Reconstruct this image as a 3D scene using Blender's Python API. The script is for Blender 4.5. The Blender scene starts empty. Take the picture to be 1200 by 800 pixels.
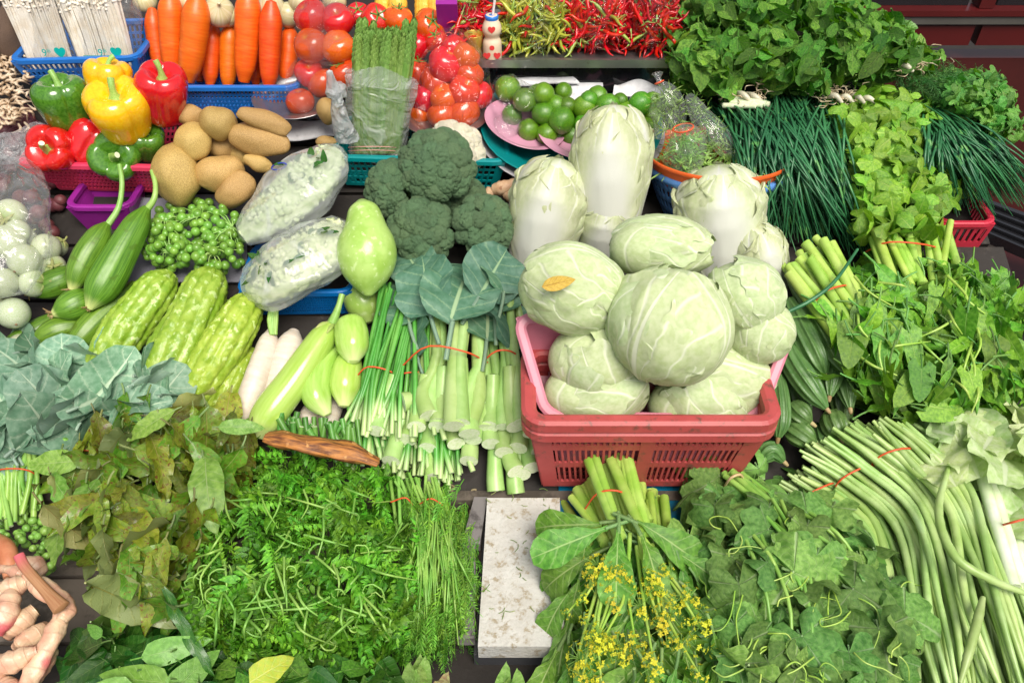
import bpy, math, random
import numpy as np
from mathutils import Vector, Matrix, noise
R = math.radians
PI = math.pi
scene = bpy.context.scene
COL = scene.collection
# ------------------------------------------------------------------ camera, sky, sun, exposure
F = 960.0; PITCH = R(43); CZ = 1.60
cd = bpy.data.cameras.new('camera'); cam = bpy.data.objects.new('camera', cd); COL.objects.link(cam)
cam.location = (0, 0, CZ); cam.rotation_euler = (PI/2-PITCH, 0, 0)
cd.sensor_width = 36; cd.lens = 36*F/1200; cd.clip_start = .02; cd.clip_end = 100
scene.camera = cam
world = bpy.data.worlds.new('World'); scene.world = world; world.use_nodes = True
wn = world.node_tree; sky = wn.nodes.new('ShaderNodeTexSky'); sky.sky_type = 'NISHITA'; sky.sun_disc = False
SUN_EL, SUN_AZ = R(58), R(155)          # azimuth measured clockwise from +Y
sky.sun_elevation = SUN_EL; sky.sun_rotation = SUN_AZ; sky.air_density = 1; sky.dust_density = 4; sky.ozone_density = 1
bg = wn.nodes['Background']; hs = wn.nodes.new('ShaderNodeHueSaturation'); hs.inputs['Saturation'].default_value = .4   # thin even cloud
wn.links.new(sky.outputs[0], hs.inputs['Color']); wn.links.new(hs.outputs[0], bg.inputs[0]); bg.inputs[1].default_value = .105
sl = bpy.data.lights.new('sun', 'SUN'); sl.energy = 2.8; sl.angle = R(30); sl.color = (1, .93, .82)
so = bpy.data.objects.new('sun', sl); COL.objects.link(so)
sd = Vector((math.sin(SUN_AZ)*math.cos(SUN_EL), math.cos(SUN_AZ)*math.cos(SUN_EL), math.sin(SUN_EL)))
so.rotation_euler = sd.to_track_quat('Z', 'Y').to_euler()
vs = scene.view_settings; scene.display_settings.display_device = 'sRGB'
vs.view_transform = 'Standard'; vs.look = 'None'; vs.exposure = .38; vs.gamma = 1; vs.use_curve_mapping = False
cy = scene.cycles
cy.max_bounces = 7; cy.diffuse_bounces = 3; cy.glossy_bounces = 3; cy.transmission_bounces = 5; cy.transparent_max_bounces = 12
cy.caustics_reflective = False; cy.caustics_refractive = False
# ------------------------------------------------------------------ where things stand
FW = np.array([0, math.cos(PITCH), -math.sin(PITCH)]); UP = np.array([0, math.sin(PITCH), math.cos(PITCH)]); CAM = np.array([0, 0, CZ])
SY = [-5, .68, .70, 1.37, 1.62, 2.4]; SZ = [.63, .63, .66, .92, .97, 1.05]
def S(y):
    for i in range(len(SY)-1):
        if y <= SY[i+1]:
            return SZ[i]+(SZ[i+1]-SZ[i])*(y-SY[i])/(SY[i+1]-SY[i])
    return SZ[-1]
def ray(px, py): return FW+(px-600)/F*np.array([1., 0, 0])+(400-py)/F*UP
def at(px, py, h=0.):
    """the point of the stall's stepped surface, raised by h, that stands at this place of the photograph"""
    d = ray(px, py); a, b = .2, 5.
    for _ in range(26):
        t = (a+b)/2
        if CZ+t*d[2] > S(t*d[1])+h: a = t
        else: b = t
    return CAM+d*a
def at_y(px, py, y):
    d = ray(px, py); return CAM+d*(y/d[1])
def depth(p): return float(np.dot(np.asarray(p)-CAM, FW))
def mpp(p): return depth(p)/F                      # metres per photo pixel at p
# ------------------------------------------------------------------ geometry
def unit(v):
    v = np.asarray(v, float); return v/(np.linalg.norm(v)+1e-12)
class Geo:
    def __init__(s, mats=()):
        s.V = []; s.UV = []; s.Q = []; s.T = []; s.mq = []; s.mt = []; s.n = 0; s.mats = list(mats); s._m = None
    def add(s, V, Q=None, T=None, UV=None, mi=0):
        V = np.asarray(V, float).reshape(-1, 3)
        s.V.append(V); s.UV.append(np.zeros((len(V), 2))+.5 if UV is None else np.asarray(UV, float))
        if Q is not None and len(Q): s.Q.append(np.asarray(Q, int)+s.n); s.mq.append(np.full(len(Q), mi))
        if T is not None and len(T): s.T.append(np.asarray(T, int)+s.n); s.mt.append(np.full(len(T), mi))
        s.n += len(V); return s
    def arr(s):
        c = lambda l, d, k: np.concatenate(l) if l else np.zeros((0, k) if k else 0, d)
        return c(s.V, float, 3), c(s.UV, float, 2), c(s.Q, int, 4), c(s.T, int, 3), c(s.mq, int, 0), c(s.mt, int, 0)
    def flat(s):
        if len(s.V) > 1 or len(s.Q) > 1 or len(s.T) > 1:
            V, UV, Q, T, mq, mt = s.arr()
            s.V, s.UV = [V], [UV]; s.Q = [Q] if len(Q) else []; s.T = [T] if len(T) else []; s.mq = [mq] if len(Q) else []; s.mt = [mt] if len(T) else []
        return s
    def merge(s, g, M=None):
        g.flat(); V = g.V[0]
        if M is not None: M = np.array(M); V = V@M[:3, :3].T+M[:3, 3]
        n = s.n; s.V.append(V); s.UV.append(g.UV[0])
        for q, m in zip(g.Q, g.mq): s.Q.append(q+n); s.mq.append(m)
        for t, m in zip(g.T, g.mt): s.T.append(t+n); s.mt.append(m)
        s.n += len(V)
        if not s.mats: s.mats = g.mats
        return s
    def mesh(s, name='mesh', smooth=True):
        if s._m: return s._m
        V, UV, Q, T, mq, mt = s.arr()
        me = bpy.data.meshes.new(name); me.vertices.add(len(V)); me.vertices.foreach_set('co', V.ravel())
        li = np.concatenate([Q.ravel(), T.ravel()]); me.loops.add(len(li)); me.loops.foreach_set('vertex_index', li)
        nq, nt = len(Q), len(T)
        st = np.concatenate([np.arange(nq)*4, nq*4+np.arange(nt)*3]); me.polygons.add(nq+nt)
        me.polygons.foreach_set('loop_start', st)
        me.polygons.foreach_set('material_index', np.concatenate([mq, mt]))
        me.polygons.foreach_set('use_smooth', np.full(nq+nt, smooth))
        uvl = me.uv_layers.new(name='UVMap'); uvl.data.foreach_set('uv', UV[li].ravel())
        for m in s.mats: me.materials.append(m)
        me.update(calc_edges=True); me.validate(); s._m = me
        return me
def gridq(nu, nv, closed=False):
    """quads of an nv x nu vertex grid (row-major); closed wraps u"""
    i = np.arange(nv-1)[:, None]; j = np.arange(nu if closed else nu-1)[None, :]
    a = i*nu+j; b = i*nu+(j+1) % nu; return np.stack([a, b, b+nu, a+nu], -1).reshape(-1, 4)
def crv(pts, n):
    """n points along a smooth curve through pts"""
    P = [np.asarray(p, float) for p in pts]
    if len(P) == 2: P = [P[0], (P[0]+P[1])/2, P[1]]
    P = [2*P[0]-P[1]]+P+[2*P[-1]-P[-2]]; k = len(P)-3; out = []
    for i in range(n):
        t = i/(n-1)*k; j = min(int(t), k-1); t -= j; a, b, c, d = P[j:j+4]
        out.append(.5*((2*b)+(c-a)*t+(2*a-5*b+4*c-d)*t*t+(3*b-3*c+d-a)*t**3))
    return np.array(out)
def frames(P, up=(0, 0, 1)):
    T = np.gradient(P, axis=0); T /= np.linalg.norm(T, axis=1)[:, None]+1e-12
    n = np.asarray(up, float); 
    if abs(np.dot(n, T[0])) > .95: n = np.array([0, 1., .1])
    N = []
    for t in T:
        n = n-np.dot(n, t)*t; n = n/(np.linalg.norm(n)+1e-12); N.append(n)
    N = np.array(N); return T, N, np.cross(T, N)
def tube(g, P, rad, ns=8, shape=None, cut=(0, 0), mi=0, cmi=1, flat=1., up=(0, 0, 1)):
    """sweep along P; shape(theta, t) multiplies the radius; cut = flat ends with their own material"""
    P = np.asarray(P, float); n = len(P); rad = np.broadcast_to(np.asarray(rad, float), (n,))
    T, N, B = frames(P, up); th = np.linspace(0, 2*PI, ns, endpoint=False)
    tt = np.linspace(0, 1, n)
    k = np.ones((n, ns)) if shape is None else shape(th[None, :], tt[:, None])
    r = rad[:, None]*k
    V = P[:, None, :]+(np.cos(th)[None, :, None]*r[..., None])*B[:, None, :]+(np.sin(th)[None, :, None]*r[..., None]*flat)*N[:, None, :]
    u = np.abs(th/PI-1); UV = np.stack(np.broadcast_arrays(u[None, :], tt[:, None]), -1)
    g.add(V, gridq(ns, n, True), UV=UV.reshape(-1, 2), mi=mi)
    for e, c in ((0, cut[0]), (n-1, cut[1])):
        ring = V[e]; ctr = P[e][None]
        idx = np.arange(ns); nxt = (idx+1) % ns
        tri = np.stack([nxt, idx, np.full(ns, ns)], 1) if e == 0 else np.stack([idx, nxt, np.full(ns, ns)], 1)
        off = T[e]*(rad[e]*(.0 if c else .35))*(-1 if e == 0 else 1)
        UVc = np.concatenate([np.full((ns, 2), .5)+.5*np.stack([np.cos(th), np.sin(th)], 1)*(1 if c else 0)+(0 if c else 0), [[.5, .5]]])
        if not c: UVc[:, 1] = tt[e]; UVc[:, 0] = .5
        g.add(np.concatenate([ring, ctr+off]), T=tri, UV=UVc, mi=cmi if c else mi)
    return g
def box(g, c, s, ax=None, mi=0, noise_=0):
    X, Y, Z = (np.eye(3) if ax is None else ax); c = np.asarray(c, float); f = [[0, 3, 2, 1], [4, 5, 6, 7], [0, 1, 5, 4], [1, 2, 6, 5], [2, 3, 7, 6], [3, 0, 4, 7]]
    co = [(-1, -1, -1), (1, -1, -1), (1, 1, -1), (-1, 1, -1), (-1, -1, 1), (1, -1, 1), (1, 1, 1), (-1, 1, 1)]
    V = np.array([c+a*X*s[0]/2+b*Y*s[1]/2+d*Z*s[2]/2 for a, b, d in co])
    vv = np.concatenate([V[q] for q in f]); g.add(vv, np.arange(24).reshape(6, 4), UV=np.tile([[0, 0], [1, 0], [1, 1], [0, 1]], (6, 1)), mi=mi); return g
def lathe(g, prof, ns=24, fn=None, mi=0, closed=True):
    """prof: list of (r, z); fn(theta, t, r, z) -> r, z"""
    P = np.array(prof, float); n = len(P); th = np.linspace(0, 2*PI, ns, endpoint=False); t = np.linspace(0, 1, n)
    r = np.broadcast_to(P[:, 0:1], (n, ns)); z = np.broadcast_to(P[:, 1:2], (n, ns))
    if fn: r, z = fn(th[None, :], t[:, None], r, z)
    V = np.stack([r*np.cos(th), r*np.sin(th), z], -1); u = np.abs(th/PI-1)
    UV = np.stack(np.broadcast_arrays(u[None, :], t[:, None]), -1)
    g.add(V.reshape(-1, 3), gridq(ns, n, True), UV=UV.reshape(-1, 2), mi=mi); return g
def smoothprof(pts, n=24):
    P = crv([(a, b, 0) for a, b in pts], n)[:, :2]; P[:, 0] = np.maximum(P[:, 0], .0001); return P
def nz(V, sc, amp, seed=0, oct=1):
    """displace rows of V by noise along their direction from the origin"""
    out = []
    for v in V:
        w = Vector(v)*sc+Vector((seed*7.1, seed*3.3, seed)); k = noise.noise(w)
        if oct > 1: k += .5*noise.noise(w*2.1)
        out.append(k)
    return V*(1+amp*np.array(out))[:, None]
# ------------------------------------------------------------------ objects
WM = {}
def mat4(loc, x=None, y=None, z=None, s=1.):
    M = np.eye(4)
    if x is not None: M[:3, 0] = np.asarray(x)*s; M[:3, 1] = np.asarray(y)*s; M[:3, 2] = np.asarray(z)*s
    else: M[:3, :3] *= s
    M[:3, 3] = loc; return M
def zrot(loc, z, spin=0., s=1.):
    z = unit(z); a = np.array([1., 0, 0]) if abs(z[0]) < .9 else np.array([0, 1., 0]); x = unit(a-np.dot(a, z)*z); y = np.cross(z, x)
    c, q = math.cos(spin), math.sin(spin); return mat4(loc, x*c+y*q, y*c-x*q, z, s)
def yrot(loc, y, n, s=1.):
    y = unit(y); n = np.asarray(n, float); n = unit(n-np.dot(n, y)*y); return mat4(loc, np.cross(y, n), y, n, s)
LABELS = {}
def link(name, data, M, parent=None, label=None, cat=None, group=None, kind=None):
    o = bpy.data.objects.new(name, data); COL.objects.link(o); M = Matrix(np.asarray(M).tolist())
    if parent is not None: o.parent = parent; o.matrix_basis = WM[parent.name][1]@M
    else: o.matrix_basis = M
    WM[o.name] = (M, M.inverted_safe())
    if label: o['label'] = label
    if cat: o['category'] = cat
    if group: o['group'] = group
    if kind: o['kind'] = kind
    return o
def thing(name, label, cat, loc, group=None): return link(name, None, mat4(loc), None, label, cat, group)
def solid(name, geo, M, label, cat, group=None, smooth=True): return link(name, geo.mesh(name, smooth), M, None, label, cat, group)
def part(name, geo, parent, M=None, label=None, kind=None, smooth=True):
    """M None: geo holds world coordinates and is re-based on its parent's origin"""
    if M is None:
        o = np.array(WM[parent.name][0].translation); g = Geo(geo.mats); g.merge(geo, mat4(-o)); return link(name, g.mesh(name, smooth), mat4(o), parent, label, None, None, kind)
    return link(name, geo.mesh(name, smooth), M, parent, label, None, None, kind)
def wsolid(name, geo, label, cat, group=None, kind=None, smooth=True):
    """a one-mesh thing given in world coordinates"""
    geo.flat(); V = geo.V[0]; o = np.array([V[:, 0].mean(), V[:, 1].mean(), V[:, 2].min()])
    g = Geo(geo.mats); g.merge(geo, mat4(-o)); return link(name, g.mesh(name, smooth), mat4(o), None, label, cat, group, kind)
def wsetting(name, geo, kind='structure', smooth=False):
    return link(name, geo.mesh(name, smooth), mat4((0, 0, 0)), None, None, None, None, kind)
# ------------------------------------------------------------------ materials
def nd(nt, t, ins=None, **at_):
    n = nt.nodes.new('ShaderNode'+t)
    for k, v in at_.items(): setattr(n, k, v)
    for k, v in (ins or {}).items():
        if isinstance(v, bpy.types.NodeSocket): nt.links.new(v, n.inputs[k])
        else: n.inputs[k].default_value = v
    return n
def mth(nt, op, a, b=0., c=0.): return nd(nt, 'Math', {0: a, 1: b, 2: c}, operation=op).outputs[0]
def mixc(nt, f, a, b, bt='MIX'):
    n = nt.nodes.new('ShaderNodeMix'); n.data_type = 'RGBA'; n.blend_type = bt
    for k, v in ((0, f), (6, a), (7, b)):
        if isinstance(v, bpy.types.NodeSocket): nt.links.new(v, n.inputs[k])
        else: n.inputs[k].default_value = v if k == 0 else (*v[:3], 1)
    return n.outputs[2]
def ss(nt, v, a, b):
    n = nd(nt, 'MapRange', {0: v, 1: a, 2: b, 3: 0., 4: 1.}); n.interpolation_type = 'SMOOTHSTEP'; return n.outputs[0]
def newmat(name):
    m = bpy.data.materials.new(name); m.use_nodes = True; m.node_tree.nodes.clear(); return m, m.node_tree
def jitter(nt, col, val=.12, hue=.015, loc=None):
    oi = nd(nt, 'ObjectInfo'); r = oi.outputs['Random']
    v = mth(nt, 'MULTIPLY_ADD', r, 2*val, 1-val); h = mth(nt, 'MULTIPLY_ADD', mth(nt, 'FRACT', mth(nt, 'MULTIPLY', r, 7.31)), 2*hue, .5-hue)
    return nd(nt, 'HueSaturation', {'Hue': h, 'Value': v, 'Color': col}).outputs[0]
def fin(nt, col, rough=.45, bumph=None, bs=.3, bd=.002, coat=0., sss=0., trans=0., spec=.5, sheen=0., metal=0., tcol=None):
    ins = {'Base Color': col, 'Roughness': rough, 'Coat Weight': coat, 'Coat Roughness': .12, 'Specular IOR Level': spec, 'Metallic': metal}
    if sss: ins['Subsurface Weight'] = sss; ins['Subsurface Radius'] = (.6, .5, .25); ins['Subsurface Scale'] = .01
    if bumph is not None: b = nd(nt, 'Bump', {'Height': bumph, 'Strength': bs, 'Distance': bd}); ins['Normal'] = b.outputs[0]
    p = nd(nt, 'BsdfPrincipled', ins); sh = p.outputs[0]
    if trans:
        t = nd(nt, 'BsdfTranslucent', {'Color': tcol if tcol is not None else col}); sh = nd(nt, 'MixShader', {0: trans, 1: sh, 2: t.outputs[0]}).outputs[0]
    nd(nt, 'OutputMaterial', {0: sh})
def skin(name, c1, c2, scale=25., rough=.4, bump=.2, bscale=120., coat=0., uvs=None, c3=None, spot=.62, sscale=60., sss=0., val=.1, hue=.012, ends=None, spec=.5, det=4.):
    """vegetable skin: two colours mixed by noise, optional flecks c3, optional colour towards the ends (v0, v1, colour)"""
    m, nt = newmat(name); tc = nd(nt, 'TexCoord'); co = tc.outputs['Object']; uv = tc.outputs['UV']
    src = nd(nt, 'Mapping', {0: uv, 3: uvs}).outputs[0] if uvs else co
    f = nd(nt, 'TexNoise', {0: src, 'Scale': 1. if uvs else scale, 'Detail': det, 'Roughness': .6}).outputs[0]
    col = mixc(nt, ss(nt, f, .35, .65), c1, c2)
    if c3 is not None:
        f3 = nd(nt, 'TexNoise', {0: co, 'Scale': sscale, 'Detail': 3.}).outputs[0]; col = mixc(nt, ss(nt, f3, spot, spot+.06), col, c3)
    if ends is not None:
        s = nd(nt, 'SeparateXYZ', {0: uv}).outputs[1]
        for a, b, c in ends: col = mixc(nt, ss(nt, mth(nt, 'ADD', s, mth(nt, 'MULTIPLY', mth(nt, 'SUBTRACT', f, .5), .15*abs(b-a)*3)), a, b), col, c)
    col = jitter(nt, col, val, hue)
    bh = nd(nt, 'TexNoise', {0: co, 'Scale': bscale, 'Detail': 5.}).outputs[0]
    fin(nt, col, rough, bh, bump, .002, coat, sss, spec=spec); return m
def ringed(name, c1, c2, ring, k=9., **kw):
    """root skin: mottled, with dark joint rings along its length"""
    m, nt = newmat(name); tc = nd(nt, 'TexCoord'); co = tc.outputs['Object']; v = nd(nt, 'SeparateXYZ', {0: tc.outputs['UV']}).outputs[1]
    f = nd(nt, 'TexNoise', {0: co, 'Scale': 30., 'Detail': 5.}).outputs[0]; f2 = nd(nt, 'TexNoise', {0: co, 'Scale': 16., 'Detail': 2.}).outputs[0]
    r = mth(nt, 'POWER', mth(nt, 'MULTIPLY_ADD', mth(nt, 'COSINE', mth(nt, 'MULTIPLY', mth(nt, 'ADD', v, mth(nt, 'MULTIPLY', f2, .12)), 2*PI*k)), .5, .5), 24.)
    col = mixc(nt, ss(nt, f, .38, .62), c1, c2); col = mixc(nt, ss(nt, f2, .56, .68), col, kw.get('c3', c1)); col = mixc(nt, mth(nt, 'MULTIPLY', r, .14), col, ring); col = jitter(nt, col, .1, .01)
    bh = mth(nt, 'ADD', mth(nt, 'MULTIPLY', r, -.25), nd(nt, 'TexNoise', {0: co, 'Scale': 140., 'Detail': 5.}).outputs[0]); fin(nt, col, .42, bh, .7, .002, .1, .08); return m
def leafm(name, cA, cB, vein, rough=.42, nv=7., vw=.07, side=.5, bump=.5, trans=.25, coat=0., palm=0, val=.22, hue=.02, back=None, nscale=14., blotch=None, bscale=30., spec=.5, slant=1.3, midk=.8, fan=0., net=0., midw=0.):
    m, nt = newmat(name); tc = nd(nt, 'TexCoord'); co = tc.outputs['Object']; sp = nd(nt, 'SeparateXYZ', {0: tc.outputs['UV']}); u, v = sp.outputs[0], sp.outputs[1]
    f = nd(nt, 'TexNoise', {0: co, 'Scale': nscale, 'Detail': 2.5}).outputs[0]
    col = mixc(nt, ss(nt, f, .22, .78), cA, cB)
    if blotch is not None:
        f2 = nd(nt, 'TexNoise', {0: co, 'Scale': nscale*1.7, 'Detail': 4., 'Distortion': .5}).outputs[0]; col = mixc(nt, ss(nt, f2, .55, .68), col, blotch)
    a = mth(nt, 'MULTIPLY', mth(nt, 'ABSOLUTE', mth(nt, 'SUBTRACT', u, .5)), 2.)
    if palm:
        w = mth(nt, 'ABSOLUTE', mth(nt, 'SINE', mth(nt, 'MULTIPLY', mth(nt, 'SUBTRACT', u, .5), PI*palm))); mid = ss(nt, w, .13, .02)
        ph = mth(nt, 'SUBTRACT', mth(nt, 'MULTIPLY', v, nv), mth(nt, 'MULTIPLY', w, slant))
    else:
        wd = mth(nt, 'MULTIPLY_ADD', v, -vw*.8, vw); mid = ss(nt, mth(nt, 'DIVIDE', a, wd), 1.2, .5)
        nzv = nd(nt, 'TexNoise', {0: co, 'Scale': 40.}).outputs[0]
        ph = mth(nt, 'ADD', mth(nt, 'SUBTRACT', mth(nt, 'MULTIPLY', v, nv), mth(nt, 'MULTIPLY', a, slant)), mth(nt, 'MULTIPLY', nzv, .35))
    sv = mth(nt, 'POWER', mth(nt, 'MULTIPLY_ADD', mth(nt, 'COSINE', mth(nt, 'MULTIPLY', ph, 2*PI)), .5, .5), 22.)
    vm = mth(nt, 'MAXIMUM', mth(nt, 'MULTIPLY', mid, midk), mth(nt, 'MULTIPLY', sv, side))
    if fan:
        nf = nd(nt, 'TexNoise', {0: tc.outputs['UV'], 'Scale': 2.6, 'Detail': 1.}).outputs[0]
        phi = mth(nt, 'ARCTAN2', mth(nt, 'SUBTRACT', u, .5), mth(nt, 'ADD', v, .14)); w = mth(nt, 'ABSOLUTE', mth(nt, 'SINE', mth(nt, 'ADD', mth(nt, 'MULTIPLY', phi, fan), mth(nt, 'MULTIPLY', nf, 2.2))))
        fv = mth(nt, 'MULTIPLY', ss(nt, w, .26, .0), side); vm = mth(nt, 'MAXIMUM', fv, mth(nt, 'MULTIPLY', mid, midk))
        if midw: vm = mth(nt, 'MAXIMUM', vm, mth(nt, 'MULTIPLY', ss(nt, mth(nt, 'ADD', mth(nt, 'ADD', mth(nt, 'MULTIPLY', a, .75), mth(nt, 'MULTIPLY', v, .8)), mth(nt, 'MULTIPLY', nf, .25)), 1.08+midw, .55+midw), .95))
    if net:
        wc = nd(nt, 'VectorMath', {0: co, 1: nd(nt, 'TexNoise', {0: co, 'Scale': 30.}).outputs[1]}, operation='MULTIPLY_ADD'); wc.inputs[1].default_value = (.03, .03, .03); nt.links.new(co, wc.inputs[2]); nt.links.new(nd(nt, 'TexNoise', {0: co, 'Scale': 30.}).outputs[1], wc.inputs[0])
        vo = nd(nt, 'TexVoronoi', {0: wc.outputs[0], 'Scale': 75.}, feature='DISTANCE_TO_EDGE').outputs[0]; vm = mth(nt, 'MAXIMUM', vm, mth(nt, 'MULTIPLY', ss(nt, vo, .12, .0), net))
    if back is not None: 
        g = nd(nt, 'NewGeometry').outputs['Backfacing']; col = mixc(nt, g, col, back)
    col = mixc(nt, vm, col, vein); col = jitter(nt, col, val, hue)
    bn = nd(nt, 'TexNoise', {0: co, 'Scale': bscale*4, 'Detail': 3.}).outputs[0]
    bh = mth(nt, 'ADD', mth(nt, 'MULTIPLY', vm, -1.), mth(nt, 'MULTIPLY', bn, .7))
    tcl = nd(nt, 'HueSaturation', {'Value': 1.2, 'Saturation': 1.15, 'Color': col}).outputs[0]
    fin(nt, col, rough, bh, bump, .0015, coat, trans=trans, tcol=tcl, spec=spec); return m
def plain(name, c, rough=.4, bump=.05, bscale=60., metal=0., dirt=None, ds=12., dt=.55, coat=0., val=.0, trans=0., lo=None):
    m, nt = newmat(name); co = nd(nt, 'TexCoord').outputs['Object']
    f = nd(nt, 'TexNoise', {0: co, 'Scale': ds, 'Detail': 6., 'Roughness': .65}).outputs[0]
    col = mixc(nt, ss(nt, f, .3, .7), c, [min(1, x*.82) for x in c] if lo is None else lo)
    if dirt is not None:
        f2 = nd(nt, 'TexNoise', {0: co, 'Scale': ds*2.3, 'Detail': 8., 'Roughness': .7}).outputs[0]; col = mixc(nt, mth(nt, 'MULTIPLY', ss(nt, f2, dt, dt+.12), .85), col, dirt)
    if val: col = jitter(nt, col, val, .01)
    b = nd(nt, 'TexNoise', {0: co, 'Scale': bscale, 'Detail': 5.}).outputs[0]
    fin(nt, col, rough, b, bump, .002, coat, metal=metal, trans=trans); return m
def film(name, tint=(1, 1, 1), haze=.12, rough=.12, scale=22., bs=.9, gl=.35):
    """thin clear plastic: clear face on, shiny and milky at grazing angles and folds"""
    m, nt = newmat(name); co = nd(nt, 'TexCoord').outputs['Object']
    w = nd(nt, 'TexNoise', {0: co, 'Scale': scale, 'Detail': 2.5, 'Roughness': .5, 'Distortion': 2.2})
    b = nd(nt, 'Bump', {'Height': w.outputs[0], 'Strength': bs, 'Distance': .02})
    tr = nd(nt, 'BsdfTransparent', {'Color': (*tint, 1)}); gls = nd(nt, 'BsdfGlossy', {'Color': (1, 1, 1, 1), 'Roughness': rough, 'Normal': b.outputs[0]})
    df = nd(nt, 'BsdfTranslucent', {'Color': (.85, .88, .9, 1)}); dd = nd(nt, 'BsdfDiffuse', {'Color': (.85, .88, .9, 1), 'Normal': b.outputs[0]})
    dm = nd(nt, 'MixShader', {0: .5, 1: df.outputs[0], 2: dd.outputs[0]})
    fr = nd(nt, 'LayerWeight', {'Blend': .35, 'Normal': b.outputs[0]}).outputs['Facing']
    fold = ss(nt, w.outputs[0], .52, .72)
    k = mth(nt, 'ADD', haze, mth(nt, 'MULTIPLY', fold, haze*1.6)); a = nd(nt, 'MixShader', {0: k, 1: tr.outputs[0], 2: dm.outputs[0]})
    g = mth(nt, 'MINIMUM', mth(nt, 'MULTIPLY_ADD', mth(nt, 'POWER', fr, 2.), gl, .025), .8)
    e = nd(nt, 'MixShader', {0: g, 1: a.outputs[0], 2: gls.outputs[0]}); nd(nt, 'OutputMaterial', {0: e.outputs[0]}); return m
# ------------------------------------------------------------------ leaves
def leafg(m, L=1., W=.5, prof=lambda v: np.sin(PI*v**.75)**.8, nv=9, nu=7, curl=.6, fold=.15, wave=.05, wf=3., seed=0, pet=0., petr=.012, back=0., serr=0., sf=9, crink=0.):
    """a leaf of length L along +Y, face up; curl bends it down, fold raises its halves, pet adds a stalk, back sweeps the base lobes"""
    rs = np.random.RandomState(seed); v = np.linspace(0, 1, nv)[:, None]; u = np.linspace(-1, 1, nu)[None, :]
    w = W/2*np.maximum(prof(np.linspace(0, 1, nv)), .01)[:, None]
    if serr: w = w*(1+serr*(((v*sf) % 1)-.5)*1.)
    x = u*w*(1-.1*fold); c = curl if abs(curl) > 1e-3 else 1e-3
    cc = c*(1+.0*u); y = L*np.sin(cc*v)/cc; z = -L*(1-np.cos(cc*v))/cc
    y = y-back*L*(u**2)*(1-v)**2
    p1, p2 = rs.rand(2)*6; z = z+fold*(np.sqrt(x*x+(.09*W)**2)-.09*W)+wave*L*np.abs(u)**1.5*np.sin(wf*2*PI*v+p1+np.sign(u)*p2)
    x = x+.04*L*np.sin(v*2.5+p1)*rs.uniform(-1, 1)+0*u
    if crink: z = z+crink*L*np.sin(v*23+u*4+p1)*np.cos(u*6+v*9)
    V = np.stack(np.broadcast_arrays(x, y, z), -1).reshape(-1, 3); UV = np.stack(np.broadcast_arrays(u*.5+.5, v), -1).reshape(-1, 2)
    g = Geo([m]); g.add(V, gridq(nu, nv), UV=UV)
    if pet: 
        h = Geo(); tube(h, crv([(0, -pet, -.12*pet), (0, -pet*.5, 0), (0, .02, 0), (0, L*.25, -.004*L)], 5), [petr, petr, petr*.9, petr*.3], ns=4) if False else tube(h, crv([(0, -pet, -.12*pet), (0, -pet*.4, .02*pet), (0, .03*L, 0)], 4), petr, ns=5)
        g.merge(h)
    return g
def palmg(m, Rr=.5, lobes=5, depth_=.3, gap=.35, nt_=31, nr=5, curl=.5, wave=.08, seed=0, pet=.5, petr=.012, power=1., tip=1.2):
    """a palmately lobed leaf, stalk joint at the origin, tip lobe along +Y"""
    rs = np.random.RandomState(seed); th = np.linspace(-PI+gap, PI-gap, nt_)[None, :]; k = np.linspace(.02, 1, nr)[:, None]
    r = Rr*((1-depth_)+depth_*np.abs(np.cos(th*lobes/2/(1-gap/PI)))**power)*(1+(tip-1)*np.exp(-(th/.5)**2))*(1-.25*(np.abs(th)/PI)**2)
    r = r*(1+.04*np.sin(th*lobes*4.3+rs.rand()*6))
    x = k*r*np.sin(th); y = k*r*np.cos(th); p = rs.rand()*6
    z = -curl*(x**2+y**2)/Rr+wave*Rr*k**2*np.sin(th*lobes+p)+wave*.5*Rr*k*np.sin(th*2.3+p)
    V = np.stack([x, y, z], -1).reshape(-1, 3); UV = np.stack(np.broadcast_arrays(th/(2*(PI-gap))+.5, k), -1).reshape(-1, 2)
    g = Geo([m]); g.add(V, gridq(nt_, nr), UV=UV)
    if pet: h = Geo(); tube(h, crv([(0, -pet, -.3*pet), (0, -pet*.5, -.05), (0, 0, 0)], 4), petr, ns=5); g.merge(h)
    return g
def inpoly(x, y, P):
    c = False; n = len(P)
    for i in range(n):
        x1, y1 = P[i]; x2, y2 = P[i-1]
        if (y1 > y) != (y2 > y) and x < (x2-x1)*(y-y1)/(y2-y1)+x1: c = not c
    return c
def edged(x, y, P):
    b = 1e9
    for i in range(len(P)):
        x1, y1 = P[i]; x2, y2 = P[i-1]; dx, dy = x2-x1, y2-y1; t = max(0, min(1, ((x-x1)*dx+(y-y1)*dy)/(dx*dx+dy*dy+1e-9)))
        b = min(b, math.hypot(x-x1-t*dx, y-y1-t*dy))
    return b
def dome(P, h0, h1, fall):
    def f(x, y):
        if not inpoly(x, y, P): return h0
        d = min(edged(x, y, P)/fall, 1); return h0+(h1-h0)*math.sqrt(1-(1-d)**2)
    return f
def const_flow(a): return lambda x, y: (math.cos(R(a)), math.sin(R(a)))
def from_flow(cx, cy, bias=(0, 0)):
    def f(x, y):
        d = math.hypot(x-cx, y-cy)+1e-6; return ((x-cx)/d+bias[0], (y-cy)/d+bias[1])
    return f
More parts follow.
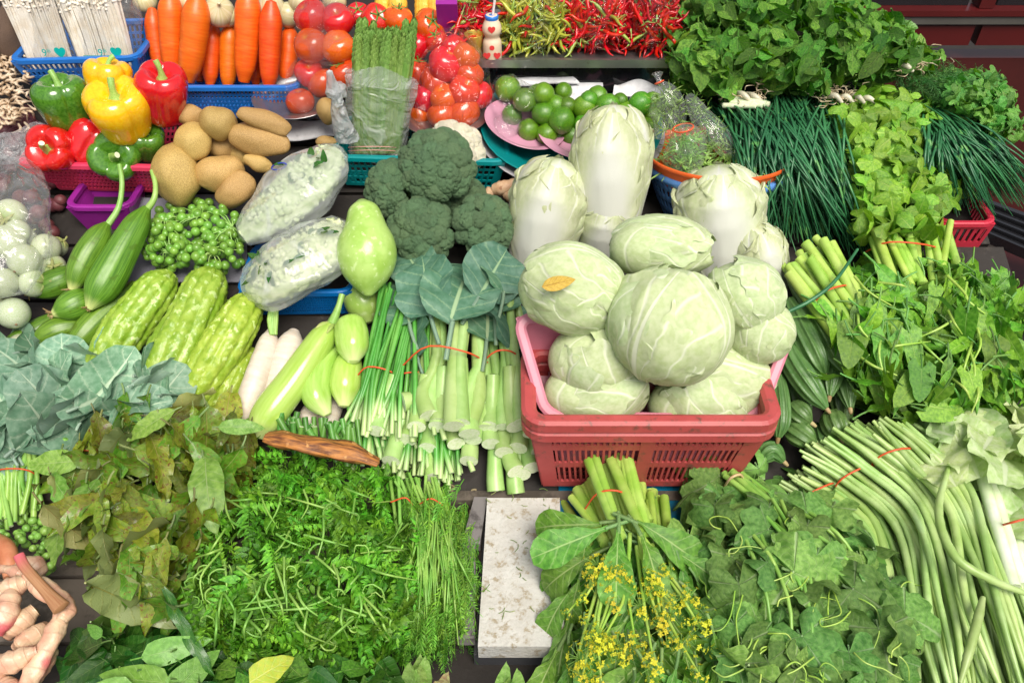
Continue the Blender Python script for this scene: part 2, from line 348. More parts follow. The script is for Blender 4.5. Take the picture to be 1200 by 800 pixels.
def placements(P, n, flow, hf, lay, L, rng, jit=25, tilt=18, lift=0, sj=.25, mid=.5):
    """leaf placements over a heap: world matrices; flow is a direction along the heap's surface"""
    xs = [p[0] for p in P]; ys = [p[1] for p in P]; out = []
    tries = 0
    while len(out) < n and tries < n*40:
        tries += 1; x = rng.uniform(min(xs), max(xs)); y = rng.uniform(min(ys), max(ys))
        if not inpoly(x, y, P): continue
        k = rng.uniform(*lay); h = hf(x, y)
        p = at(x, y, h*k); ex = at(x+6, y, hf(x+6, y)*k)-p; ey = at(x, y-6, hf(x, y-6)*k)-p
        nn = unit(np.cross(ex, ey)); nn = unit(nn*.75+np.array([0, -.15, .45]))
        fx, fy = flow(x, y); a = R(rng.gauss(0, jit)); fx, fy = fx*math.cos(a)-fy*math.sin(a), fx*math.sin(a)+fy*math.cos(a)
        d = unit(unit(ex)*fx-unit(ey)*fy); d = unit(d+nn*(math.tan(R(lift+rng.gauss(0, tilt)*.6))))
        s = unit(np.cross(d, nn)); nn = unit(nn+s*math.tan(R(max(-70, min(70, rng.gauss(0, tilt))))))
        l = L*(1+rng.uniform(-sj, sj)); out.append(yrot(p-d*l*mid, d, nn, l))
    return out
def scatter(th, geos, P, n, flow, hf, L, rng, name='leaf', lay=(.75, 1.), fill=0, flay=(.05, .68), fname=None, **kw):
    for M in placements(P, n, flow, hf, lay, L, rng, **kw): part(name, rng.choice(geos), th, M)
    if fill:
        g = Geo(geos[0].mats)
        for M in placements(P, int(fill*.62), flow, hf, flay, L, rng, **kw): g.merge(rng.choice(geos), M)
        part(fname or (name+'_mass'), g, th, kind='stuff')
def stemtube(px, r, n=7, ns=7, mats=(), cut=(0, 0), shape=None, rr=None, flat=1.):
    """px: list of (x, y, h) photo places; r radius in metres (number or list)"""
    P = crv([at(*p) for p in px], n); g = Geo(mats)
    rad = r if np.isscalar(r) else np.interp(np.linspace(0, 1, n), np.linspace(0, 1, len(r)), r)
    return tube(g, P, rad, ns=ns, cut=cut, shape=shape, flat=flat)
# ------------------------------------------------------------------ materials used by name
RBAND = plain('rubber_band', (.75, .1, .03), .5)
GSTEM = skin('green_stem', (.22, .42, .07), (.33, .52, .14), rough=.4, bump=.1)
CUT = skin('cut_end', (.66, .76, .46), (.80, .84, .64), scale=300, rough=.5, bump=.1)
CLEAR = film('clear_bag', haze=.10, gl=.5, rough=.07, scale=12)
CLOUDY = film('cloudy_bag', haze=.34, gl=.6, rough=.13, scale=9, bs=.5)
MILKY = film('milky_bag', haze=.26, rough=.2, gl=.3)
WRAP = film('stretch_wrap', haze=.008, scale=20, gl=.5, rough=.04)
BROWNSTEM = skin('brown_stem', (.2, .1, .05), (.35, .2, .09), bump=.4)
# ------------------------------------------------------------------ the stall and what stands round it
WOODDK = plain('dark_wood', (.02, .015, .012), .7, .5, 90, dirt=(.09, .075, .06), ds=9, dt=.6)
WOODGR = plain('grey_wood', (.13, .105, .085), .8, .6, 70, dirt=(.05, .04, .03), ds=7, dt=.5)
MAROON = plain('maroon_paint', (.07, .012, .011), .35, .1, 40, dirt=(.04, .02, .02), ds=8, dt=.6)
REDP = plain('red_paint', (.09, .008, .008), .3, .1, 40, dirt=(.1, .02, .02), ds=5, dt=.62)
GREYP = plain('grey_trim', (.09, .085, .075), .4, .1)
DARKGL = plain('dark_glass', (.012, .012, .014), .08, .0)
STEEL = plain('steel', (.5, .5, .5), .3, .05, 40, metal=.9, dirt=(.2, .17, .14), ds=14, dt=.6)
g = Geo([WOODDK]); box(g, (0, 1.6, -.02), (9, 7, .04)); wsetting('ground', g)
rng = random.Random(3)
deck = thing('stall_table', 'dark stained wooden stall table with a stepped top beneath all the vegetables', 'table', (0, 1, .3))
pgeos = {}
def slopeplank(y0, y1, m, z0=None, z1=None, x0=-1.25, x1=.86):
    z0 = S(y0)-.004 if z0 is None else z0; z1 = S(y1)-.004 if z1 is None else z1
    d = unit([0, y1-y0, z1-z0]); L = math.hypot(y1-y0, z1-z0); n = np.cross([1., 0, 0], d); g = Geo([m])
    box(g, np.array([(x0+x1)/2, (y0+y1)/2, (z0+z1)/2])-n*.012, (x1-x0, L-.006, .022), (np.array([1., 0, 0]), d, n)); part('plank', g, deck, smooth=False)
for i in range(6): slopeplank(.12+i*.093, .12+(i+1)*.093, WOODGR if i > 3 else WOODDK, x1=.95)
for i in range(7): slopeplank(.70+i*.0957, .70+(i+1)*.0957, WOODDK, x1=.86-.02*i)
for i in range(4): slopeplank(1.37+i*.11, 1.37+(i+1)*.11, WOODDK, x1=.68)
g = Geo([WOODGR]); box(g, (-.19, .69, .638), (2.1, .016, .05)); part('ledge_board', g, deck, smooth=False)
for x in (-1.2, .8):
    for y in (.15, .68, 1.75): g = Geo([WOODDK]); box(g, (x, y, .3), (.06, .06, .6)); part('leg', g, deck, smooth=False)
# red shopfront behind, lower than the table top
front = thing('shopfront', 'dark red panelled shopfront with black glass and a grey strip behind the herbs', 'shopfront', (0, 2.25, 0))
def pz(py, y=2.25): return at_y(1050, py, y)[2]
g = Geo([MAROON]); box(g, (.2, 2.32, pz(75)/2), (5, .06, pz(75))); part('lower_panel', g, front, smooth=False)
for i in range(7):
    x0 = -2.3+i*.72; g = Geo([REDP]); box(g, (x0+.36, 2.29, (pz(56)+pz(33))/2), (.70, .05, pz(33)-pz(56))); part('panel', g, front, smooth=False)
    g = Geo([DARKGL]); box(g, (x0+.36, 2.30, (pz(13)+pz(-260))/2), (.64, .02, pz(-260)-pz(13))); part('pane', g, front, smooth=False)
    g = Geo([REDP]); box(g, (x0, 2.29, (pz(13)+pz(-260))/2), (.04, .05, pz(-260)-pz(13)-.002)); part('post', g, front, smooth=False)
g = Geo([GREYP]); box(g, (.2, 2.285, (pz(30)+pz(21))/2), (5, .06, pz(21)-pz(30)-.001)); part('grey_strip', g, front, smooth=False)
g = Geo([REDP]); box(g, (.2, 2.28, (pz(20)+pz(13))/2), (5, .06, pz(13)-pz(20)-.001)); part('rail', g, front, smooth=False)
# maroon bench and dark slats on the right
bench = thing('low_bench', 'low maroon wooden bench beside the stall under the drooping green onion tips', 'bench', (1.05, 1.2, 0))
for i in range(3): g = Geo([MAROON]); box(g, (1.03, 1.02+.125*i, .6), (.42, .12, .02)); part('plank', g, bench, smooth=False)
for x in (.87, 1.2): g = Geo([MAROON]); box(g, (x, 1.2, .29), (.04, .3, .58)); part('leg', g, bench, smooth=False)
for i in range(5):
    g = Geo([DARKGL]); a = at(1140+i*1, 235+i*9, -.16); b = at(1230, 268+i*10, -.16); d = unit(b-a); n = np.array([0, 0, 1.]); n = unit(n-np.dot(n, d)*d)
    box(g, (a+b)/2, (np.linalg.norm(b-a)+.2, .012, .02), (d, np.cross(n, d), n))
    wsolid('dark_rail', g, ['thin dark metal rail on the low maroon bench, farthest from the viewer', 'second farthest thin dark rail on the low maroon bench', 'middle one of the thin dark rails on the low maroon bench', 'second nearest thin dark rail on the low maroon bench', 'nearest thin dark metal rail on the low maroon bench'][i], 'rail', 'thin dark rails on the low bench', smooth=False)

# ------------------------------------------------------------------ baskets
def nrm(a, b, c): return unit(np.cross(b-a, c-a))
def panel(g, A, B, C, D, nx, ny, t=.0025, bx=.35, by=.35, ex=.04, ey=.1, skipx=(), mi=0):
    """lattice wall A B (bottom) C D (top, above B and A): real openings between bars; skipx = solid stretches"""
    A, B, C, D = [np.asarray(p, float) for p in (A, B, C, D)]; n = nrm(A, B, D)
    P = lambda u, v: (A*(1-u)+B*u)*(1-v)+(D*(1-u)+C*u)*v
    def strip(u0, u1, v0, v1, tt):
        c = [P(u0, v0), P(u1, v0), P(u1, v1), P(u0, v1)]; V = [p-n*tt/2 for p in c]+[p+n*tt/2 for p in c]
        f = [[0, 3, 2, 1], [4, 5, 6, 7], [0, 1, 5, 4], [1, 2, 6, 5], [2, 3, 7, 6], [3, 0, 4, 7]]
        vv = np.array([V[k] for q in f for k in q]); g.add(vv, np.arange(24).reshape(6, 4), mi=mi)
    px, py = (1-2*ex)/nx, (1-2*ey)/ny
    strip(0, ex, 0, 1, t); strip(1-ex, 1, 0, 1, t); strip(ex, 1-ex, 0, ey, t); strip(ex, 1-ex, 1-ey, 1, t)
    for s0, s1 in skipx: strip(s0, s1, ey, 1-ey, t*1.15)
    for i in range(nx+1):
        u = ex+i*px
        if any(a < u < b for a, b in skipx): continue
        strip(max(ex, u-px*bx/2), min(1-ex, u+px*bx/2), ey, 1-ey, t*.92)
    for j in range(1, ny): v = ey+j*py; strip(ex, 1-ex, v-py*by/2, v+py*by/2, t*.84)
def rimtube(g, pts, w, h, mi=0, seg=5):
    """rounded-corner rectangular rim round four corner points"""
    P = [np.asarray(p, float) for p in pts]; path = []; r = .02
    for i in range(4):
        a, b, c = P[i-1], P[i], P[(i+1) % 4]; u, v = unit(a-b), unit(c-b)
        for k in range(seg+1):
            s = k/seg*PI/2; path.append(b+u*r*(1-math.sin(s))+v*r*(1-math.cos(s)))
    path = np.array(path); n = len(path); nrmv = unit(np.cross(P[1]-P[0], P[3]-P[0]))
    T = unit(np.roll(path, -1, 0)-np.roll(path, 1, 0)) if False else (np.roll(path, -1, 0)-np.roll(path, 1, 0)); T = T/np.linalg.norm(T, axis=1)[:, None]
    O = np.cross(T, nrmv); prof = [(-.5, -.5), (-.5, .3), (-.25, .5), (.25, .5), (.5, .3), (.5, -.5)]
    V = np.array([[path[i]+O[i]*a*w+nrmv*b*h for a, b in prof] for i in range(n)]); m = len(prof)
    g.add(V.reshape(-1, 3), [[i*m+j, i*m+(j+1) % m, ((i+1) % n)*m+(j+1) % m, ((i+1) % n)*m+j] for i in range(n) for j in range(m)], mi=mi)
def basket(name, label, L, Rr, H, D, tap, mat, nx=26, ny=5, nd_=14, t=.0025, rw=.010, rh=.008, group=None, bx=.4, by=.4, skipx=(), tilt=0., cat='basket', solidw=False, ey=.1, down=None):
    """L, R: the two ends of the near rim edge in the world; H deep, D from near to far, tap = how much each wall leans in"""
    L, Rr = np.asarray(L, float), np.asarray(Rr, float); u = unit(Rr-L); z = np.array([0, 0, 1.]); b = unit(np.cross(z, u)); z = unit(np.cross(u, b))
    if tilt: c, s = math.cos(tilt), math.sin(tilt); b, z = b*c+z*s, z*c-b*s
    T = [L, Rr, Rr+b*D, L+b*D]; B = [L+u*tap+b*tap-z*H, Rr-u*tap+b*tap-z*H, Rr-u*tap+b*(D-tap)-z*H, L+u*tap+b*(D-tap)-z*H]
    th = thing(name, label, cat, (B[0]+B[2])/2, group)
    for i, (p, q, k, sk) in enumerate(((0, 1, nx, skipx), (1, 2, nd_, ()), (2, 3, nx, skipx), (3, 0, nd_, ()))):
        g = Geo([mat])
        if solidw: panel(g, B[p], B[q], T[q], T[p], 1, 1, t, bx=2.2, by=2.2, ex=.3, ey=.3, skipx=((.2, .8),))
        else: panel(g, B[p], B[q], T[q], T[p], k, ny, t, bx=bx, by=by, skipx=sk, ey=ey)
        part('wall', g, th, smooth=False)
    g = Geo([mat]); panel(g, B[0], B[1], B[2], B[3], nx//2, nd_//2, t*1.1, bx=bx, by=by); part('bottom', g, th, smooth=False)
    g = Geo([mat]); rimtube(g, T, rw, rh); part('rim', g, th, smooth=False)
    return th, T, B
def plastic(name, c, rough=.35, dirt=None, dt=.62): return plain(name, c, rough, .06, 50, dirt=dirt, ds=18, dt=dt, lo=[x*.88 for x in c])
BLUEP = plastic('blue_plastic', (.015, .16, .55)); TEALP = plastic('teal_plastic', (.0, .24, .25)); PINKR = plastic('pink_red_plastic', (.72, .05, .12))
REDC = plain('red_crate_plastic', (.46, .075, .075), .5, .15, 40, dirt=(.14, .06, .045), ds=24, dt=.54, lo=(.38, .055, .055)); PINKP = plastic('pink_plastic', (.62, .22, .29), .4, (.3, .15, .15), .66)
MAGP = plastic('magenta_plastic', (.3, .02, .28)); ORANP = plastic('orange_plastic', (.75, .12, .02)); LBLUE = plastic('light_blue_plastic', (.1, .26, .62)); REDP2 = plastic('rose_red_plastic', (.55, .03, .06))
PLATE = plastic('mauve_plate', (.62, .3, .42), .25)
# enoki basket, carrot basket
H_ = .055
basket('basket', 'blue lattice basket holding the two bags of white enoki mushrooms', at(13, 72, .1), at(160, 68, .1), .075, .16, .018, BLUEP, nx=22, ny=5)
basket('basket', 'blue lattice basket under the row of upright carrots', at(165, 103, .085), at(348, 103, .085), .06, .12, .012, BLUEP, nx=36, ny=6, bx=.45, by=.45)
basket('basket', 'rose pink lattice basket piled with bell peppers', at(22, 192, .085), at(206, 197, .085), .065, .15, .03, PINKR, nx=30, ny=6, bx=.45, by=.45, rw=.012)
basket('basket', 'small magenta plastic tub under the rose pink pepper basket', at(78, 243, .05), at(150, 243, .05), .05, .08, .012, MAGP, solidw=True, nx=4, nd_=4, cat='tub')
basket('basket', 'teal lattice basket holding cauliflower behind the broccoli and the bagged asparagus', at(388, 184, .075), at(592, 190, .075), .06, .13, .015, TEALP, nx=26, ny=4, bx=.3, by=.3, rw=.012)
basket('basket', 'blue fine-mesh basket under the bagged cauliflower florets by the bottle gourd', at(280, 344, .06), at(412, 342, .06), .05, .12, .01, plastic('deep_blue_plastic', (.0, .13, .42)), nx=40, ny=7, bx=.5, by=.5)
basket('basket', 'rose red slotted crate corner poking out below the celery leaves', at(1104, 262, .045), at(1166, 262, .045), .09, .12, .01, REDP2, nx=7, ny=2, bx=.5, by=.45, ey=.12, cat='crate')
# the big red crate and the tilted pink basket inside it
Lr = at_y(620, 492, .675); Rr_ = at_y(908, 498, .675); Rr_[2] = Lr[2] = (Lr[2]+Rr_[2])/2
crate, CT, CB = basket('crate', 'weathered red slotted plastic crate with thick double rim below the cabbage pile', Lr, Rr_, .155, .125, .022, REDC, nx=34, ny=3, nd_=18, t=.004, rw=.019, rh=.016, bx=.42, by=.28, skipx=((0.0, .08), (.47, .535), (.92, 1.)), ey=.09, cat='crate')
g = Geo([REDC]); rimtube(g, [p-np.array([0, 0, .019]) for p in CT], .019, .015); part('rim', g, crate, smooth=False)
def lipquad(A, B, C, D, th_, t=.004, name='side'):
    g = Geo([PINKP]); panel(g, A, B, C, D, 1, 1, t, ex=.3, ey=.3, bx=3, by=2.2, skipx=((.2, .8),)); part(name, g, th_, smooth=False)
pk = thing('basket', 'smooth pink plastic basket tilted inside the red crate round the cabbages', 'basket', (CB[0]+CB[2])/2+np.array([0, 0, .01]))
fl, fr = at_y(640, 487, .708), at_y(886, 492, .708); bl, br = at_y(606, 372, .80), at_y(928, 384, .80); dn = np.array([0, .0, -.095])
dl, dr = dn+np.array([.025, 0, 0]), dn-np.array([.025, 0, 0])
lipquad(fl+dl, bl+dl, bl, fl, pk); lipquad(br+dr, fr+dr, fr, br, pk); lipquad(fl+dl, fr+dr, fr, fl, pk); lipquad(bl+dl, br+dr, br, bl, pk); lipquad(fl+dl, fr+dr, br+dr, bl+dl, pk, name='bottom')
g = Geo([PINKP]); rimtube(g, [fl, fr, br, bl], .014, .01); part('rim', g, pk, smooth=False)
# teal tray edge below the red crate
g = Geo([plastic('blue_tray', (.0, .14, .26))]); a = at(655, 578, .01); b = at(820, 583, .01)
box(g, (a+b)/2+np.array([0, .05, -.012]), (b[0]-a[0], .2, .03)); wsolid('tray', g, 'blue plastic tray edge showing under the red crate', 'tray', smooth=False)
# styrofoam box
FOAM = plain('foam', (.58, .57, .54), .8, .7, 200, dirt=(.30, .24, .15), ds=30, dt=.52, lo=(.48, .46, .42))
fb = thing('foam_box', 'dirty white styrofoam box lid with scattered green scraps in a dark frame', 'box', at(605, 680, 0))
def slab(g, c4, t0, t1, mi=0):
    c4 = [np.asarray(p, float) for p in c4]; V = [p+np.array([0, 0, t0]) for p in c4]+[p+np.array([0, 0, t1]) for p in c4]
    f = [[0, 3, 2, 1], [4, 5, 6, 7], [0, 1, 5, 4], [1, 2, 6, 5], [2, 3, 7, 6], [3, 0, 4, 7]]
    g.add(np.array([V[k] for q in f for k in q]), np.arange(24).reshape(6, 4), mi=mi)
c4 = [at(560, 757, .05), at(662, 757, .05), at(656, 583, .05), at(571, 583, .05)]
zt = max(p[2] for p in c4); 
for p in c4: p[2] = zt
g = Geo([FOAM]); slab(g, c4, -.028, 0); lid = part('lid', g, fb, smooth=False); m = lid.modifiers.new('bevel', 'BEVEL'); m.width = .004; m.segments = 3
c5 = [c4[0]+[-.006, .004, 0], c4[1]+[.006, .004, 0], c4[2]+[.004, 0, 0], c4[3]+[-.004, 0, 0]]
g = Geo([plain('dark_box', (.05, .05, .055), .6, .4)]); slab(g, c5, -.09, -.030); part('box_body', g, fb, smooth=False)
g = Geo([plain('grey_lath', (.22, .2, .2), .7, .5, dirt=(.06, .05, .05))])
a = at(566, 585, .035); b = at(552, 640, .035); c = at(545, 750, .03); slab(g, [b-[.012, 0, 0], b+[.012, 0, 0], a+[.006, 0, 0], a-[.012, 0, 0]], -.01, .006)
slab(g, [c-[.008, 0, 0], c+[.012, 0, 0], b+[.006, 0, .0], b-[.016, 0, .0]], -.012, .004)
wsolid('lath', g, 'scuffed grey plastic lath beside the dirty white styrofoam lid', 'lath', smooth=False)
SCR = skin('scrap', (.12, .22, .04), (.3, .35, .1)); g = Geo([SCR]); rs = random.Random(8)
for i in range(26):
    x, y = rs.uniform(572, 645), rs.uniform(590, 745); p = at(x, y, 0); p[2] = zt+.0015; a = rs.uniform(0, 6.3); l = rs.uniform(.0015, .007)
    d = np.array([math.cos(a), math.sin(a), 0])*l; q = np.array([-math.sin(a), math.cos(a), 0])*l*.4*rs.uniform(-1, 1); tube(g, crv([p-d, p+q, p+d], 5), .0005, ns=4)
o = part('scraps', g, fb, kind='stuff')
# litter on the grey ledge between the stems and the foam lid
g = Geo([plain('litter', (.3, .24, .13), .8, .3)])
for i in range(60):
    p = at(rs.uniform(425, 560), rs.uniform(560, 690), .003); a = rs.uniform(0, 6.3); l = rs.uniform(.003, .012); d = np.array([math.cos(a), math.sin(a), rs.uniform(0, .3)])*l
    tube(g, crv([p-d, p+np.array([0, 0, .002]), p+d], 4), rs.uniform(.0007, .0022), ns=4)
wsolid('plant_litter', g, 'dry plant scraps on the grey ledge planks', 'litter', kind='stuff')
# steel tray with the chilli bags, newspaper below it
tr = thing('steel_tray', 'long dented steel tray carrying the bags of red and green chillies', 'tray', at(650, 72, 0))
y0 = at(650, 72, .10)[1]; a = at_y(535, 74, y0); b = at_y(790, 74, y0); zt2 = a[2]
g = Geo([STEEL]); box(g, ((a[0]+b[0])/2, y0+.12, zt2-.004), (b[0]-a[0], .24, .004)); part('base', g, tr, smooth=False)
g = Geo([STEEL]); box(g, ((a[0]+b[0])/2, y0, zt2), (b[0]-a[0]+.01, .008, .014)); part('lip', g, tr, smooth=False)
g = Geo([DARKGL]); box(g, ((a[0]+b[0])/2, y0+.02, zt2-.035), (b[0]-a[0], .012, .05)); part('apron', g, tr, smooth=False)
TRAYY, TRAYZ = y0, zt2+.001
PAPER = plain('newsprint', (.68, .68, .7), .8, .1, dirt=(.4, .4, .42), ds=60, dt=.56)
def sheet(label, pts, h, mat=PAPER, name='newspaper', cat='newspaper', n=12):
    g = Geo([mat]); A, B, C, D = [at(*p) for p in pts]; rs = np.random.RandomState(len(label)); u = np.linspace(0, 1, n)[None, :, None]; v = np.linspace(0, 1, n)[:, None, None]
    P = (A*(1-u)+B*u)*(1-v)+(D*(1-u)+C*u)*v; P[..., 2] += h*(np.sin(u[..., 0]*7+rs.rand()*6)*np.cos(v[..., 0]*5+rs.rand()*6))
    Q = P.copy(); Q[..., 2] -= .0015
    g.add(P.reshape(-1, 3), gridq(n, n)); g.add(Q.reshape(-1, 3), gridq(n, n)[:, ::-1]); return wsolid(name, g, label, cat)
sheet('folded white newspaper under the steel tray behind the limes', [(655, 118, .05), (708, 120, .05), (706, 88, .05), (650, 90, .05)], .003)
sheet('flat grey newspaper sheets stacked under the steel tray above the bagged limes', [(595, 100, .06), (680, 97, .06), (665, 86, .06), (590, 90, .06)], .002)
sheet('crumpled printed newspaper under the steel tray near the bagged herbs', [(718, 112, .05), (780, 114, .05), (785, 94, .05), (722, 92, .05)], .008, n=20)
sheet('white paper lining under the potatoes beside the bagged asparagus', [(300, 165, .03), (395, 160, .03), (400, 140, .03), (330, 142, .03)], .003)
sheet('grey cloth under the pea eggplants', [(150, 330, .01), (290, 330, .01), (290, 230, .01), (160, 230, .01)], .004, plain('grey_cloth', (.2, .2, .24), .8, .3), 'cloth', 'cloth')
# plates and steel plate below the tomatoes
def dish(label, px, py, h, r, tiltv=(0, 0, 1), mat=PLATE, name='plate', dp=.018, cat='plate'):
    pr = smoothprof([(.0, 0), (.5*r, .0), (.62*r, .0), (.8*r, dp*.6), (r, dp), (r*1.01, dp+.002), (r*.98, dp+.001), (.8*r, dp*.6+.003), (.6*r, .003), (0, .003)], 30)
    g = Geo([mat]); lathe(g, pr, 40); return solid(name, g, zrot(at(px, py, h), tiltv), label, cat)
TEALPL = plastic('teal_plate', (.0, .2, .2)); GREYPL = plastic('grey_plate', (.4, .38, .4))
dish('grey metal plate lowest in the stack under the limes', 668, 168, .01, .155, (0, -.15, 1), GREYPL, dp=.03)
dish('teal plastic plate under the mauve plates of limes', 668, 160, .025, .15, (0, -.15, 1), TEALPL, dp=.03)
dish('mauve plastic plate under the bagged limes', 612, 156, .05, .068, (.25, -.1, 1))
dish('mauve plastic plate under the loose limes', 692, 162, .045, .088, (0, -.1, 1))
dish('grey steel dish under the wrapped tomatoes beside the carrots', 350, 118, .05, .075, (0, -.1, 1), STEEL, dp=.012)
dish('steel dish under the big bag of tomatoes', 522, 138, .05, .075, (0, -.1, 1), STEEL, dp=.012)
# orange basin in a blue colander
TL = lambda c: zrot(c, (0, .16, 1))
def colander():
    c = at(838, 208, .04); k = mpp(c); r = 82*k; th = thing('colander', 'light blue perforated plastic colander under the orange basin', 'colander', c)
    prof = smoothprof([(.62*r, -.075), (.72*r, -.055), (.86*r, -.02), (.95*r, .01), (r*.98, .022)], 13); ns = 120
    g = Geo([LBLUE]); th_ = np.linspace(0, 2*PI, ns, endpoint=False); V = np.array([[(p[0]*math.cos(a), p[0]*math.sin(a), p[1]) for a in th_] for p in prof]).reshape(-1, 3)
    q = gridq(ns, 13, True); keep = [i for i in range(len(q)) if not ((i // ns) % 2 == 1 and (i % ns) % 2 == 1 and 0 < i//ns < 11)]
    g.add(V, q[keep]); o = part('bowl', g, th, TL(c)); m = o.modifiers.new('thick', 'SOLIDIFY'); m.thickness = .002
    g = Geo([LBLUE]); lathe(g, [(r*.97, .018), (r*1.03, .018), (r*1.04, .024), (r*1.03, .03), (r*.97, .03)], 64); part('rim', g, th, TL(c))
    g = Geo([LBLUE]); lathe(g, [(0.001, -.078), (.64*r, -.078), (.64*r, -.072), (.001, -.072)], 48); part('bottom', g, th, TL(c))
    c2 = at(838, 194, .066); r2 = 81*mpp(c2); g = Geo([ORANP])
    lathe(g, smoothprof([(.001, -.05), (.6*r2, -.05), (.75*r2, -.035), (.93*r2, .0), (.99*r2, .022), (1.03*r2, .025), (1.03*r2, .019), (.97*r2, .018)][::-1]+[], 34), 64)
    o = solid('basin', g, TL(c2), 'orange plastic basin of herbs and small bags set in the blue colander', 'basin'); m = o.modifiers.new('thick', 'SOLIDIFY'); m.thickness = .002
    return c2, r2
BAS, BASR = colander()
# ------------------------------------------------------------------ vegetables with a body of their own
def gbody(px, rad, m, n=30, ns=24, shape=None, cut=(0, 0), flat=1., mats=None, amp=0., nsc=30., seed=0, pts=None, cmi=1):
    """a body along photo places px (x, y, h); rad = list of radii in photo pixels; returns geo, spine, radii in metres"""
    P = crv([at(*p) for p in px] if pts is None else pts, n); t = np.linspace(0, 1, n)
    k = np.array([mpp(p) for p in P]); rp = crv([(a, 0, 0) for a in rad], n)[:, 0]; rr = np.maximum(rp, .05)*k
    g = Geo(mats or [m]); tube(g, P, rr, ns=ns, shape=shape, cut=cut, flat=flat, cmi=cmi)
    if amp:
        C = P[len(P)//2]; V = g.V[0]; g.V[0] = np.array([v+unit(v-P[min(n-1, i//ns)])*amp*noise.noise(Vector((v-C)*nsc)+Vector((seed, 0, seed*2.))) for i, v in enumerate(V)])
    return g, P, rr
def ctr(P): c = P.mean(0); return np.array([c[0], c[1], P[:, 2].min()])
# --- sponge gourds (smooth luffa)
SPG = skin('sponge_gourd_skin', (.06, .155, .01), (.14, .28, .025), uvs=(34, 2.5, 1), rough=.38, bump=.25, bscale=90, c3=(.08, .16, .01), spot=.6, sscale=45, ends=[(.88, 1.0, (.5, .55, .2))], sss=.1)
TIP = skin('dried_tip', (.22, .14, .05), (.5, .4, .2), rough=.8, bump=.5)
def sponge(label, px, rad, seed, stem=None):
    ri = lambda th, t: 1+.022*np.cos(10*th+seed)+.012*np.sin(3*th+5*t)
    g, P, rr = gbody(px, rad, SPG, shape=ri, ns=40)
    th = thing('sponge_gourd', label, 'gourd', ctr(P), 'sponge gourds'); part('body', g, th)
    d = unit(P[-1]-P[-3]); g = Geo([TIP]); e = P[-2]+d*rr[-1]*.1
    for k in range(7):
        a = k*.9+seed; b = unit(np.cross(d, [math.cos(a), math.sin(a), .3])); tube(g, crv([e+b*.002, e+d*.004+b*.004, e+d*.009+b*.007*(k % 3)], 4), [.0022, .002, .0015, .0006], ns=5)
    part('blossom_end', g, th)
    if stem: part('stem', stemtube(stem, [.0055, .004, .0038], n=10, mats=[GSTEM, CUT], cut=(0, 1)), th)
spr = [3, 13, 15, 16, 17, 16.5, 14, 9, 2]
sponge('long green sponge gourd with pale curved stalk reaching above the magenta tub', [(126, 262, .09), (112, 285, .09), (97, 310, .085), (84, 340, .075)], [4, 13, 16, 17, 16, 13, 4], 1, [(126, 264, .09), (139, 243, .10), (143, 215, .11), (140, 193, .12)])
sponge('longest sponge gourd with a bent stalk beside the pea eggplants', [(172, 244, .09), (152, 278, .09), (128, 322, .08), (104, 362, .07)], [5, 14, 17, 19, 20.5, 18, 4], 2, [(172, 246, .09), (181, 232, .10), (182, 215, .105), (178, 200, .11)])
sponge('short sponge gourd pointing end-on beside the white eggplants', [(88, 322, .04), (62, 333, .045), (34, 344, .045)], [12, 17, 17, 13, 4], 3)
sponge('stubby sponge gourd seen end-on below the two long ones', [(102, 350, .05), (85, 358, .06), (62, 368, .065)], [14, 18, 18, 14, 4], 4)
sponge('small sponge gourd seen end-on above the glaucous kale leaves', [(100, 380, .03), (66, 388, .04), (38, 400, .045)], [10, 15, 16, 12, 4], 5)
sponge('sponge gourd lying in front of the others with its stalk end uphill', [(158, 332, .03), (140, 352, .035), (108, 382, .04), (80, 412, .045)], [5, 10, 14, 16, 17, 14, 5], 6)
sponge('thin sponge gourd wedged lowest, above the kale', [(112, 380, .015), (84, 400, .02), (60, 420, .02)], [10, 15, 15, 11, 4], 7)
sponge('sponge gourd half hidden behind the end-on ones', [(70, 372, .015), (30, 395, .02), (0, 410, .02)], [9, 13, 13, 10, 4], 8)
# --- bitter gourds
BIT = skin('bitter_gourd_skin', (.20, .34, .02), (.34, .47, .06), scale=60, rough=.35, bump=.5, bscale=140, c3=(.5, .64, .22), spot=.6, sscale=90, sss=.1, ends=[(.7, 1., (.45, .6, .15))])
def bitter(label, px, rad, seed, col=None):
    rs = np.random.RandomState(seed)
    def sh(th, t):
        r = .13*np.abs(np.cos(5*th+seed+.5*np.sin(t*6)))**.6-.06
        b = np.maximum(0, np.sin(th*22+seed+3*np.sin(t*31)))*np.maximum(0, np.sin(t*95+th*6+4*np.sin(th*3+seed)))
        c = np.maximum(0, np.sin(th*13+seed*2+2*np.sin(t*17)))*np.maximum(0, np.sin(t*52+seed+th*2))
        return .95+r+.05*b+.035*c+.02*np.sin(t*13+th)
    g, P, rr = gbody(px, rad, BIT, n=110, ns=96, shape=sh)
    th = thing('bitter_gourd', label, 'gourd', ctr(P), 'bitter gourds'); part('body', g, th)
bitter('pale bitter gourd nearest the sponge gourds, partly under the kale leaves', [(200, 322, .05), (180, 345, .055), (150, 385, .05), (118, 432, .04), (105, 450, .03)], [10, 20, 24, 25, 27, 25, 20, 12, 3], 11)
bitter('broad bitter gourd in the middle of the three below the pea eggplants', [(252, 318, .05), (238, 345, .06), (215, 395, .055), (190, 440, .05), (178, 462, .03)], [10, 22, 26, 27, 30, 31, 28, 18, 3], 12)
bitter('long bitter gourd beside the white radish', [(298, 346, .05), (280, 375, .06), (255, 415, .055), (228, 455, .04), (212, 490, .02)], [8, 20, 24, 26, 27, 26, 24, 18, 5], 13)
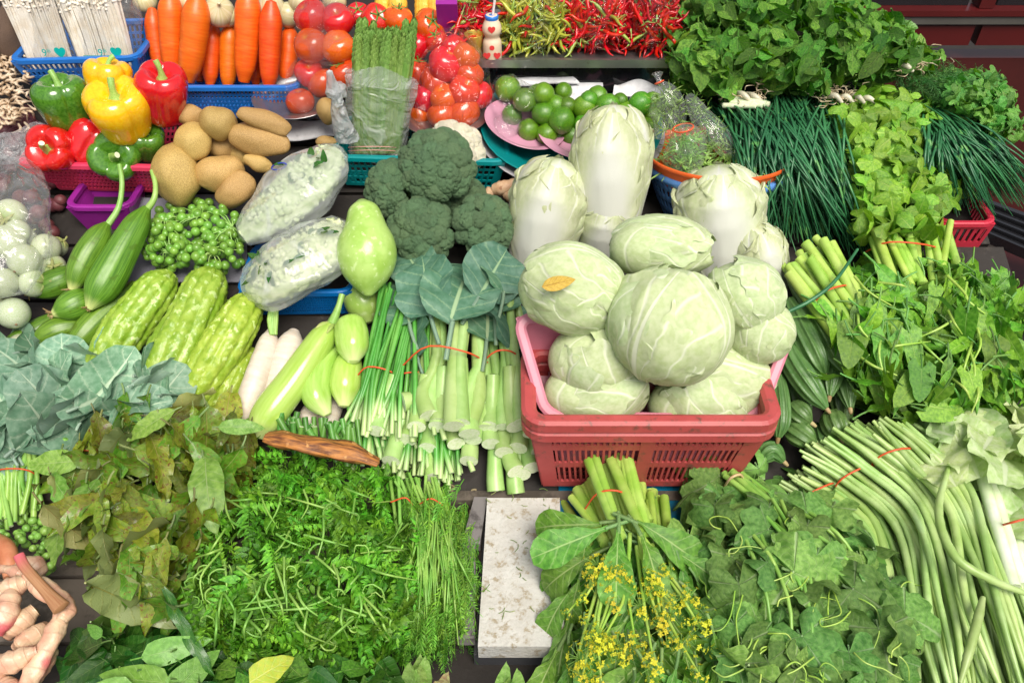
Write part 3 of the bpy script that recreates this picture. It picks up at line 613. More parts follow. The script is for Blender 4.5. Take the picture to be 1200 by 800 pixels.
bitter('bitter gourd mostly hidden under the one beside the radish', [(296, 410, .02), (280, 440, .025), (258, 480, .02), (240, 510, .01)], [8, 16, 18, 18, 15, 5], 14)
# --- white radish
RAD = skin('radish_skin', (.66, .57, .46), (.74, .67, .57), uvs=(2, 26, 1), rough=.45, bump=.25, c3=(.5, .36, .25), spot=.66, sscale=70, sss=.2)
def radish(label, px, rad, leaf=False, seed=0):
    g, P, rr = gbody(px, rad, RAD, ns=24, shape=lambda th, t: 1+.015*np.sin(t*60+th)+.02*np.sin(2*th+seed))
    th = thing('white_radish', label, 'radish', ctr(P), 'white radishes'); part('body', g, th)
    if leaf:
        for k in range(5): part('stalk', stemtube([(318+k*1.2, 392, .055), (318+k*2.2-3, 375, .06), (320+k*2-3, 360, .065)], [.003, .003, .002], n=5, mats=[GSTEM, CUT], cut=(0, 1)), th)
radish('white radish with cut green stalks beside the long green eggplant', [(318, 388, .04), (312, 410, .045), (298, 450, .045), (282, 495, .03), (274, 515, .02)], [5, 11, 13, 14, 14, 12, 8, 3], True)
radish('second white radish behind the long green eggplant', [(345, 388, .03), (338, 410, .035), (325, 450, .03), (312, 500, .02)], [6, 14, 16, 16, 14, 9], seed=2)
radish('white radish peeping out beneath the short green eggplants', [(372, 470, .0), (362, 490, .01), (352, 520, .0)], [8, 12, 12, 6], seed=3)
radish('white radish end beneath the short green eggplants, nearest the spring onions', [(398, 465, .0), (385, 490, .01), (378, 520, .0)], [8, 12, 12, 6], seed=4)
# --- green eggplants
GEG = skin('green_eggplant_skin', (.30, .50, .07), (.42, .62, .14), uvs=(5, 1.5, 1), rough=.18, bump=.04, coat=.35, sss=.15, ends=[(.75, 1., (.62, .74, .3))])
CALYX = skin('calyx', (.3, .42, .1), (.45, .4, .18), bump=.4, rough=.5)
def eggpl(label, px, rad, stem=None, seed=0):
    g, P, rr = gbody(px, rad, GEG, n=36, ns=28, shape=lambda th, t: 1+.02*np.sin(2*th+seed+3*t))
    th = thing('green_eggplant', label, 'eggplant', ctr(P), 'long and short green eggplants'); part('body', g, th)
    if stem:
        part('stem', stemtube(stem, [.0085, .006, .0045, .005], n=10, mats=[GSTEM, CUT], cut=(0, 1)), th); g = Geo([CALYX]); d = unit(P[3]-P[0]); T, N, B = frames(P)
        for k in range(6):
            a = k*PI/3+.4; o = N[1]*math.cos(a)+B[1]*math.sin(a); tube(g, crv([P[0]-d*.004+o*.003, P[1]+o*rr[1]*1.03, P[3]+o*(rr[3]+.001), P[5]+o*(rr[5]+.0008)], 6), [.003, .004, .004, .0035, .002, .0005], ns=6, flat=.5)
        part('calyx', g, th)
eggpl('long bright green eggplant reaching from the blue basket to the cut stems', [(388, 382, .07), (372, 405, .07), (345, 445, .065), (315, 485, .055), (302, 512, .045)], [8, 15, 17, 19, 20, 21, 18, 8], [(389, 380, .07), (396, 362, .075), (401, 345, .08)])
eggpl('short green eggplant lying uppermost beside the spring onions', [(408, 372, .075), (412, 392, .08), (414, 424, .075)], [6, 17, 19.5, 20, 18, 7], seed=2)
eggpl('curved short green eggplant between the long one and the spring onions', [(396, 408, .05), (376, 430, .055), (370, 460, .055), (384, 486, .05)], [5, 13, 17, 18, 16, 5], seed=3)
eggpl('plump short green eggplant half under the uppermost one', [(412, 410, .045), (406, 440, .05), (403, 476, .045)], [8, 16, 19, 18, 6], seed=4)
# --- bottle gourds
BOT = skin('bottle_gourd_skin', (.30, .47, .08), (.42, .58, .16), scale=30, rough=.28, bump=.06, c3=(.5, .64, .26), spot=.6, sscale=110, coat=.2, sss=.1)
def bottle_g(label, px, rad, seed=0):
    g, P, rr = gbody(px, rad, BOT, n=40, ns=36); wsolid('bottle_gourd', g, label, 'gourd', 'bottle gourds')
bottle_g('pear-shaped pale green bottle gourd standing beside the broccoli', [(424, 236, .13), (428, 262, .125), (430, 300, .11), (432, 346, .085)], [6, 17, 21, 25, 32, 35, 33, 24, 5])
bottle_g('bottle gourd mostly hidden under the pear-shaped one', [(418, 330, .03), (425, 352, .03), (432, 378, .02)], [8, 20, 22, 18, 5])
# --- round things shared through instances
def rgeo(prof, mats, ns=28, n=26, fn=None): g = Geo(mats); lathe(g, smoothprof(prof, n), ns, fn); return g
LIME = skin('lime_skin', (.03, .14, .005), (.13, .30, .012), scale=18, rough=.28, bump=.25, bscale=600, c3=(.5, .55, .08), spot=.68, sscale=22, coat=.3, val=.3, hue=.02)
LIMES = [rgeo([(.001, -1), (.09, -1.0), (.35, -.92), (.75, -.66), (1, 0), (.8, .62), (.4, .9), (.12, 1.02), (.05, .97), (.001, .96)], [LIME], fn=lambda th, t, r, z, s=s: (r*(1+.03*np.sin(3*th+s)+.015*np.sin(7*th+s)), z)) for s in range(3)]
lrow = [(595, 104, 15, .08, 1, 'largest lime inside the clear bag beside the tomatoes'), (615, 118, 14, .09, 1, 'lime in the middle of the clear bag of limes'), (600, 135, 12, .06, 1, 'lime at the bottom of the clear bag of limes'), (630, 112, 13, .07, 1, 'lime near the outer edge of the clear bag of limes'),
 (637, 110, 13, .10, 0, 'dark green lime just behind the clear bag of limes'), (637, 133, 14, .08, 0, 'lime touching the front of the clear bag'), (619, 153, 13, .06, 0, 'lime half under the clear bag, over the first mauve plate'), (658, 141, 16, .08, 0, 'big dark lime in the middle of the front row'), (641, 157, 13, .06, 0, 'yellow-green lime in the front row on the mauve plate'), (670, 160, 13, .05, 0, 'lime on the mauve plate, its lower half hidden by the rim'),
 (665, 124, 10, .09, 0, 'small yellowish lime in the back row by the newspaper'), (685, 126, 14, .09, 0, 'lime in the back row beneath the white newspaper'), (688, 146, 16, .07, 0, 'large lime right behind the tall napa cabbage'), (703, 136, 13, .08, 0, 'lime between two larger ones behind the tall napa cabbage'), (712, 124, 14, .1, 0, 'round green lime in the back row behind the napa cabbage'), (727, 118, 9, .1, 0, 'small lime farthest back beside the printed newspaper'),
 (733, 143, 16, .08, 0, 'yellow-blotched lime beside the tip of the napa cabbage'), (750, 122, 14, .1, 0, 'dark lime next to the bagged herbs'), (732, 130, 12, .09, 0, 'lime behind the yellow-blotched one'), (757, 150, 14, .07, 0, 'lime at the end of the pile touching the orange basin'), (742, 160, 13, .05, 0, 'lime low beside the orange basin'), (700, 113, 12, .08, 0, 'lime tucked behind the back row under the newspaper'), (722, 158, 13, .04, 0, 'lime hidden low behind the napa cabbage tip'), (660, 108, 11, .05, 0, 'lime in shade behind the bagged limes'), (651, 124, 12, .085, 0, 'lime between the bagged ones and the dark front one'), (676, 138, 11, .06, 0, 'lime deep in the middle of the pile'), (690, 118, 11, .10, 0, 'small lime on top of the back row'), (724, 132, 11, .07, 0, 'lime showing between the back row and the blotched one'), (744, 134, 11, .09, 0, 'lime above the blotched one near the bagged herbs'), (763, 136, 11, .08, 0, 'lime squeezed against the bagged herbs'), (655, 160, 11, .045, 0, 'lime low in front between two mauve plates'), (764, 118, 10, .09, 0, 'small lime half behind the knot of the tied herb bag')]
rng = random.Random(5)
def rnd_dir(rng, up=.3): return unit([rng.gauss(0, 1), rng.gauss(0, 1), rng.gauss(up, 1)])
for x, y, r, h, b, lb in lrow:
    p = at(x, y, h); M = zrot(p, rnd_dir(rng), rng.uniform(0, 6), r*mpp(p)*1.0); M[:3, 2] *= 1.04
    solid('lime', rng.choice(LIMES), M, lb, 'lime', 'limes')
TOM = skin('tomato_skin', (.58, .03, .006), (.68, .075, .01), scale=14, rough=.16, bump=.03, coat=.4, val=.15, hue=.018, ends=[(.8, 1., (.6, .2, .02))])
TOMS = []
TCAL = skin('tomato_calyx', (.08, .2, .03), (.12, .28, .05))
for s in range(3): TOMS.append(rgeo([(.001, -.82), (.3, -.84), (.75, -.62), (1, 0), (.85, .55), (.5, .8), (.2, .79), (.001, .72)], [TOM], fn=lambda th, t, r, z, s=s: (r*(1+.03*np.sin(3*th+s)+.02*np.cos(5*th+s*2)), z)))
tcal = Geo([TCAL])
for k in range(5):
    a = k*2*PI/5; d = np.array([math.cos(a), math.sin(a), 0]); tube(tcal, crv([(0, 0, .72), d*.25+[0, 0, .8], d*.5+[0, 0, .86], d*.6+[0, 0, 1.0]], 5), [.05, .07, .06, .04, .01], ns=5, flat=.5)
tube(tcal, crv([(0, 0, .7), (0, 0, .95), (.08, 0, 1.1)], 4), .05, ns=5)
tdat = [(365, 20, 18, .15, 'w', 'upper tomato of the pair in stretch wrap beside the carrots'), (396, 24, 17, .15, 'w', 'upper outer tomato of the wrapped pair beside the carrots'), (365, 54, 18, .13, 'w', 'lower tomato in stretch wrap beside the carrots'), (397, 56, 18, .13, 'w', 'lower wrapped tomato close to the asparagus'),
 (362, 86, 15, .09, 'w', 'wrapped tomato in the third row above the steel dish'), (352, 120, 15, .07, 'w', 'dark red wrapped tomato lowest on the steel dish'), (378, 98, 16, .08, 'w', 'wrapped tomato behind the white knot of the sleeve'), (404, 87, 16, .10, 0, 'loose orange-red tomato beside the white knot of the asparagus sleeve'),
 (440, 23, 16, .13, 's', 'tomato with a green calyx behind the asparagus tips'), (467, 24, 16, .13, 0, 'orange tomato behind the asparagus tips below the sweetcorn'), (503, 30, 17, .12, 's', 'round orange tomato with calyx beside the sweetcorn'), (512, 49, 13, .11, 0, 'pale orange tomato above the big tomato bag'), (489, 55, 14, .1, 0, 'tomato between the asparagus tips and the tomato bag'), (420, 18, 13, .12, 0, 'tomato farthest back beside the wrapped pair'),
 (488, 86, 16, .08, 0, 'tomato right beside the asparagus sleeve'), (497, 116, 17, .07, 'b', 'tomato low in the big bag next to the asparagus sleeve'),
 (532, 57, 14, .13, 'b', 'pinkish tomato at the top of the big clear bag'), (546, 67, 15, .13, 'b', 'bright red tomato at the top corner of the big bag'), (522, 76, 19, .12, 'b', 'tomato behind the folds of the big clear bag'), (511, 96, 17, .09, 'b', 'tomato in the middle of the big bag, asparagus side'), (550, 88, 15, .11, 'b', 'pale streaked tomato in the big bag near the limes'), (544, 106, 17, .1, 'b', 'orange tomato in the centre of the big bag'), (521, 115, 15, .09, 'b', 'small orange tomato low in the centre of the big bag'), (518, 136, 16, .07, 'b', 'red tomato at the bottom of the big bag on the steel dish'), (543, 132, 18, .07, 'b', 'large red tomato at the bottom of the big bag'), (561, 112, 15, .08, 'b', 'dark tomato in the big bag nearest the limes'), (493, 135, 14, .05, 'b', 'shaded tomato at the foot of the asparagus sleeve')]
for x, y, r, h, w, lb in tdat:
    p = at(x, y, h); z = unit([rng.gauss(0, .4), rng.gauss(-.2, .3), 1]) if w != 's' else unit([.35, -.6, .6]); M = zrot(p, z, rng.uniform(0, 6), r*mpp(p)*1.12)
    th = link('tomato', rng.choice(TOMS).mesh('tomato'), M, None, lb, 'tomato', 'tomatoes')
    if w in ('s', 0) : link('calyx', tcal.mesh('calyx'), M, th)
POT = skin('potato_skin', (.44, .28, .085), (.58, .40, .14), scale=22, rough=.5, bump=.4, bscale=220, c3=(.20, .11, .035), spot=.57, sscale=55, val=.14, sss=.05)
POTS = []
for s in range(5):
    V = []; g = Geo([POT]); lathe(g, smoothprof([(.001, -1), (.5, -.88), (.85, -.5), (1, 0), (.85, .5), (.5, .88), (.001, 1)], 30), 36)
    V = g.V[0]; W = nz(V, .9, .25, s); rs = np.random.RandomState(s)
    for k in range(7):
        e = unit(rs.randn(3)); d = np.linalg.norm(W/np.linalg.norm(W, axis=1)[:, None]-e, axis=1); W *= (1-.07*np.exp(-(d/.12)**2))[:, None]
    g.V[0] = W; POTS.append(g)
pdat = [(209, 206, 27, 37, 8, .08, 'largest brown potato leaning on the pepper basket'), (221, 136, 17, 13, 0, .12, 'small potato beside the red pepper'), (227, 168, 21, 24, -20, .11, 'yellow-brown potato above the largest one'), (256, 145, 19, 21, 15, .13, 'smooth round potato at the top of the heap'), (308, 141, 32, 13, -22, .14, 'long potato lying on top of the heap below the carrots'), (305, 165, 36, 19, -12, .11, 'long pale potato with speckled skin just under the top one'), (257, 204, 27, 22, 20, .08, 'rough brown potato in the middle of the heap'), (258, 174, 18, 14, 0, .08, 'dark potato deep in the heap between the paler ones'), (276, 222, 25, 19, 40, .07, 'pale potato in front against the bag of cauliflower'), (301, 191, 17, 10, -20, .09, 'small brown potato behind the bag of cauliflower'), (286, 182, 16, 12, 0, .07, 'potato hidden between the long one and the rough one'), (385, 131, 13, 16, 0, .09, 'potato behind the white knot of the asparagus sleeve'), (383, 168, 12, 9, 0, .06, 'potato just showing above the bag of cauliflower')]
def blob(name, geo, px, py, rx, ry, ang, h, label, cat, group, f=.85):
    """an egg-shaped body rx by ry photo pixels, its long axis turned ang degrees (counterclockwise in the photograph)"""
    p = at(px, py, h); k = mpp(p); ex = unit(at(px+5, py, h)-p); up = unit(np.array([0, .35, 1.])); a = R(ang); z = unit(ex*math.cos(a)+up*math.sin(a)); x = unit(np.cross(up, z)) if abs(ang) < 60 else unit(np.cross(ex, z)); y = np.cross(z, x)
    M = np.eye(4); s2 = min(rx, ry)
    M[:3, 2] = z*rx*k; M[:3, 0] = x*(ry*k*.95); M[:3, 1] = y*ry*k; M[:3, 3] = p; return link(name, geo.mesh(name), M, None, label, cat, group)
for x, y, rx, ry, a, h, lb in pdat: blob('potato', POTS[(x+y) % 5], x, y, rx, ry, a, h, lb, 'potato', 'potatoes')
ONI = skin('onion_skin', (.5, .45, .22), (.62, .56, .36), uvs=(14, 1.2, 1), rough=.3, bump=.1, coat=.2)
ONION = rgeo([(.001, -.85), (.3, -.84), (.8, -.55), (1, 0), (.8, .55), (.35, .85), (.12, 1.0), (.08, 1.3), (.001, 1.32)], [ONI])
for x, y, r, h, lb in [(257, 14, 18, .13, 'pale onion between the second and third pair of carrots'), (222, 4, 14, .13, 'pale onion behind the first three carrots'), (268, 20, 12, .12, 'small pale onion just behind the tall carrots'), (318, 12, 18, .13, 'pale onion behind the tallest carrot'), (338, 18, 15, .12, 'greenish onion behind the last carrot'), (352, 3, 14, .14, 'onion above the wrapped tomatoes'), (170, 2, 14, .12, 'onion beside the enoki bags'), (392, 2, 14, .14, 'onion behind the wrapped tomatoes beside the corn')]:
    p = at(x, y, h); solid('onion', ONION, zrot(p, rnd_dir(rng, 2), 0, r*mpp(p)), lb, 'onion', 'onions')
TAR = skin('taro_skin', (.12, .07, .05), (.22, .14, .1), scale=50, rough=.8, bump=.9, bscale=150)
g = Geo([TAR]); g.merge(POTS[1])
for x, y, rx, ry, a, h, lb in [(12, 38, 30, 18, 70, .10, 'rough brown taro root at the corner of the stall'), (32, 22, 24, 12, 80, .08, 'rough brown taro root beside the enoki basket'), (-14, 60, 26, 18, 60, .08, 'rough brown taro root cut by the picture edge')]:
    q = Geo([TAR]); q.add(g.V[0], POTS[1].Q[0], UV=POTS[1].UV[0]); blob('taro_root', q, x, y, rx, ry, a, h, lb, 'taro', 'taro roots')
# --- carrots
CAR = skin('carrot_skin', (.78, .11, .004), (.82, .16, .008), uvs=(1.5, 40, 1), rough=.4, bump=.3, bscale=60, sss=.15, val=.08)
cdat = [(178, 10, 190, 90, 11, .02, 'shorter carrot at the end of the row by the enoki'), (199, -10, 202, 88, 15, 0, 'thick upright carrot behind the red pepper stalk'), (232, -6, 220, 96, 17, -.01, 'thick leaning carrot just behind the red pepper'), (251, 30, 246, 100, 12, .03, 'short carrot behind the leaning one'), (270, 28, 267, 104, 12, .03, 'carrot tucked behind in the middle of the row'), (291, -14, 286, 96, 16, -.01, 'longest carrot standing in the middle of the basket'), (300, 40, 300, 100, 9, .035, 'thin carrot in shadow behind the two tall middle ones'), (318, 2, 315, 104, 14, -.01, 'tall carrot second from the wrapped tomatoes'), (340, 32, 334, 96, 12, .01, 'shorter carrot next to the wrapped tomatoes'), (236, 40, 234, 96, 9, .04, 'carrot only showing between the leaning ones')]
for i, (x0, y0, x1, y1, r, dy, lb) in enumerate(cdat):
    b = at(x1, y1, .07)+np.array([0, .03+dy, 0]); b = at_y(x1, y1, b[1]); t = at_y(x0, y0, b[1]+.05); g, P, rr = gbody(None, [r*.4, r*.88, r*.95, r*.9, r*.85, r*.74, r*.4], CAR, n=34, ns=22, pts=[t, (t+b)/2+np.array([.002*(i % 3-1), 0, 0]), b], shape=lambda th, t: 1+.012*np.sin(t*75+th*2)+.01*np.sin(t*31))
    wsolid('carrot', g, lb, 'carrot', 'carrots')
# --- bell peppers
def pepmat(n, a, b): return skin(n, a, b, scale=10, rough=.14, bump=.02, coat=.6, val=.04, hue=.004, sss=.05)
PG = pepmat('green_pepper', (.05, .16, .01), (.09, .24, .02)); PY = pepmat('yellow_pepper', (.85, .42, .005), (.88, .50, .01)); PR = pepmat('red_pepper', (.55, .008, .008), (.66, .02, .012))
def pepper(label, px, py, r, h, axis, m, spin=0, lob=4, sz=1., stem=1, seed=0):
    p = at(px, py, h); k = r*mpp(p)
    def fn(th, t, rr, z):
        l = np.abs(np.cos(lob*(th+.15*np.sin(th+seed))/2))**.55; w = np.clip(np.sin(PI*np.clip(t*1.02, 0, 1)), 0, 1)
        return rr*(.84+.2*l*(.5+.5*w)+.04*np.sin(th+seed)), z+.16*(l-.6)*(t > .5)*(rr > .15)*np.clip((t-.5)*3, 0, 1)-.12*(1-l)*(t < .3)*1.
    g = Geo([m]); lathe(g, smoothprof([(.001, -.72*sz), (.22, -.78*sz), (.5, -.92*sz), (.78, -.72*sz), (.92, -.2*sz), (1.03, .3*sz), (.98, .7*sz), (.72, .92*sz), (.4, .8*sz), (.15, .62*sz), (.001, .6*sz)], 44), 64, fn)
    M = zrot(p, axis, spin, k); th = thing('bell_pepper', label, 'pepper', p-np.array([0, 0, k*.8]), 'bell peppers'); part('body', g, th, M)
    g = Geo([GSTEM, CUT]); tube(g, crv([(0, 0, .6*sz), (.02, 0, .8*sz), (.1, .02, 1.02*sz), (.28, .05, 1.2*sz)], 10), np.interp(np.linspace(0, 1, 10), [0, .2, .5, 1], [.26, .15, .1, .12]), ns=12, cut=(0, 1)); part('stem', g, th, M)
pepper('dark green bell pepper standing at the corner of the pepper basket', 76, 121, 30, .14, (.0, .05, 1), PG, 2.2, 3)
pepper('yellow bell pepper behind the front yellow one', 127, 96, 25, .17, (.2, .25, 1), PY, .5, 4)
pepper('large yellow bell pepper on top of the heap, stalk towards the viewer', 142, 132, 35, .15, (.08, -.25, 1), PY, 1.5, 4)
pepper('tall red bell pepper leaning against the blue carrot basket', 192, 112, 29, .15, (.25, -.15, 1), PR, 2.4, 4, 1.25)
pepper('red bell pepper lying low with its curved stalk facing out', 66, 176, 27, .095, (-.1, -.85, .55), PR, .7, 4)
pepper('red bell pepper in shadow beneath the green one', 104, 168, 25, .09, (.5, .6, .6), PR, 1.2, 4)
pepper('green bell pepper lying low in front under the large yellow one', 137, 184, 28, .08, (.25, -.9, .5), PG, .2, 4)
pepper('small green bell pepper tucked behind the low green one', 172, 168, 21, .085, (.3, -.2, 1), PG, .9, 4)
# --- white eggplants in a clear bag
WEG = skin('white_eggplant_skin', (.56, .59, .45), (.44, .52, .30), scale=14, rough=.2, bump=.03, coat=.3, ends=[(.62, .95, (.3, .42, .12))], c3=(.38, .50, .22), spot=.60, sscale=30, sss=.1)
WNIP = skin('blossom_scar', (.2, .12, .05), (.3, .2, .1))
WE = rgeo([(.001, -.92), (.05, -.93), (.4, -.84), (.85, -.45), (1, .05), (.85, .6), (.5, .86), (.001, .92)], [WEG]); WN = Geo([WNIP]); lathe(WN, [(.001, -.97), (.07, -.965), (.09, -.93), (.05, -.9)], 9)
WC = Geo([CALYX])
for k in range(5):
    a = k*2*PI/5; d = np.array([math.cos(a), math.sin(a), 0]); tube(WC, crv([(0, 0, .95), d*.35+[0, 0, .93], d*.7+[0, 0, .76], d*.86+[0, 0, .56]], 6), [.08, .14, .13, .08, .03, .01][:6], ns=6, flat=.4)
tube(WC, crv([(0, 0, .9), (.02, 0, 1.2), (.1, 0, 1.5)], 5), .09, ns=7)
for x, y, r, h, ax, lb in [(13, 251, 18, .09, (0, -.7, .5), 'white eggplant highest in the heap against the clear bag'), (8, 285, 20, .09, (.1, .9, .1), 'white eggplant at the picture edge with its scar facing out'), (28, 306, 19, .08, (.2, .8, .3), 'white-and-green eggplant in the middle of the heap'), (54, 291, 16, .07, (-.1, .9, .2), 'white eggplant with a dark scar beside the sponge gourd stalk'), (20, 272, 14, .09, (0, .6, .6), 'white eggplant behind the edge one'), (30, 278, 11, .07, (.3, .8, .4), 'small white eggplant peeping from behind'), (3, 332, 17, .08, (.0, .9, .0), 'white eggplant cut off by the picture edge, scar facing out'), (16, 368, 18, .06, (-.5, .7, -.2), 'largest white eggplant at the front of the heap'), (38, 332, 16, .06, (.6, -.2, .3), 'white eggplant resting on the end-on sponge gourd'), (62, 312, 14, .05, (.4, -.6, .4), 'white eggplant with calyx beside the longest gourds'), (66, 290, 12, .04, (.6, .3, .4), 'white eggplant with green stalk farthest from the bag'), (-12, 360, 18, .05, (.3, .8, .1), 'white eggplant beyond the picture edge'), (26, 408, 17, .02, (.2, .8, .2), 'greenish white eggplant under the sponge gourds')]:
    p = at(x, y, h); z = -np.asarray(ax, float); z = unit([ax[0], ax[1], ax[2]]) if 'calyx' in lb or 'stalk' in lb else unit([ax[0], ax[1]+.2, -ax[2]*.2+.15]); M = zrot(p, z, rng.uniform(0, 6), r*mpp(p)*1.03)
    th = link('white_eggplant', WE.mesh('white_eggplant'), M, None, lb, 'eggplant', 'round white eggplants'); link('scar', WN.mesh('scar'), M, th); link('calyx', WC.mesh('calyx'), M, th)
# --- pea eggplants
PEA = skin('pea_eggplant_skin', (.11, .27, .025), (.20, .40, .06), scale=60, rough=.3, bump=.05, coat=.15, val=.2)
PB = rgeo([(.001, -1), (.5, -.86), (.87, -.5), (1, 0), (.87, .5), (.5, .86), (.001, 1)], [PEA], 14, 12); pst = Geo([GSTEM]); tube(pst, crv([(0, 0, .9), (.05, 0, 1.6), (.3, 0, 2.4)], 4), [.3, .16, .12, .14], ns=5)
peap = [(160, 262), (175, 240), (215, 235), (262, 238), (284, 252), (286, 285), (284, 325), (240, 322), (200, 316), (165, 310), (158, 290)]
pc = [(190, 262, 'cluster of pea eggplants beside the stalk of the longest sponge gourd'), (232, 256, 'cluster of pea eggplants in the middle of the heap on the grey cloth'), (268, 268, 'cluster of pea eggplants beside the bagged cauliflower'), (195, 298, 'cluster of pea eggplants just above the bitter gourd tips'), (245, 300, 'cluster of pea eggplants in front near the middle bitter gourd')]
hfp = dome(peap, .03, .085, 35)
for cx_, cy_, lb in pc:
    o = at(cx_, cy_, .02); th = thing('pea_eggplant_cluster', lb, 'pea eggplants', o, 'clusters of pea eggplants'); root = at(cx_+4, cy_-2, hfp(cx_, cy_)*.9); n = 0; g = Geo([GSTEM])
    while n < 52:
        x, y = cx_+rng.gauss(0, 17), cy_+rng.gauss(0, 17)
        if not inpoly(x, y, peap): continue
        n += 1; p = at(x, y, hfp(x, y)*rng.uniform(.55, 1.05)); s = rng.uniform(4.4, 6.)*mpp(p); z = unit(unit(root-p)+np.array([rng.gauss(0, .3), rng.gauss(0, .3), rng.gauss(.1, .3)])); M = zrot(p, z, rng.uniform(0, 6), s)
        b = part('berry', PB, th, M)
        if n % 2: tube(g, crv([p+z*s*.9, (p+root)/2+np.array([0, 0, .006]), root], 5), [.0009, .0009, .0009, .0011, .0014], ns=4)
    part('stalks', g, th)
# --- ginger
GIN = skin('ginger_skin', (.5, .28, .16), (.62, .42, .27), scale=60, rough=.5, bump=.4, c3=(.35, .17, .1), spot=.6, sscale=50)
g = Geo([GIN, CUT])
for pts, rad in [([(578, 222, .05), (600, 218, .06), (632, 208, .06)], [6, 9, 8, 9, 5]), ([(590, 222, .05), (604, 232, .05), (618, 240, .04)], [6, 9, 8, 4]), ([(600, 216, .05), (612, 212, .06), (606, 205, .06)], [7, 7, 4]), ([(576, 222, .05), (572, 230, .04), (580, 240, .03)], [6, 7, 4])]:
    q, P, rr = gbody(pts, rad, GIN, n=16, ns=14, shape=lambda th, t: 1+.05*np.sin(t*40)); g.merge(q)
wsolid('ginger_root', g, 'knobbly pale brown ginger root between the broccoli and a napa cabbage', 'ginger')
g = Geo([GIN, CUT])
for pts, rad in [([(900, 275, .05), (882, 268, .05), (870, 272, .04)], [5, 7, 5]), ([(890, 300, .04), (905, 290, .04), (910, 275, .04)], [5, 7, 5])]: q, P, rr = gbody(pts, rad, GIN, n=12, ns=12); g.merge(q)
wsolid('ginger_root', g, 'small brown ginger piece behind the napa cabbages beside the dark chives', 'ginger')
# --- broccoli and cauliflower
def florets(seed, m, beads=70, amp=.06):
    rs = np.random.RandomState(seed); B = rs.randn(beads, 3); B[:, 2] = np.abs(B[:, 2]); B /= np.linalg.norm(B, axis=1)[:, None]
    g = Geo([m]); lathe(g, smoothprof([(.001, 1), (.5, .88), (.85, .55), (1, .05), (.9, -.3), (.55, -.5), (.3, -.8)], 34), 44); V = g.V[0]; U = V/np.linalg.norm(V, axis=1)[:, None]
    d = np.sort(np.linalg.norm(U[:, None]-B[None], axis=2), axis=1)[:, 0]; f = np.sqrt(np.maximum(0, 1-(d/.26)**2)); g.V[0] = V*(1-.09+.23*f)[:, None]+.0; return g
BRO = skin('broccoli_buds', (.07, .15, .075), (.16, .27, .13), scale=120, rough=.7, bump=1., bscale=420, c3=(.22, .34, .13), spot=.57, sscale=90, val=.15, hue=.015)
BROS = skin('broccoli_stalk', (.2, .34, .1), (.3, .44, .16), rough=.5); CAU = skin('cauliflower_curd', (.72, .66, .48), (.8, .76, .62), scale=60, rough=.6, bump=.8, bscale=260, sss=.2)
FLO = [florets(i, BRO) for i in range(4)]; CFL = [florets(i+9, CAU, 60) for i in range(3)]
def heady(name, label, cat, x, y, r, h, ax, geos, sm, seed, n=30, fsz=.36, group=None, squash=.72):
    rs = random.Random(seed); p = at(x, y, h); k = r*mpp(p); ax = unit(ax); M0 = zrot(p, ax, 0, 1.); th = thing(name, label, cat, p-ax*k*.6, group); pts = []
    for i in range(n):
        z = 1-(i+.5)/n*1.12; q = math.sqrt(max(0, 1-z*z)); a = i*2.39996+rs.uniform(-.2, .2); d = np.array([q*math.cos(a), q*math.sin(a), z]); c = d*(1-fsz*.75)*np.array([1, 1, squash]); s = fsz*rs.uniform(.82, 1.25)*k
        part('floret', rs.choice(geos), th, mat4(p, M0[:3, 0], M0[:3, 1], M0[:3, 2])@zrot(c*k, d, rs.uniform(0, 6), s))
    g = Geo([geos[0].mats[0]]); lathe(g, smoothprof([(.001, .55), (.5, .42), (.74, 0), (.5, -.3), (.3, -.5)], 14), 20); part('core', g, th, mat4(p, M0[:3, 0], M0[:3, 1], M0[:3, 2], k))
    g = Geo([sm, CUT]); tube(g, crv([(0, 0, -.2), (0, 0, -.6), (.05, 0, -1.0)], 8), [.4, .3, .26, .26, .25, .25, .25, .25], ns=12, cut=(0, 1)); part('stalk', g, th, mat4(p, M0[:3, 0], M0[:3, 1], M0[:3, 2], k))
heady('cauliflower', 'cream cauliflower in the teal basket behind the largest broccoli', 'cauliflower', 532, 176, 32, .07, (.1, -.2, 1), CFL, BROS, 4)
heady('broccoli', 'largest broccoli head on top of the broccoli pile', 'broccoli', 512, 196, 43, .12, (.05, -.55, .85), FLO, BROS, 1, 64, .225, 'broccoli heads', .8)
heady('broccoli', 'broccoli head turned sideways next to the bottle gourd', 'broccoli', 458, 222, 33, .09, (-.7, -.5, .5), FLO, BROS, 2, 46, .245, 'broccoli heads')
heady('broccoli', 'broccoli head lowest in the pile above the kale leaves', 'broccoli', 494, 272, 39, .08, (-.1, -.75, .6), FLO, BROS, 3, 54, .235, 'broccoli heads')
heady('broccoli', 'small green broccoli head beside the first napa cabbage', 'broccoli', 567, 264, 35, .085, (.35, -.6, .7), FLO, BROS, 5, 50, .24, 'broccoli heads')
heady('broccoli', 'broccoli head in shade between the largest one and the small one', 'broccoli', 543, 235, 28, .05, (.4, -.3, .8), FLO, BROS, 6, 45, .28, 'broccoli heads')
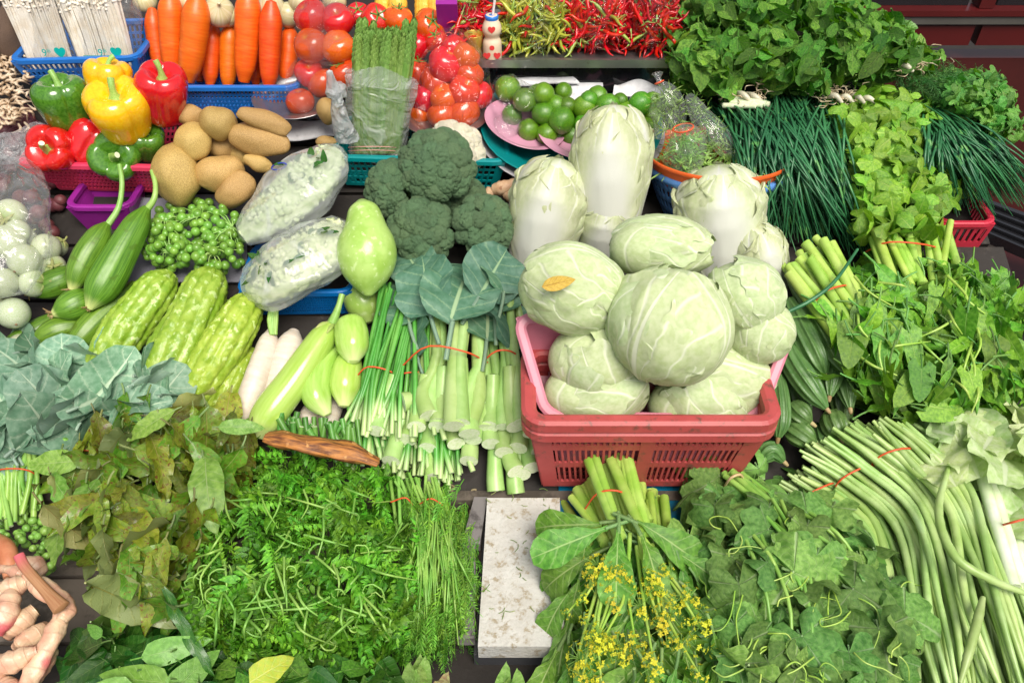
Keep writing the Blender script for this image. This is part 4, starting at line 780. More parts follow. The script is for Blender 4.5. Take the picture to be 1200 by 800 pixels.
# --- cabbages
CABV = (.72, .78, .55)
CAB = leafm('cabbage_leaf', (.47, .59, .27), (.61, .69, .42), (.76, .80, .62), rough=.4, vw=.05, side=.75, bump=.4, fan=11., net=.12, trans=.1, val=.06, hue=.008, nscale=9, slant=3.2, spec=.4)
CAB2 = leafm('napa_leaf', (.58, .66, .32), (.68, .72, .46), (.76, .77, .70), rough=.38, vw=.2, side=.6, bump=.6, fan=13., net=.3, midw=.10, trans=.15, val=.05, hue=.008, nscale=14, slant=2.2, midk=.95)
def capleaf(m, cap, lift, seed, rim=.03, base=(0, 0, 0), n=17, elong=1., crumple=.01, nmid=.0):
    """a leaf wrapped on the unit ball, its middle at +Y, its base towards -Z"""
    rs = np.random.RandomState(seed); u = np.linspace(-1, 1, n)[None, :]; v = np.linspace(-1, 1, n+4)[:, None]
    X = u*np.sqrt(1-v*v/2); Y = v*np.sqrt(1-u*u/2); rr = np.sqrt(X*X+Y*Y); an = np.arctan2(X, Y); wob = 1+.05*np.sin(an*5+rs.rand()*6)+.04*np.sin(an*9+rs.rand()*6)+.03*np.sin(an*17+rs.rand()*6)*(rr > .7)
    al = rr*cap*wob; q = np.where(rr > 1e-6, np.sin(al)/np.maximum(rr, 1e-6), cap); x = X*q; z = Y*q*elong; y = np.cos(al)
    vein = np.exp(-(X/.05)**2)*(1-Y)/2; sv = np.cos(2*PI*((Y+1)/2*5.5-np.abs(X)*1.7)); fanr = (1-np.abs(np.sin(np.arctan2(X, Y+1.28)*11+rs.rand()*3+.5*np.sin(Y*5))))**2; rad = 1+lift+.026*vein+.026*fanr*(1-vein)*(1-.4*rr)+rim*np.clip((rr-.8)*5, 0, 1)*(Y > -.4)*(.6+.6*np.sin(an*6+rs.rand()*6))
    rad = rad+crumple*(np.sin(X*9+rs.rand()*6)*np.sin(Y*7+rs.rand()*6))+nmid*np.sin(Y*26+X*8)*np.sin(X*19+Y*5)*np.clip(np.abs(X)*2.5-.2, 0, 1)
    V = np.stack([x*rad, y*rad, z*rad], -1).reshape(-1, 3); UV = np.stack([np.broadcast_to(X*.5+.5, x.shape), np.broadcast_to(Y*.5+.5, x.shape)], -1).reshape(-1, 2)
    g = Geo([m]); g.add(V, gridq(n, n+4)[:, ::-1], UV=UV); return g
CLV = [capleaf(CAB, [1.35, 1.2, 1.08, 1.25][i], .0, i, n=49, crumple=.018, rim=.045) for i in range(4)]
cball = rgeo([(.001, -.97), (.5, -.86), (.86, -.5), (.98, 0), (.86, .5), (.5, .86), (.001, .97)], [CAB], 28, 20)
def cabbage(label, x, y, rx, ry, ang, yw, axis, seed, elong=1.):
    """axis: where the top of the head points; rx along the long way"""
    p = at_y(x, y, yw); k = mpp(p); rs = random.Random(seed); a = unit(axis); L = unit(CAM-p)
    B = np.eye(3); e = unit(np.array([math.cos(R(ang)), .0, math.sin(R(ang))])); e = unit(e-np.dot(e, L)*L); f = np.cross(L, e)
    St = np.outer(e, e)*rx*k+np.outer(f, f)*ry*k+np.outer(L, L)*min(rx, ry)*k*.95
    th = thing('cabbage', label, 'cabbage', p-np.array([0, 0, ry*k]), 'round pale green cabbages')
    def MM(front, lift):
        z = unit(-a); yv = unit(front-np.dot(front, z)*z); zz = z; xv = np.cross(yv, zz); Rm = np.stack([xv, yv, -zz*1.], 1); Rm = np.stack([np.cross(yv, -zz*-1), yv, a], 1)
        M = np.eye(4); M[:3, :3] = St@Rm*lift; M[:3, 3] = p; return M
    M = np.eye(4); M[:3, :3] = St; M[:3, 3] = p; part('head', cball, th, M)
    fr = unit(L+.0*a)
    sideways = unit(np.cross(a, L))
    order = [(-sideways*1.2-L*.3, .995), (sideways*1.2-L*.2, 1.0), (-a*.0+L*.2-sideways*1.3, 1.01), (L*.5+sideways*1.1, 1.025), (L*1.0-sideways*rs.uniform(.25, .6), 1.045)]
    for i, (fv, lf) in enumerate(order): part('leaf', CLV[(i+seed) % 4], th, MM(unit(fv), lf))
    return th, p, MM
cabbage('cabbage of the bottom row in the crate, nearest the kale', 699, 460, 64, 40, -4, .74, (.9, -.1, .4), 1)
cabbage('cabbage of the bottom row in the crate, on the side of the ridged gourds', 822, 474, 66, 38, 0, .74, (-.8, .2, .5), 2)
cabbage('oval cabbage in front of the pile, leaf frill hanging on its lower side', 702, 421, 62, 46, -14, .765, (-.5, -.1, .85), 3)
cabbage('cabbage in front under the largest one, on the gourd side', 838, 440, 66, 46, -8, .77, (.7, -.2, -.1), 4)
cabbage('oval cabbage with one yellowed leaf piece stuck on it', 671, 338, 66, 48, 12, .80, (-.9, .1, .35), 5)
cabbage('flattened greener cabbage at the top middle below the tall napa', 774, 291, 62, 38, 0, .88, (.95, -.3, .2), 6)
cabbage('whitish cabbage lowest on the gourd side with a browned base', 890, 388, 40, 38, -20, .79, (-.3, .0, .9), 7)
cabbage('cabbage resting high on the gourd side of the largest one', 872, 346, 52, 40, -30, .81, (-.6, .2, .75), 8)
_, bp, bm = cabbage('largest round cabbage in the centre on top of the pile', 785, 381, 74, 68, 0, .75, (.25, .35, .9), 9)
YL = leafm('yellowed_leaf', (.5, .36, .03), (.6, .46, .08), (.3, .14, .02), nv=6, trans=.1)
p = at_y(652, 333, .745); th = solid('leaf_piece', leafg(YL, 1, .42, curl=.4), yrot(p-np.array([.017, 0, .004]), (1, .1, .2), unit(CAM-p), .042), 'yellow-brown leaf fragment lying on the oval cabbage', 'leaf')
# --- napa cabbages
def napaleaf(seed, top, wide=1.35, n=33, nv=36):
    """an upright wrapper leaf on a unit-wide head from z=-1 up to about top, ruffled at its rim"""
    rs = np.random.RandomState(seed); u = np.linspace(-1, 1, n)[None, :]; v = np.linspace(0, 1, nv)[:, None]; q = rs.rand(6)*6
    w = wide*np.interp(v, [0, .25, .6, .85, 1], [.42, .72, 1, .92, .45]); ph = u*w; ruf = np.clip(v-.45, 0, 1)*(.35+np.abs(u)**1.5)+.25*np.abs(u)**3
    z = -1+(top+1)*v*(1-.10*np.abs(u)**2.5)+.05*ruf*np.sin(u*11+q[0])
    R_ = np.interp(z, [-1.05, -.9, -.5, 0, .4, .7, .9, 1.05], [.52, .64, .82, .97, 1.0, .86, .62, .22])
    fan_ = (1-np.abs(np.sin(np.arctan2(u, v*1.6+.2)*9+q[1])))**2
    rad = R_*(1+.02*fan_*v+.05*ruf*np.sin(u*14+v*9+q[2])+.05*ruf*np.sin(v*26+u*7+q[3])+.035*ruf*np.sin(u*27-v*19+q[4]))+.018*np.clip(v-.86, 0, 1)/.14*(1+.9*np.sin(u*13+q[5]))+.05*np.exp(-(u/.3)**2)*(1-v)
    V = np.stack([rad*np.sin(ph), rad*np.cos(ph), z+0*ph], -1).reshape(-1, 3); UV = np.stack(np.broadcast_arrays(u*.5+.5, v), -1).reshape(-1, 2); g = Geo([CAB2]); g.add(V, gridq(n, nv)[:, ::-1], UV=UV); return g
NLV = [napaleaf(i+3, [1.02, .96, .99, .9][i]) for i in range(4)]; NSH = [napaleaf(i+13, [.84, .8, .76][i], 1.2) for i in range(3)]
nball = rgeo([(.001, -1.0), (.42, -.95), (.72, -.5), (.86, 0), (.9, .5), (.7, .84), (.3, .97), (.001, .99)], [CAB2], 24, 16)
def napa(label, x, y, rx, ry, yw, lean, seed):
    p = at_y(x, y, yw); k = mpp(p)*1.04; a = unit([lean[0], lean[1]+.52, 1]); L = unit(CAM-p); f = unit(L-np.dot(L, a)*a); s = np.cross(f, a)
    ry *= 1.12; cf = math.sqrt(max(.2, 1-np.dot(L, a)**2)); th = thing('napa_cabbage', label, 'cabbage', p-a*ry*k*.9, 'napa cabbages'); rs = random.Random(seed)
    def MM(ang, lf, zs=1.04):
        y_ = f*math.cos(ang)+s*math.sin(ang); x_ = np.cross(y_, a); M = np.eye(4); M[:3, 0] = x_*rx*k*lf; M[:3, 1] = y_*rx*k*lf; M[:3, 2] = a*ry*k*zs/max(cf, .7); M[:3, 3] = p; return M
    part('head', nball, th, MM(0, .92))
    for i, (an, lf, g) in enumerate([(3.0, .95, NLV[0]), (1.7, .95, NLV[1]), (-1.6, .97, NLV[2]), (.5+rs.uniform(-.3, .3), .98, NLV[seed % 4]), (-1.0, 1.01, NLV[(seed+1) % 4]), (1.25, 1.03, NLV[(seed+2) % 4]), (-.15+rs.uniform(-.3, .3), 1.055, NLV[3]), (-1.9, 1.05, NSH[(seed+1) % 3]), (2.0, 1.05, NSH[(seed+2) % 3])]):
        part('leaf', g, th, MM(an, lf))
    g = Geo([CAB2, CUT]); tube(g, [p-a*ry*k*.85, p-a*ry*k*1.08], rx*k*.36, ns=14, cut=(0, 1)); part('base', g, th)
napa('tall white napa cabbage standing highest behind the cabbages', 715, 208, 44, 68, 1.10, (.04, -.05), 1)
napa('napa cabbage leaning beside the broccoli', 641, 254, 44, 56, 1.07, (.24, -.1), 2)
napa('napa cabbage with frilly edges in front of the orange basin', 843, 258, 49, 52, 1.06, (-.1, -.1), 3)
napa('small napa cabbage low on the side of the ridged gourds', 892, 310, 30, 38, 1.0, (-.35, -.2), 4)
napa('napa cabbage base hidden under the tall one', 708, 268, 30, 30, 1.06, (.1, -.4), 5)
# --- ridged gourds (angled luffa)
RID = skin('ridged_gourd_skin', (.06, .14, .03), (.12, .22, .065), uvs=(9, 3, 1), rough=.4, bump=.4, bscale=160, c3=(.09, .17, .05), spot=.62, sscale=90)
RIDE = skin('ridge_edge', (.10, .19, .05), (.15, .25, .08), bump=.3)
def ridged(label, px, rad, seed, tipv=True):
    px = [(a, b, h+.022) for a, b, h in px]
    def sh(th, t): return .86+.17*np.exp(-((((th*10/(2*PI)+seed*.3) % 1)-.5)/.16)**2)
    g, P, rr = gbody(px, rad, RID, n=30, ns=80, shape=sh); th = thing('ridged_gourd', label, 'gourd', ctr(P), 'dark ridged gourds'); part('body', g, th)
    d = unit(P[-1]-P[-3]); g = Geo([TIP]); tube(g, crv([P[-1]-d*.004, P[-1]+d*.004, P[-1]+d*.009], 4), [.003, .0035, .003, .002], ns=7); part('tip', g, th)
rd = [3, 9, 13, 15, 16, 16, 14, 8, 3]
ridged('ridged gourd lying across the top beside the water spinach stems', [(922, 312, .06), (950, 360, .07), (975, 405, .07), (990, 435, .07)], [6, 10, 13, 15, 16, 14, 5], 1)
ridged('ridged gourd beside the topmost one, nearer the crate', [(925, 352, .06), (940, 385, .065), (955, 415, .065), (966, 438, .06)], [8, 13, 16, 17, 17, 13, 5], 2)
ridged('ridged gourd in the middle of the heap pointing at the beans', [(918, 395, .05), (930, 425, .055), (950, 455, .055), (968, 478, .05)], [7, 13, 15, 16, 15, 11, 4], 3)
ridged('short ridged gourd seen end-on in the middle of the heap', [(975, 425, .04), (974, 440, .045), (972, 464, .045)], [10, 14, 15, 11, 4], 4)
ridged('ridged gourd seen end-on next to the water spinach leaves', [(990, 440, .03), (992, 455, .035), (996, 478, .04)], [10, 13, 14, 10, 4], 5)
ridged('ridged gourd end-on just above the long beans', [(975, 485, .03), (978, 498, .035), (985, 512, .035)], [11, 15, 16, 14, 5], 6)
ridged('ridged gourd end-on beside the rim of the red crate', [(928, 475, .03), (938, 486, .035), (950, 495, .035)], [10, 14, 15, 12, 4], 7)
ridged('ridged gourd hanging upright against the red crate rim', [(905, 425, .03), (912, 455, .04), (915, 490, .04), (912, 512, .03)], [6, 10, 12, 11, 4], 8)
ridged('ridged gourd end-on low beside the crate corner', [(925, 500, .02), (940, 510, .03), (955, 520, .03)], [11, 15, 15, 12, 4], 9)
ridged('lowest ridged gourd peeping between crate and beans', [(893, 535, .01), (905, 528, .015), (918, 540, .01)], [9, 12, 12, 9, 4], 10)
ridged('ridged gourd behind the middle ones, deep in shade', [(985, 400, .0), (985, 450, .01), (990, 500, .0)], [10, 15, 15, 14, 6], 11)
ridged('ridged gourd deep in the shade behind the crate corner', [(915, 380, .0), (930, 440, .01), (945, 500, .0)], [10, 15, 15, 14, 6], 12)
ridged('ridged gourd end between the end-on ones and the beans', [(960, 500, .0), (965, 520, .01), (970, 540, .0)], [10, 15, 15, 10, 5], 13)
# --- galangal roots
GAL = ringed('galangal_skin', (.60, .34, .22), (.66, .50, .32), (.36, .14, .08), k=6., c3=(.58, .14, .13))
GALS = skin('galangal_shoot', (.36, .16, .07), (.45, .25, .12), uvs=(12, 2, 1), rough=.4, ends=[(.5, 1., (.6, .12, .14))])
def rootg(label, segs, seed, name='galangal_root', mats=None):
    g = Geo(mats or [GAL, CUT])
    for pts, rad in segs: q, P, rr = gbody(pts, [r_*.86 for r_ in rad], GAL, n=26, ns=18, shape=lambda th, t: 1+.07*np.abs(np.sin(t*16+seed))**6+.04*np.sin(t*23+seed)+.06*np.sin(2*th+seed+t*3), amp=.0035, nsc=75); g.merge(q)
    return wsolid(name, g, label, 'galangal', 'galangal roots')
rootg('thick pink galangal root slanting down at the corner', [([(32, 672, .09), (52, 690, .09), (78, 712, .08), (70, 728, .08)], [7, 11, 12, 13, 8]), ([(75, 712, .08), (60, 750, .07), (38, 790, .06), (28, 815, .05)], [9, 12, 12, 13, 10])], 1)
rootg('pale galangal root lying flat at the picture corner', [([(-10, 700, .07), (10, 690, .08), (32, 682, .08)], [8, 12, 13, 9]), ([(-8, 740, .07), (8, 715, .08), (14, 690, .08)], [12, 14, 12, 8])], 2)
rootg('cream galangal root lowest at the corner', [([(-12, 785, .06), (14, 775, .07), (45, 762, .07)], [10, 14, 13, 7])], 3)
rootg('pink knobbly galangal root between the pale ones', [([(8, 745, .05), (25, 728, .06), (42, 715, .06)], [9, 13, 13, 9]), ([(20, 760, .05), (38, 745, .06), (55, 735, .05)], [8, 13, 12, 7])], 4)
rootg('stubby pink galangal piece at the very corner', [([(0, 800, .05), (18, 815, .06)], [12, 14, 9]), ([(40, 800, .04), (52, 775, .05), (60, 760, .05)], [8, 11, 8])], 6)
rootg('cream galangal finger behind the slanting root', [([(18, 668, .06), (38, 660, .07), (52, 672, .06)], [7, 10, 11, 6]), ([(-8, 665, .06), (12, 668, .07), (30, 672, .07)], [6, 7, 8, 6])], 5)
g, P, rr = gbody([(72, 712, .10), (52, 690, .105), (30, 665, .115), (22, 650, .12)], [10, 7, 6, 6, 6], GALS, n=14, ns=14, cut=(0, 1), mats=[GALS, BROWNSTEM], flat=.6)
wsolid('galangal_shoot', g, 'brown cut galangal shoot on top of the slanting pink root', 'galangal')
g, P, rr = gbody([(-6, 632, .06), (8, 645, .07), (14, 675, .06)], [9, 11, 9], GALS, n=12, ns=14, mats=[skin('brown_root', (.4, .14, .05), (.55, .25, .12))])
wsolid('galangal_shoot', g, 'reddish brown root end at the picture edge above the galangal', 'galangal')
# ------------------------------------------------------------------ leafy bunches
rng = random.Random(77)
def tied(P, r, parent, m=RBAND, name='rubber_band'):
    g = Geo([m]); tube(g, crv([at(*p) for p in P], 12), r, ns=6); part(name, g, parent)
def stems(th, n, A, B, r, mats, hA=(.0, .04), hB=(.0, .04), mid=None, name='stem', cut=(1, 0), ns=7, nn=7, jx=3, stuff=False, taper=1., wob=3., lab=None, rs_=None):
    """n stems, each from somewhere on segment A (cut ends) to somewhere on segment B (photo places, heights ranges)"""
    rs = rs_ or rng; G = Geo(mats)
    for i in range(n):
        a, b = rs.random(), rs.random()*.5; b = a*.7+b*.6 if False else min(1, max(0, a+rs.gauss(0, .12)))
        x0, y0 = A[0][0]+(A[1][0]-A[0][0])*a+rs.gauss(0, jx), A[0][1]+(A[1][1]-A[0][1])*a+rs.gauss(0, jx)
        x1, y1 = B[0][0]+(B[1][0]-B[0][0])*b+rs.gauss(0, jx*.6), B[0][1]+(B[1][1]-B[0][1])*b+rs.gauss(0, jx*.6)
        k = rs.random(); h0, h1 = hA[0]+(hA[1]-hA[0])*k, hB[0]+(hB[1]-hB[0])*k; pts = [(x0, y0, h0)]
        if mid:
            for (m0, m1, hm) in mid: mm = min(1, max(0, a+rs.gauss(0, .06))); pts.append((m0[0]+(m1[0]-m0[0])*mm+rs.gauss(0, wob*.5), m0[1]+(m1[1]-m0[1])*mm+rs.gauss(0, wob*.5), hm[0]+(hm[1]-hm[0])*k))
        pts.append((x1, y1, h1)); q = r*rs.uniform(.8, 1.2); g = stemtube(pts, [q, q*(1+taper)/2, q*taper], n=nn, ns=ns, mats=mats, cut=cut)
        if stuff: G.merge(g)
        else: part(name, g, th)
    if stuff: part(name, G, th, kind='stuff')
# --- leaf kinds
ell = lambda v: np.sin(PI*v**.8)**.75
ovate = lambda v: np.sin(PI*np.clip(v, 0, 1)**.62)**.7*(1-.15*v)
kround = lambda v: np.sqrt(np.maximum(0, 1-np.abs(2*np.clip(v, 0, 1)**.9-1)**2.3))
spoon = lambda v: .12+.88*np.clip((v-.12)*1.6, 0, 1)**.8*np.sqrt(np.maximum(0, 1-((v-.6)/.41).clip(0, 1)**2.4))
lance = lambda v: np.sin(PI*v**.6)**1.1
arrow = lambda v: np.minimum(1, v*9+.5)*(1-v)**.75
strap = lambda v: np.minimum(1, v*5+.35)*np.minimum(1, ((1-v)*4).clip(0, 1)**.6)
KALE = leafm('kale_leaf', (.12, .27, .16), (.27, .43, .30), (.5, .63, .45), rough=.42, nv=6, vw=.10, side=.45, bump=.5, val=.3, hue=.012, back=(.34, .48, .38), trans=.15)
KALED = leafm('broad_kale_leaf', (.06, .17, .09), (.12, .25, .16), (.4, .55, .3), rough=.5, nv=6, vw=.08, side=.3, bump=.5, val=.12, back=(.2, .32, .22), trans=.15)
CHOY = leafm('choy_leaf', (.07, .21, .02), (0.182, 0.416, 0.052), (.4, .56, .2), rough=.4, nv=6, vw=.12, side=.4, val=.2, back=(.2, .36, .12))
MINT = leafm('mint_leaf', (.035, .15, .012), (0.169, 0.416, 0.039), (.25, .42, .1), rough=.38, nv=5, side=.35, bump=.9, val=.42, hue=.02)
CEL = leafm('celery_leaf', (.11, .30, .015), (0.273, 0.502, 0.044), (.38, .54, .12), rough=.34, palm=3, nv=5, side=.25, val=.35, hue=.015)
CELM = leafm('coriander_leaf', (.05, .20, .02), (0.169, 0.429, 0.065), (.25, .42, .12), rough=.45, palm=3, nv=4, side=.2, val=.3)
SPIN = leafm('water_spinach_leaf', (.08, .25, .012), (0.229, 0.480, 0.044), (.3, .5, .1), rough=.32, nv=8, vw=.06, side=.2, val=.4, hue=.02, back=(.16, .36, .08), spec=.55)
PUMP = leafm('gourd_shoot_leaf', (.08, .22, .03), (0.247, 0.468, 0.104), (.34, .48, .22), rough=.55, palm=3, nv=6, side=.3, bump=.9, val=.32, back=(.22, .38, .14))
MANG = leafm('young_bronze_leaf', (.10, .19, .012), (.24, .34, .035), (.34, .33, .08), rough=.2, nv=9, vw=.05, side=.3, bump=.8, val=.45, hue=.045, blotch=(.17, .09, .02), coat=.35, back=(.28, .34, .12), trans=.3)
MANGG = leafm('young_green_leaf', (.12, .28, .03), (0.286, 0.494, 0.091), (.36, .5, .18), rough=.25, nv=9, vw=.05, side=.35, bump=.5, val=.15, coat=.15, back=(.28, .42, .16), trans=.3)
LIML = leafm('citrus_leaf', (.02, .10, .012), (.05, .17, .02), (.18, .3, .08), rough=.2, nv=8, vw=.05, side=.25, val=.3, coat=.3, back=(.14, .27, .06))
LIMG = leafm('pale_citrus_leaf', (.13, .30, .03), (0.260, 0.494, 0.078), (.3, .48, .12), rough=.25, nv=8, vw=.05, side=.3, val=.15, coat=.2)
LETT = leafm('lettuce_leaf', (.42, .58, .20), (.60, .70, .40), (.72, .78, .56), rough=.4, nv=5, vw=.12, side=.4, bump=.4, val=.08, trans=.3)
FERN = leafm('fern_leaflet', (.045, .20, .006), (0.221, 0.533, 0.039), (.25, .5, .08), rough=.32, nv=3, side=.1, val=.5, hue=.02)
ACAC = leafm('acacia_leaflet', (.08, .26, .012), (0.286, 0.598, 0.065), (.22, .4, .08), rough=.45, nv=3, side=0., val=.3)
DILL = leafm('dill_thread', (.03, .14, .02), (0.091, 0.312, 0.065), (.1, .25, .06), rough=.5, nv=1, side=0., val=.25)
YELF = leafm('yellow_petal', (.80, .74, .03), (.86, .82, .08), (.9, .75, .1), rough=.5, nv=1, side=0, val=.05, trans=.35)
CHIV = skin('chive_blade', (.02, .12, .045), (.05, .22, .08), scale=9, rough=.38, bump=.1, c3=(.1, .3, .08), spot=.6, sscale=25, spec=.5)
CHIVL = skin('spring_onion_blade', (.06, .26, .03), (.12, .38, .06), scale=12, rough=.35, bump=.1, ends=[(.35, .05, (.45, .6, .25))])
STP = skin('pale_stem', (.30, .48, .13), (.42, .58, .22), scale=20, rough=.35, bump=.1, sss=.1, val=.1)
STG = skin('leaf_stem', (.16, .36, .05), (.28, .48, .1), scale=20, rough=.35, bump=.1, val=.12)
STSP = skin('spinach_stem', (.28, .48, .06), (.42, .58, .13), scale=20, rough=.3, bump=.1, val=.12)
BEAN = skin('long_bean_skin', (.27, .43, .11), (.42, .56, .22), scale=18, rough=.38, bump=.2, bscale=60, val=.16, hue=.012, c3=(.42, .58, .24), spot=.62, sscale=18)
def var(f, n=5): return [f(i) for i in range(n)]
GK = var(lambda i: leafg(KALE, 1, .74, kround, serr=.03, sf=7, nv=14, nu=11, curl=[.3, .9, .6, 1.2, .4][i], fold=[.1, .3, -.1, .2, .4][i], wave=.038, wf=2.5, seed=i, pet=.1, petr=.022))
GKD = var(lambda i: leafg(KALED, 1, .86, kround, serr=.03, sf=6, nv=16, nu=13, curl=[.5, .9, .6, 1.3, .3][i], fold=[.12, .2, .1, .2, .25][i], wave=.06, wf=2.5, seed=i, pet=.4, petr=.03))
GC = var(lambda i: leafg(CHOY, 1, .5, spoon, 12, 7, curl=[.5, .9, 1.4, .3, .8][i], fold=[.25, .4, .1, .3, .5][i], wave=.04, seed=i, pet=.3, petr=.028))
GM = var(lambda i: leafg(MINT, 1, .68, ovate, 8, 5, curl=[.3, .7, 1.0, .5, .2][i], fold=.15, wave=.03, seed=i, pet=.2, petr=.03, serr=.1, sf=7))
GCEL = var(lambda i: palmg(CEL, .5, 3, .45, .75, 27, 4, curl=[.3, .6, .2, .8, .5][i], wave=.12, seed=i, pet=.2, petr=.014, power=.8, tip=1.3))
GCO = var(lambda i: palmg(CELM, .5, 5, .45, .6, 23, 3, curl=[.3, .6, .2, .8, .5][i], wave=.12, seed=i, pet=.2, petr=.014, power=.8))
GS = var(lambda i: leafg(SPIN, 1, [.24, .34, .30, .42, .2][i], [lance, arrow, lance, arrow, lance][i], 9, 5, curl=[.6, .4, 1.1, .8, 1.4][i], fold=[.3, .2, .4, .15, .5][i], wave=.03, seed=i, pet=.35, petr=.018, back=.12))
GSB = var(lambda i: leafg(SPIN, 1, .78, lambda v: np.minimum(1, v*5+.45)*np.maximum(0, 1-v**1.8)**.7, 11, 9, curl=[.5, .8, .3][i], fold=.12, wave=.03, seed=i+9, pet=.4, petr=.02, back=.22), 3)
GP = var(lambda i: palmg(PUMP, .5, 5, .26, .45, 31, 6, curl=[.3, .9, .1, 1.2, .6][i], wave=.16, seed=i, pet=.12, petr=.018, power=.7, tip=1.25))
GMA = var(lambda i: leafg(MANG, 1, [.3, .36, .26, .4, .33][i], ell, 12, 7, curl=[.5, 1.0, .8, 1.5, .3][i], fold=[.35, .2, .6, .3, .45][i], wave=.06, seed=i, pet=.12, petr=.012))
GMG = var(lambda i: leafg(MANGG, 1, [.36, .42, .46][i], ell, 12, 9, curl=[.5, .8, .3][i], fold=.18, wave=.03, seed=i, pet=.12, petr=.014), 3)
GL = var(lambda i: leafg(LIML, 1, [.45, .5, .4, .55, .42][i], ovate, 10, 7, curl=[.3, .6, .2, .8, .5][i], fold=.2, wave=.015, seed=i, pet=.15, petr=.014))
GLG = var(lambda i: leafg(LIMG, 1, [.48, .55, .42][i], ovate, 10, 7, curl=[.3, .6, .2][i], fold=.15, wave=.015, seed=i, pet=.15, petr=.014), 3)
GLE = var(lambda i: leafg(LETT, 1, .9, lambda v: np.minimum(1, v*2+.3)*np.maximum(0, 1-v**4)**.5, 18, 15, curl=[.5, .9, .3, 1.1][i], fold=.15, wave=.07, wf=3.5, seed=i, serr=.06, sf=9, crink=.012), 4)
def pinnate(m, n, ll, lw, cv=.6, ang=62, coil=0, taper=True, seed=0, droop=.3, stemr=.008, prof=lance, nv=4, smat=None):
    rs = random.Random(seed); P = []
    for i in range(16):
        t = i/15; P.append((cv*math.sin(t*1.5)*.3, t*math.cos(cv*t*.4), -cv*t*t*.4+coil*math.sin(t*9)*.04))
    P = np.array(P); g = Geo([m]); tube(g, P, np.linspace(stemr, stemr*.3, 16), ns=4); lf = [leafg(m, 1, lw, prof, nv, 3, curl=.5+.6*k, fold=.25, seed=k) for k in range(3)]
    for i in range(n):
        t = .12+.88*i/n; j = t*15; a = int(j); p = P[a]+(P[min(a+1, 15)]-P[a])*(j-a); T = unit(P[min(a+1, 15)]-P[max(a-1, 0)]); N = np.array([0, 0, 1.]); X = unit(np.cross(T, N))
        L = ll*(math.sin(PI*(t*.85+.12))**.7 if taper else 1)*rs.uniform(.8, 1.15)
        for s in (-1, 1):
            aa = R(ang+rs.uniform(-10, 10)); d = T*math.cos(aa)+X*s*math.sin(aa)+N*(rs.uniform(-.25, .35)-droop*.3); g.merge(lf[i % 3], yrot(p, d, N+X*rs.uniform(-.5, .5), L))
    g.merge(lf[0], yrot(P[-1], P[-1]-P[-2], (0, 0, 1), ll*.6)); return g.flat()
GF = var(lambda i: pinnate(FERN, 11, .30, .34, cv=[.3, .9, .6, 1.3, .2][i], seed=i, droop=.2))
GF2 = var(lambda i: pinnate(FERN, 9, .22, .5, cv=[.5, 1.2, .8][i], seed=i+5, droop=.8, prof=ovate), 3)
GA = var(lambda i: pinnate(ACAC, 18, .13, .2, cv=[.3, .8, .5][i], seed=i, ang=40, nv=3), 3)
GD = var(lambda i: pinnate(DILL, 16, .2, .05, cv=.6, seed=i, ang=45, nv=3), 3)
# --- glaucous kale at the side: leaves and two tied fans of thin stems
def heap(name, label, cat, poly, L, geos, flow, hh=(.02, .08), fall=45, n=60, fill=100, group=None, pname='leaf', origin=None, **kw):
    cx_ = sum(p[0] for p in poly)/len(poly); cy_ = sum(p[1] for p in poly)/len(poly); th = thing(name, label, cat, at(cx_, cy_, 0), group)
    scatter(th, geos, poly, n, flow, dome(poly, hh[0], hh[1], fall), L, rng, name=pname, fill=fill, **kw); return th
k1 = heap('kale_bunch', 'bunch of grey-green kale with broad leaves lying below the sponge gourds', 'kale', [(-30, 420), (40, 402), (140, 402), (165, 440), (150, 500), (120, 535), (20, 530), (-30, 540)], .10, GK, from_flow(70, 590, (0, -.2)), (.03, .10), 50, 44, 30, 'kale bunches', jit=30, tilt=42, lift=28, mid=.45)
stems(k1, 26, ((98, 600), (150, 585)), ((75, 515), (125, 512)), .0042, [STG, CUT], (.01, .05), (.05, .085), mid=[((72, 548), (122, 540), (.03, .075))])
tied([(55, 545, .05), (80, 530, .088), (110, 528, .088), (130, 540, .05)], .0011, k1)
k2 = heap('kale_bunch', 'bunch of grey-green kale fanning out towards the bitter gourds', 'kale', [(120, 425), (190, 430), (215, 455), (205, 475), (160, 500), (110, 500)], .095, GK, from_flow(70, 540, (.3, 0)), (.04, .11), 30, 18, 12, 'kale bunches', jit=18, tilt=28, lift=20, mid=.45)
k3 = heap('kale_bunch', 'bunch of kale at the picture edge with a fan of bunched thin stems', 'kale', [(-40, 470), (15, 462), (45, 500), (30, 560), (-40, 570)], .09, GK, from_flow(0, 620, (-.2, -.1)), (.03, .1), 30, 16, 14, 'kale bunches', jit=14, mid=.4, lift=5)
stems(k3, 60, ((-5, 610), (50, 600)), ((0, 520), (45, 525)), .0035, [STG, CUT], (.02, .06), (.04, .085), mid=[((-5, 560), (45, 560), (.04, .08))], jx=6)
tied([(-12, 560, .06), (0, 550, .088), (30, 550, .088), (48, 560, .05)], .0011, k3)
g = Geo([STG, CUT])
th = thing('budding_stems', 'pale green budding stem ends packed below the kale fans', 'stems', at(25, 640, 0))
BUD = rgeo([(.001, -1), (.6, -.7), (1, 0), (.8, .6), (.001, 1)], [STG], 10, 8)
for i in range(130):
    x, y = rng.uniform(-20, 60), rng.uniform(590, 680); p = at(x, y, rng.uniform(.01, .06)); part('bud', BUD, th, zrot(p, unit([rng.gauss(0, .4), -.8, rng.uniform(.0, .8)]), 0, mpp(p)*rng.uniform(3.5, 5.5)))
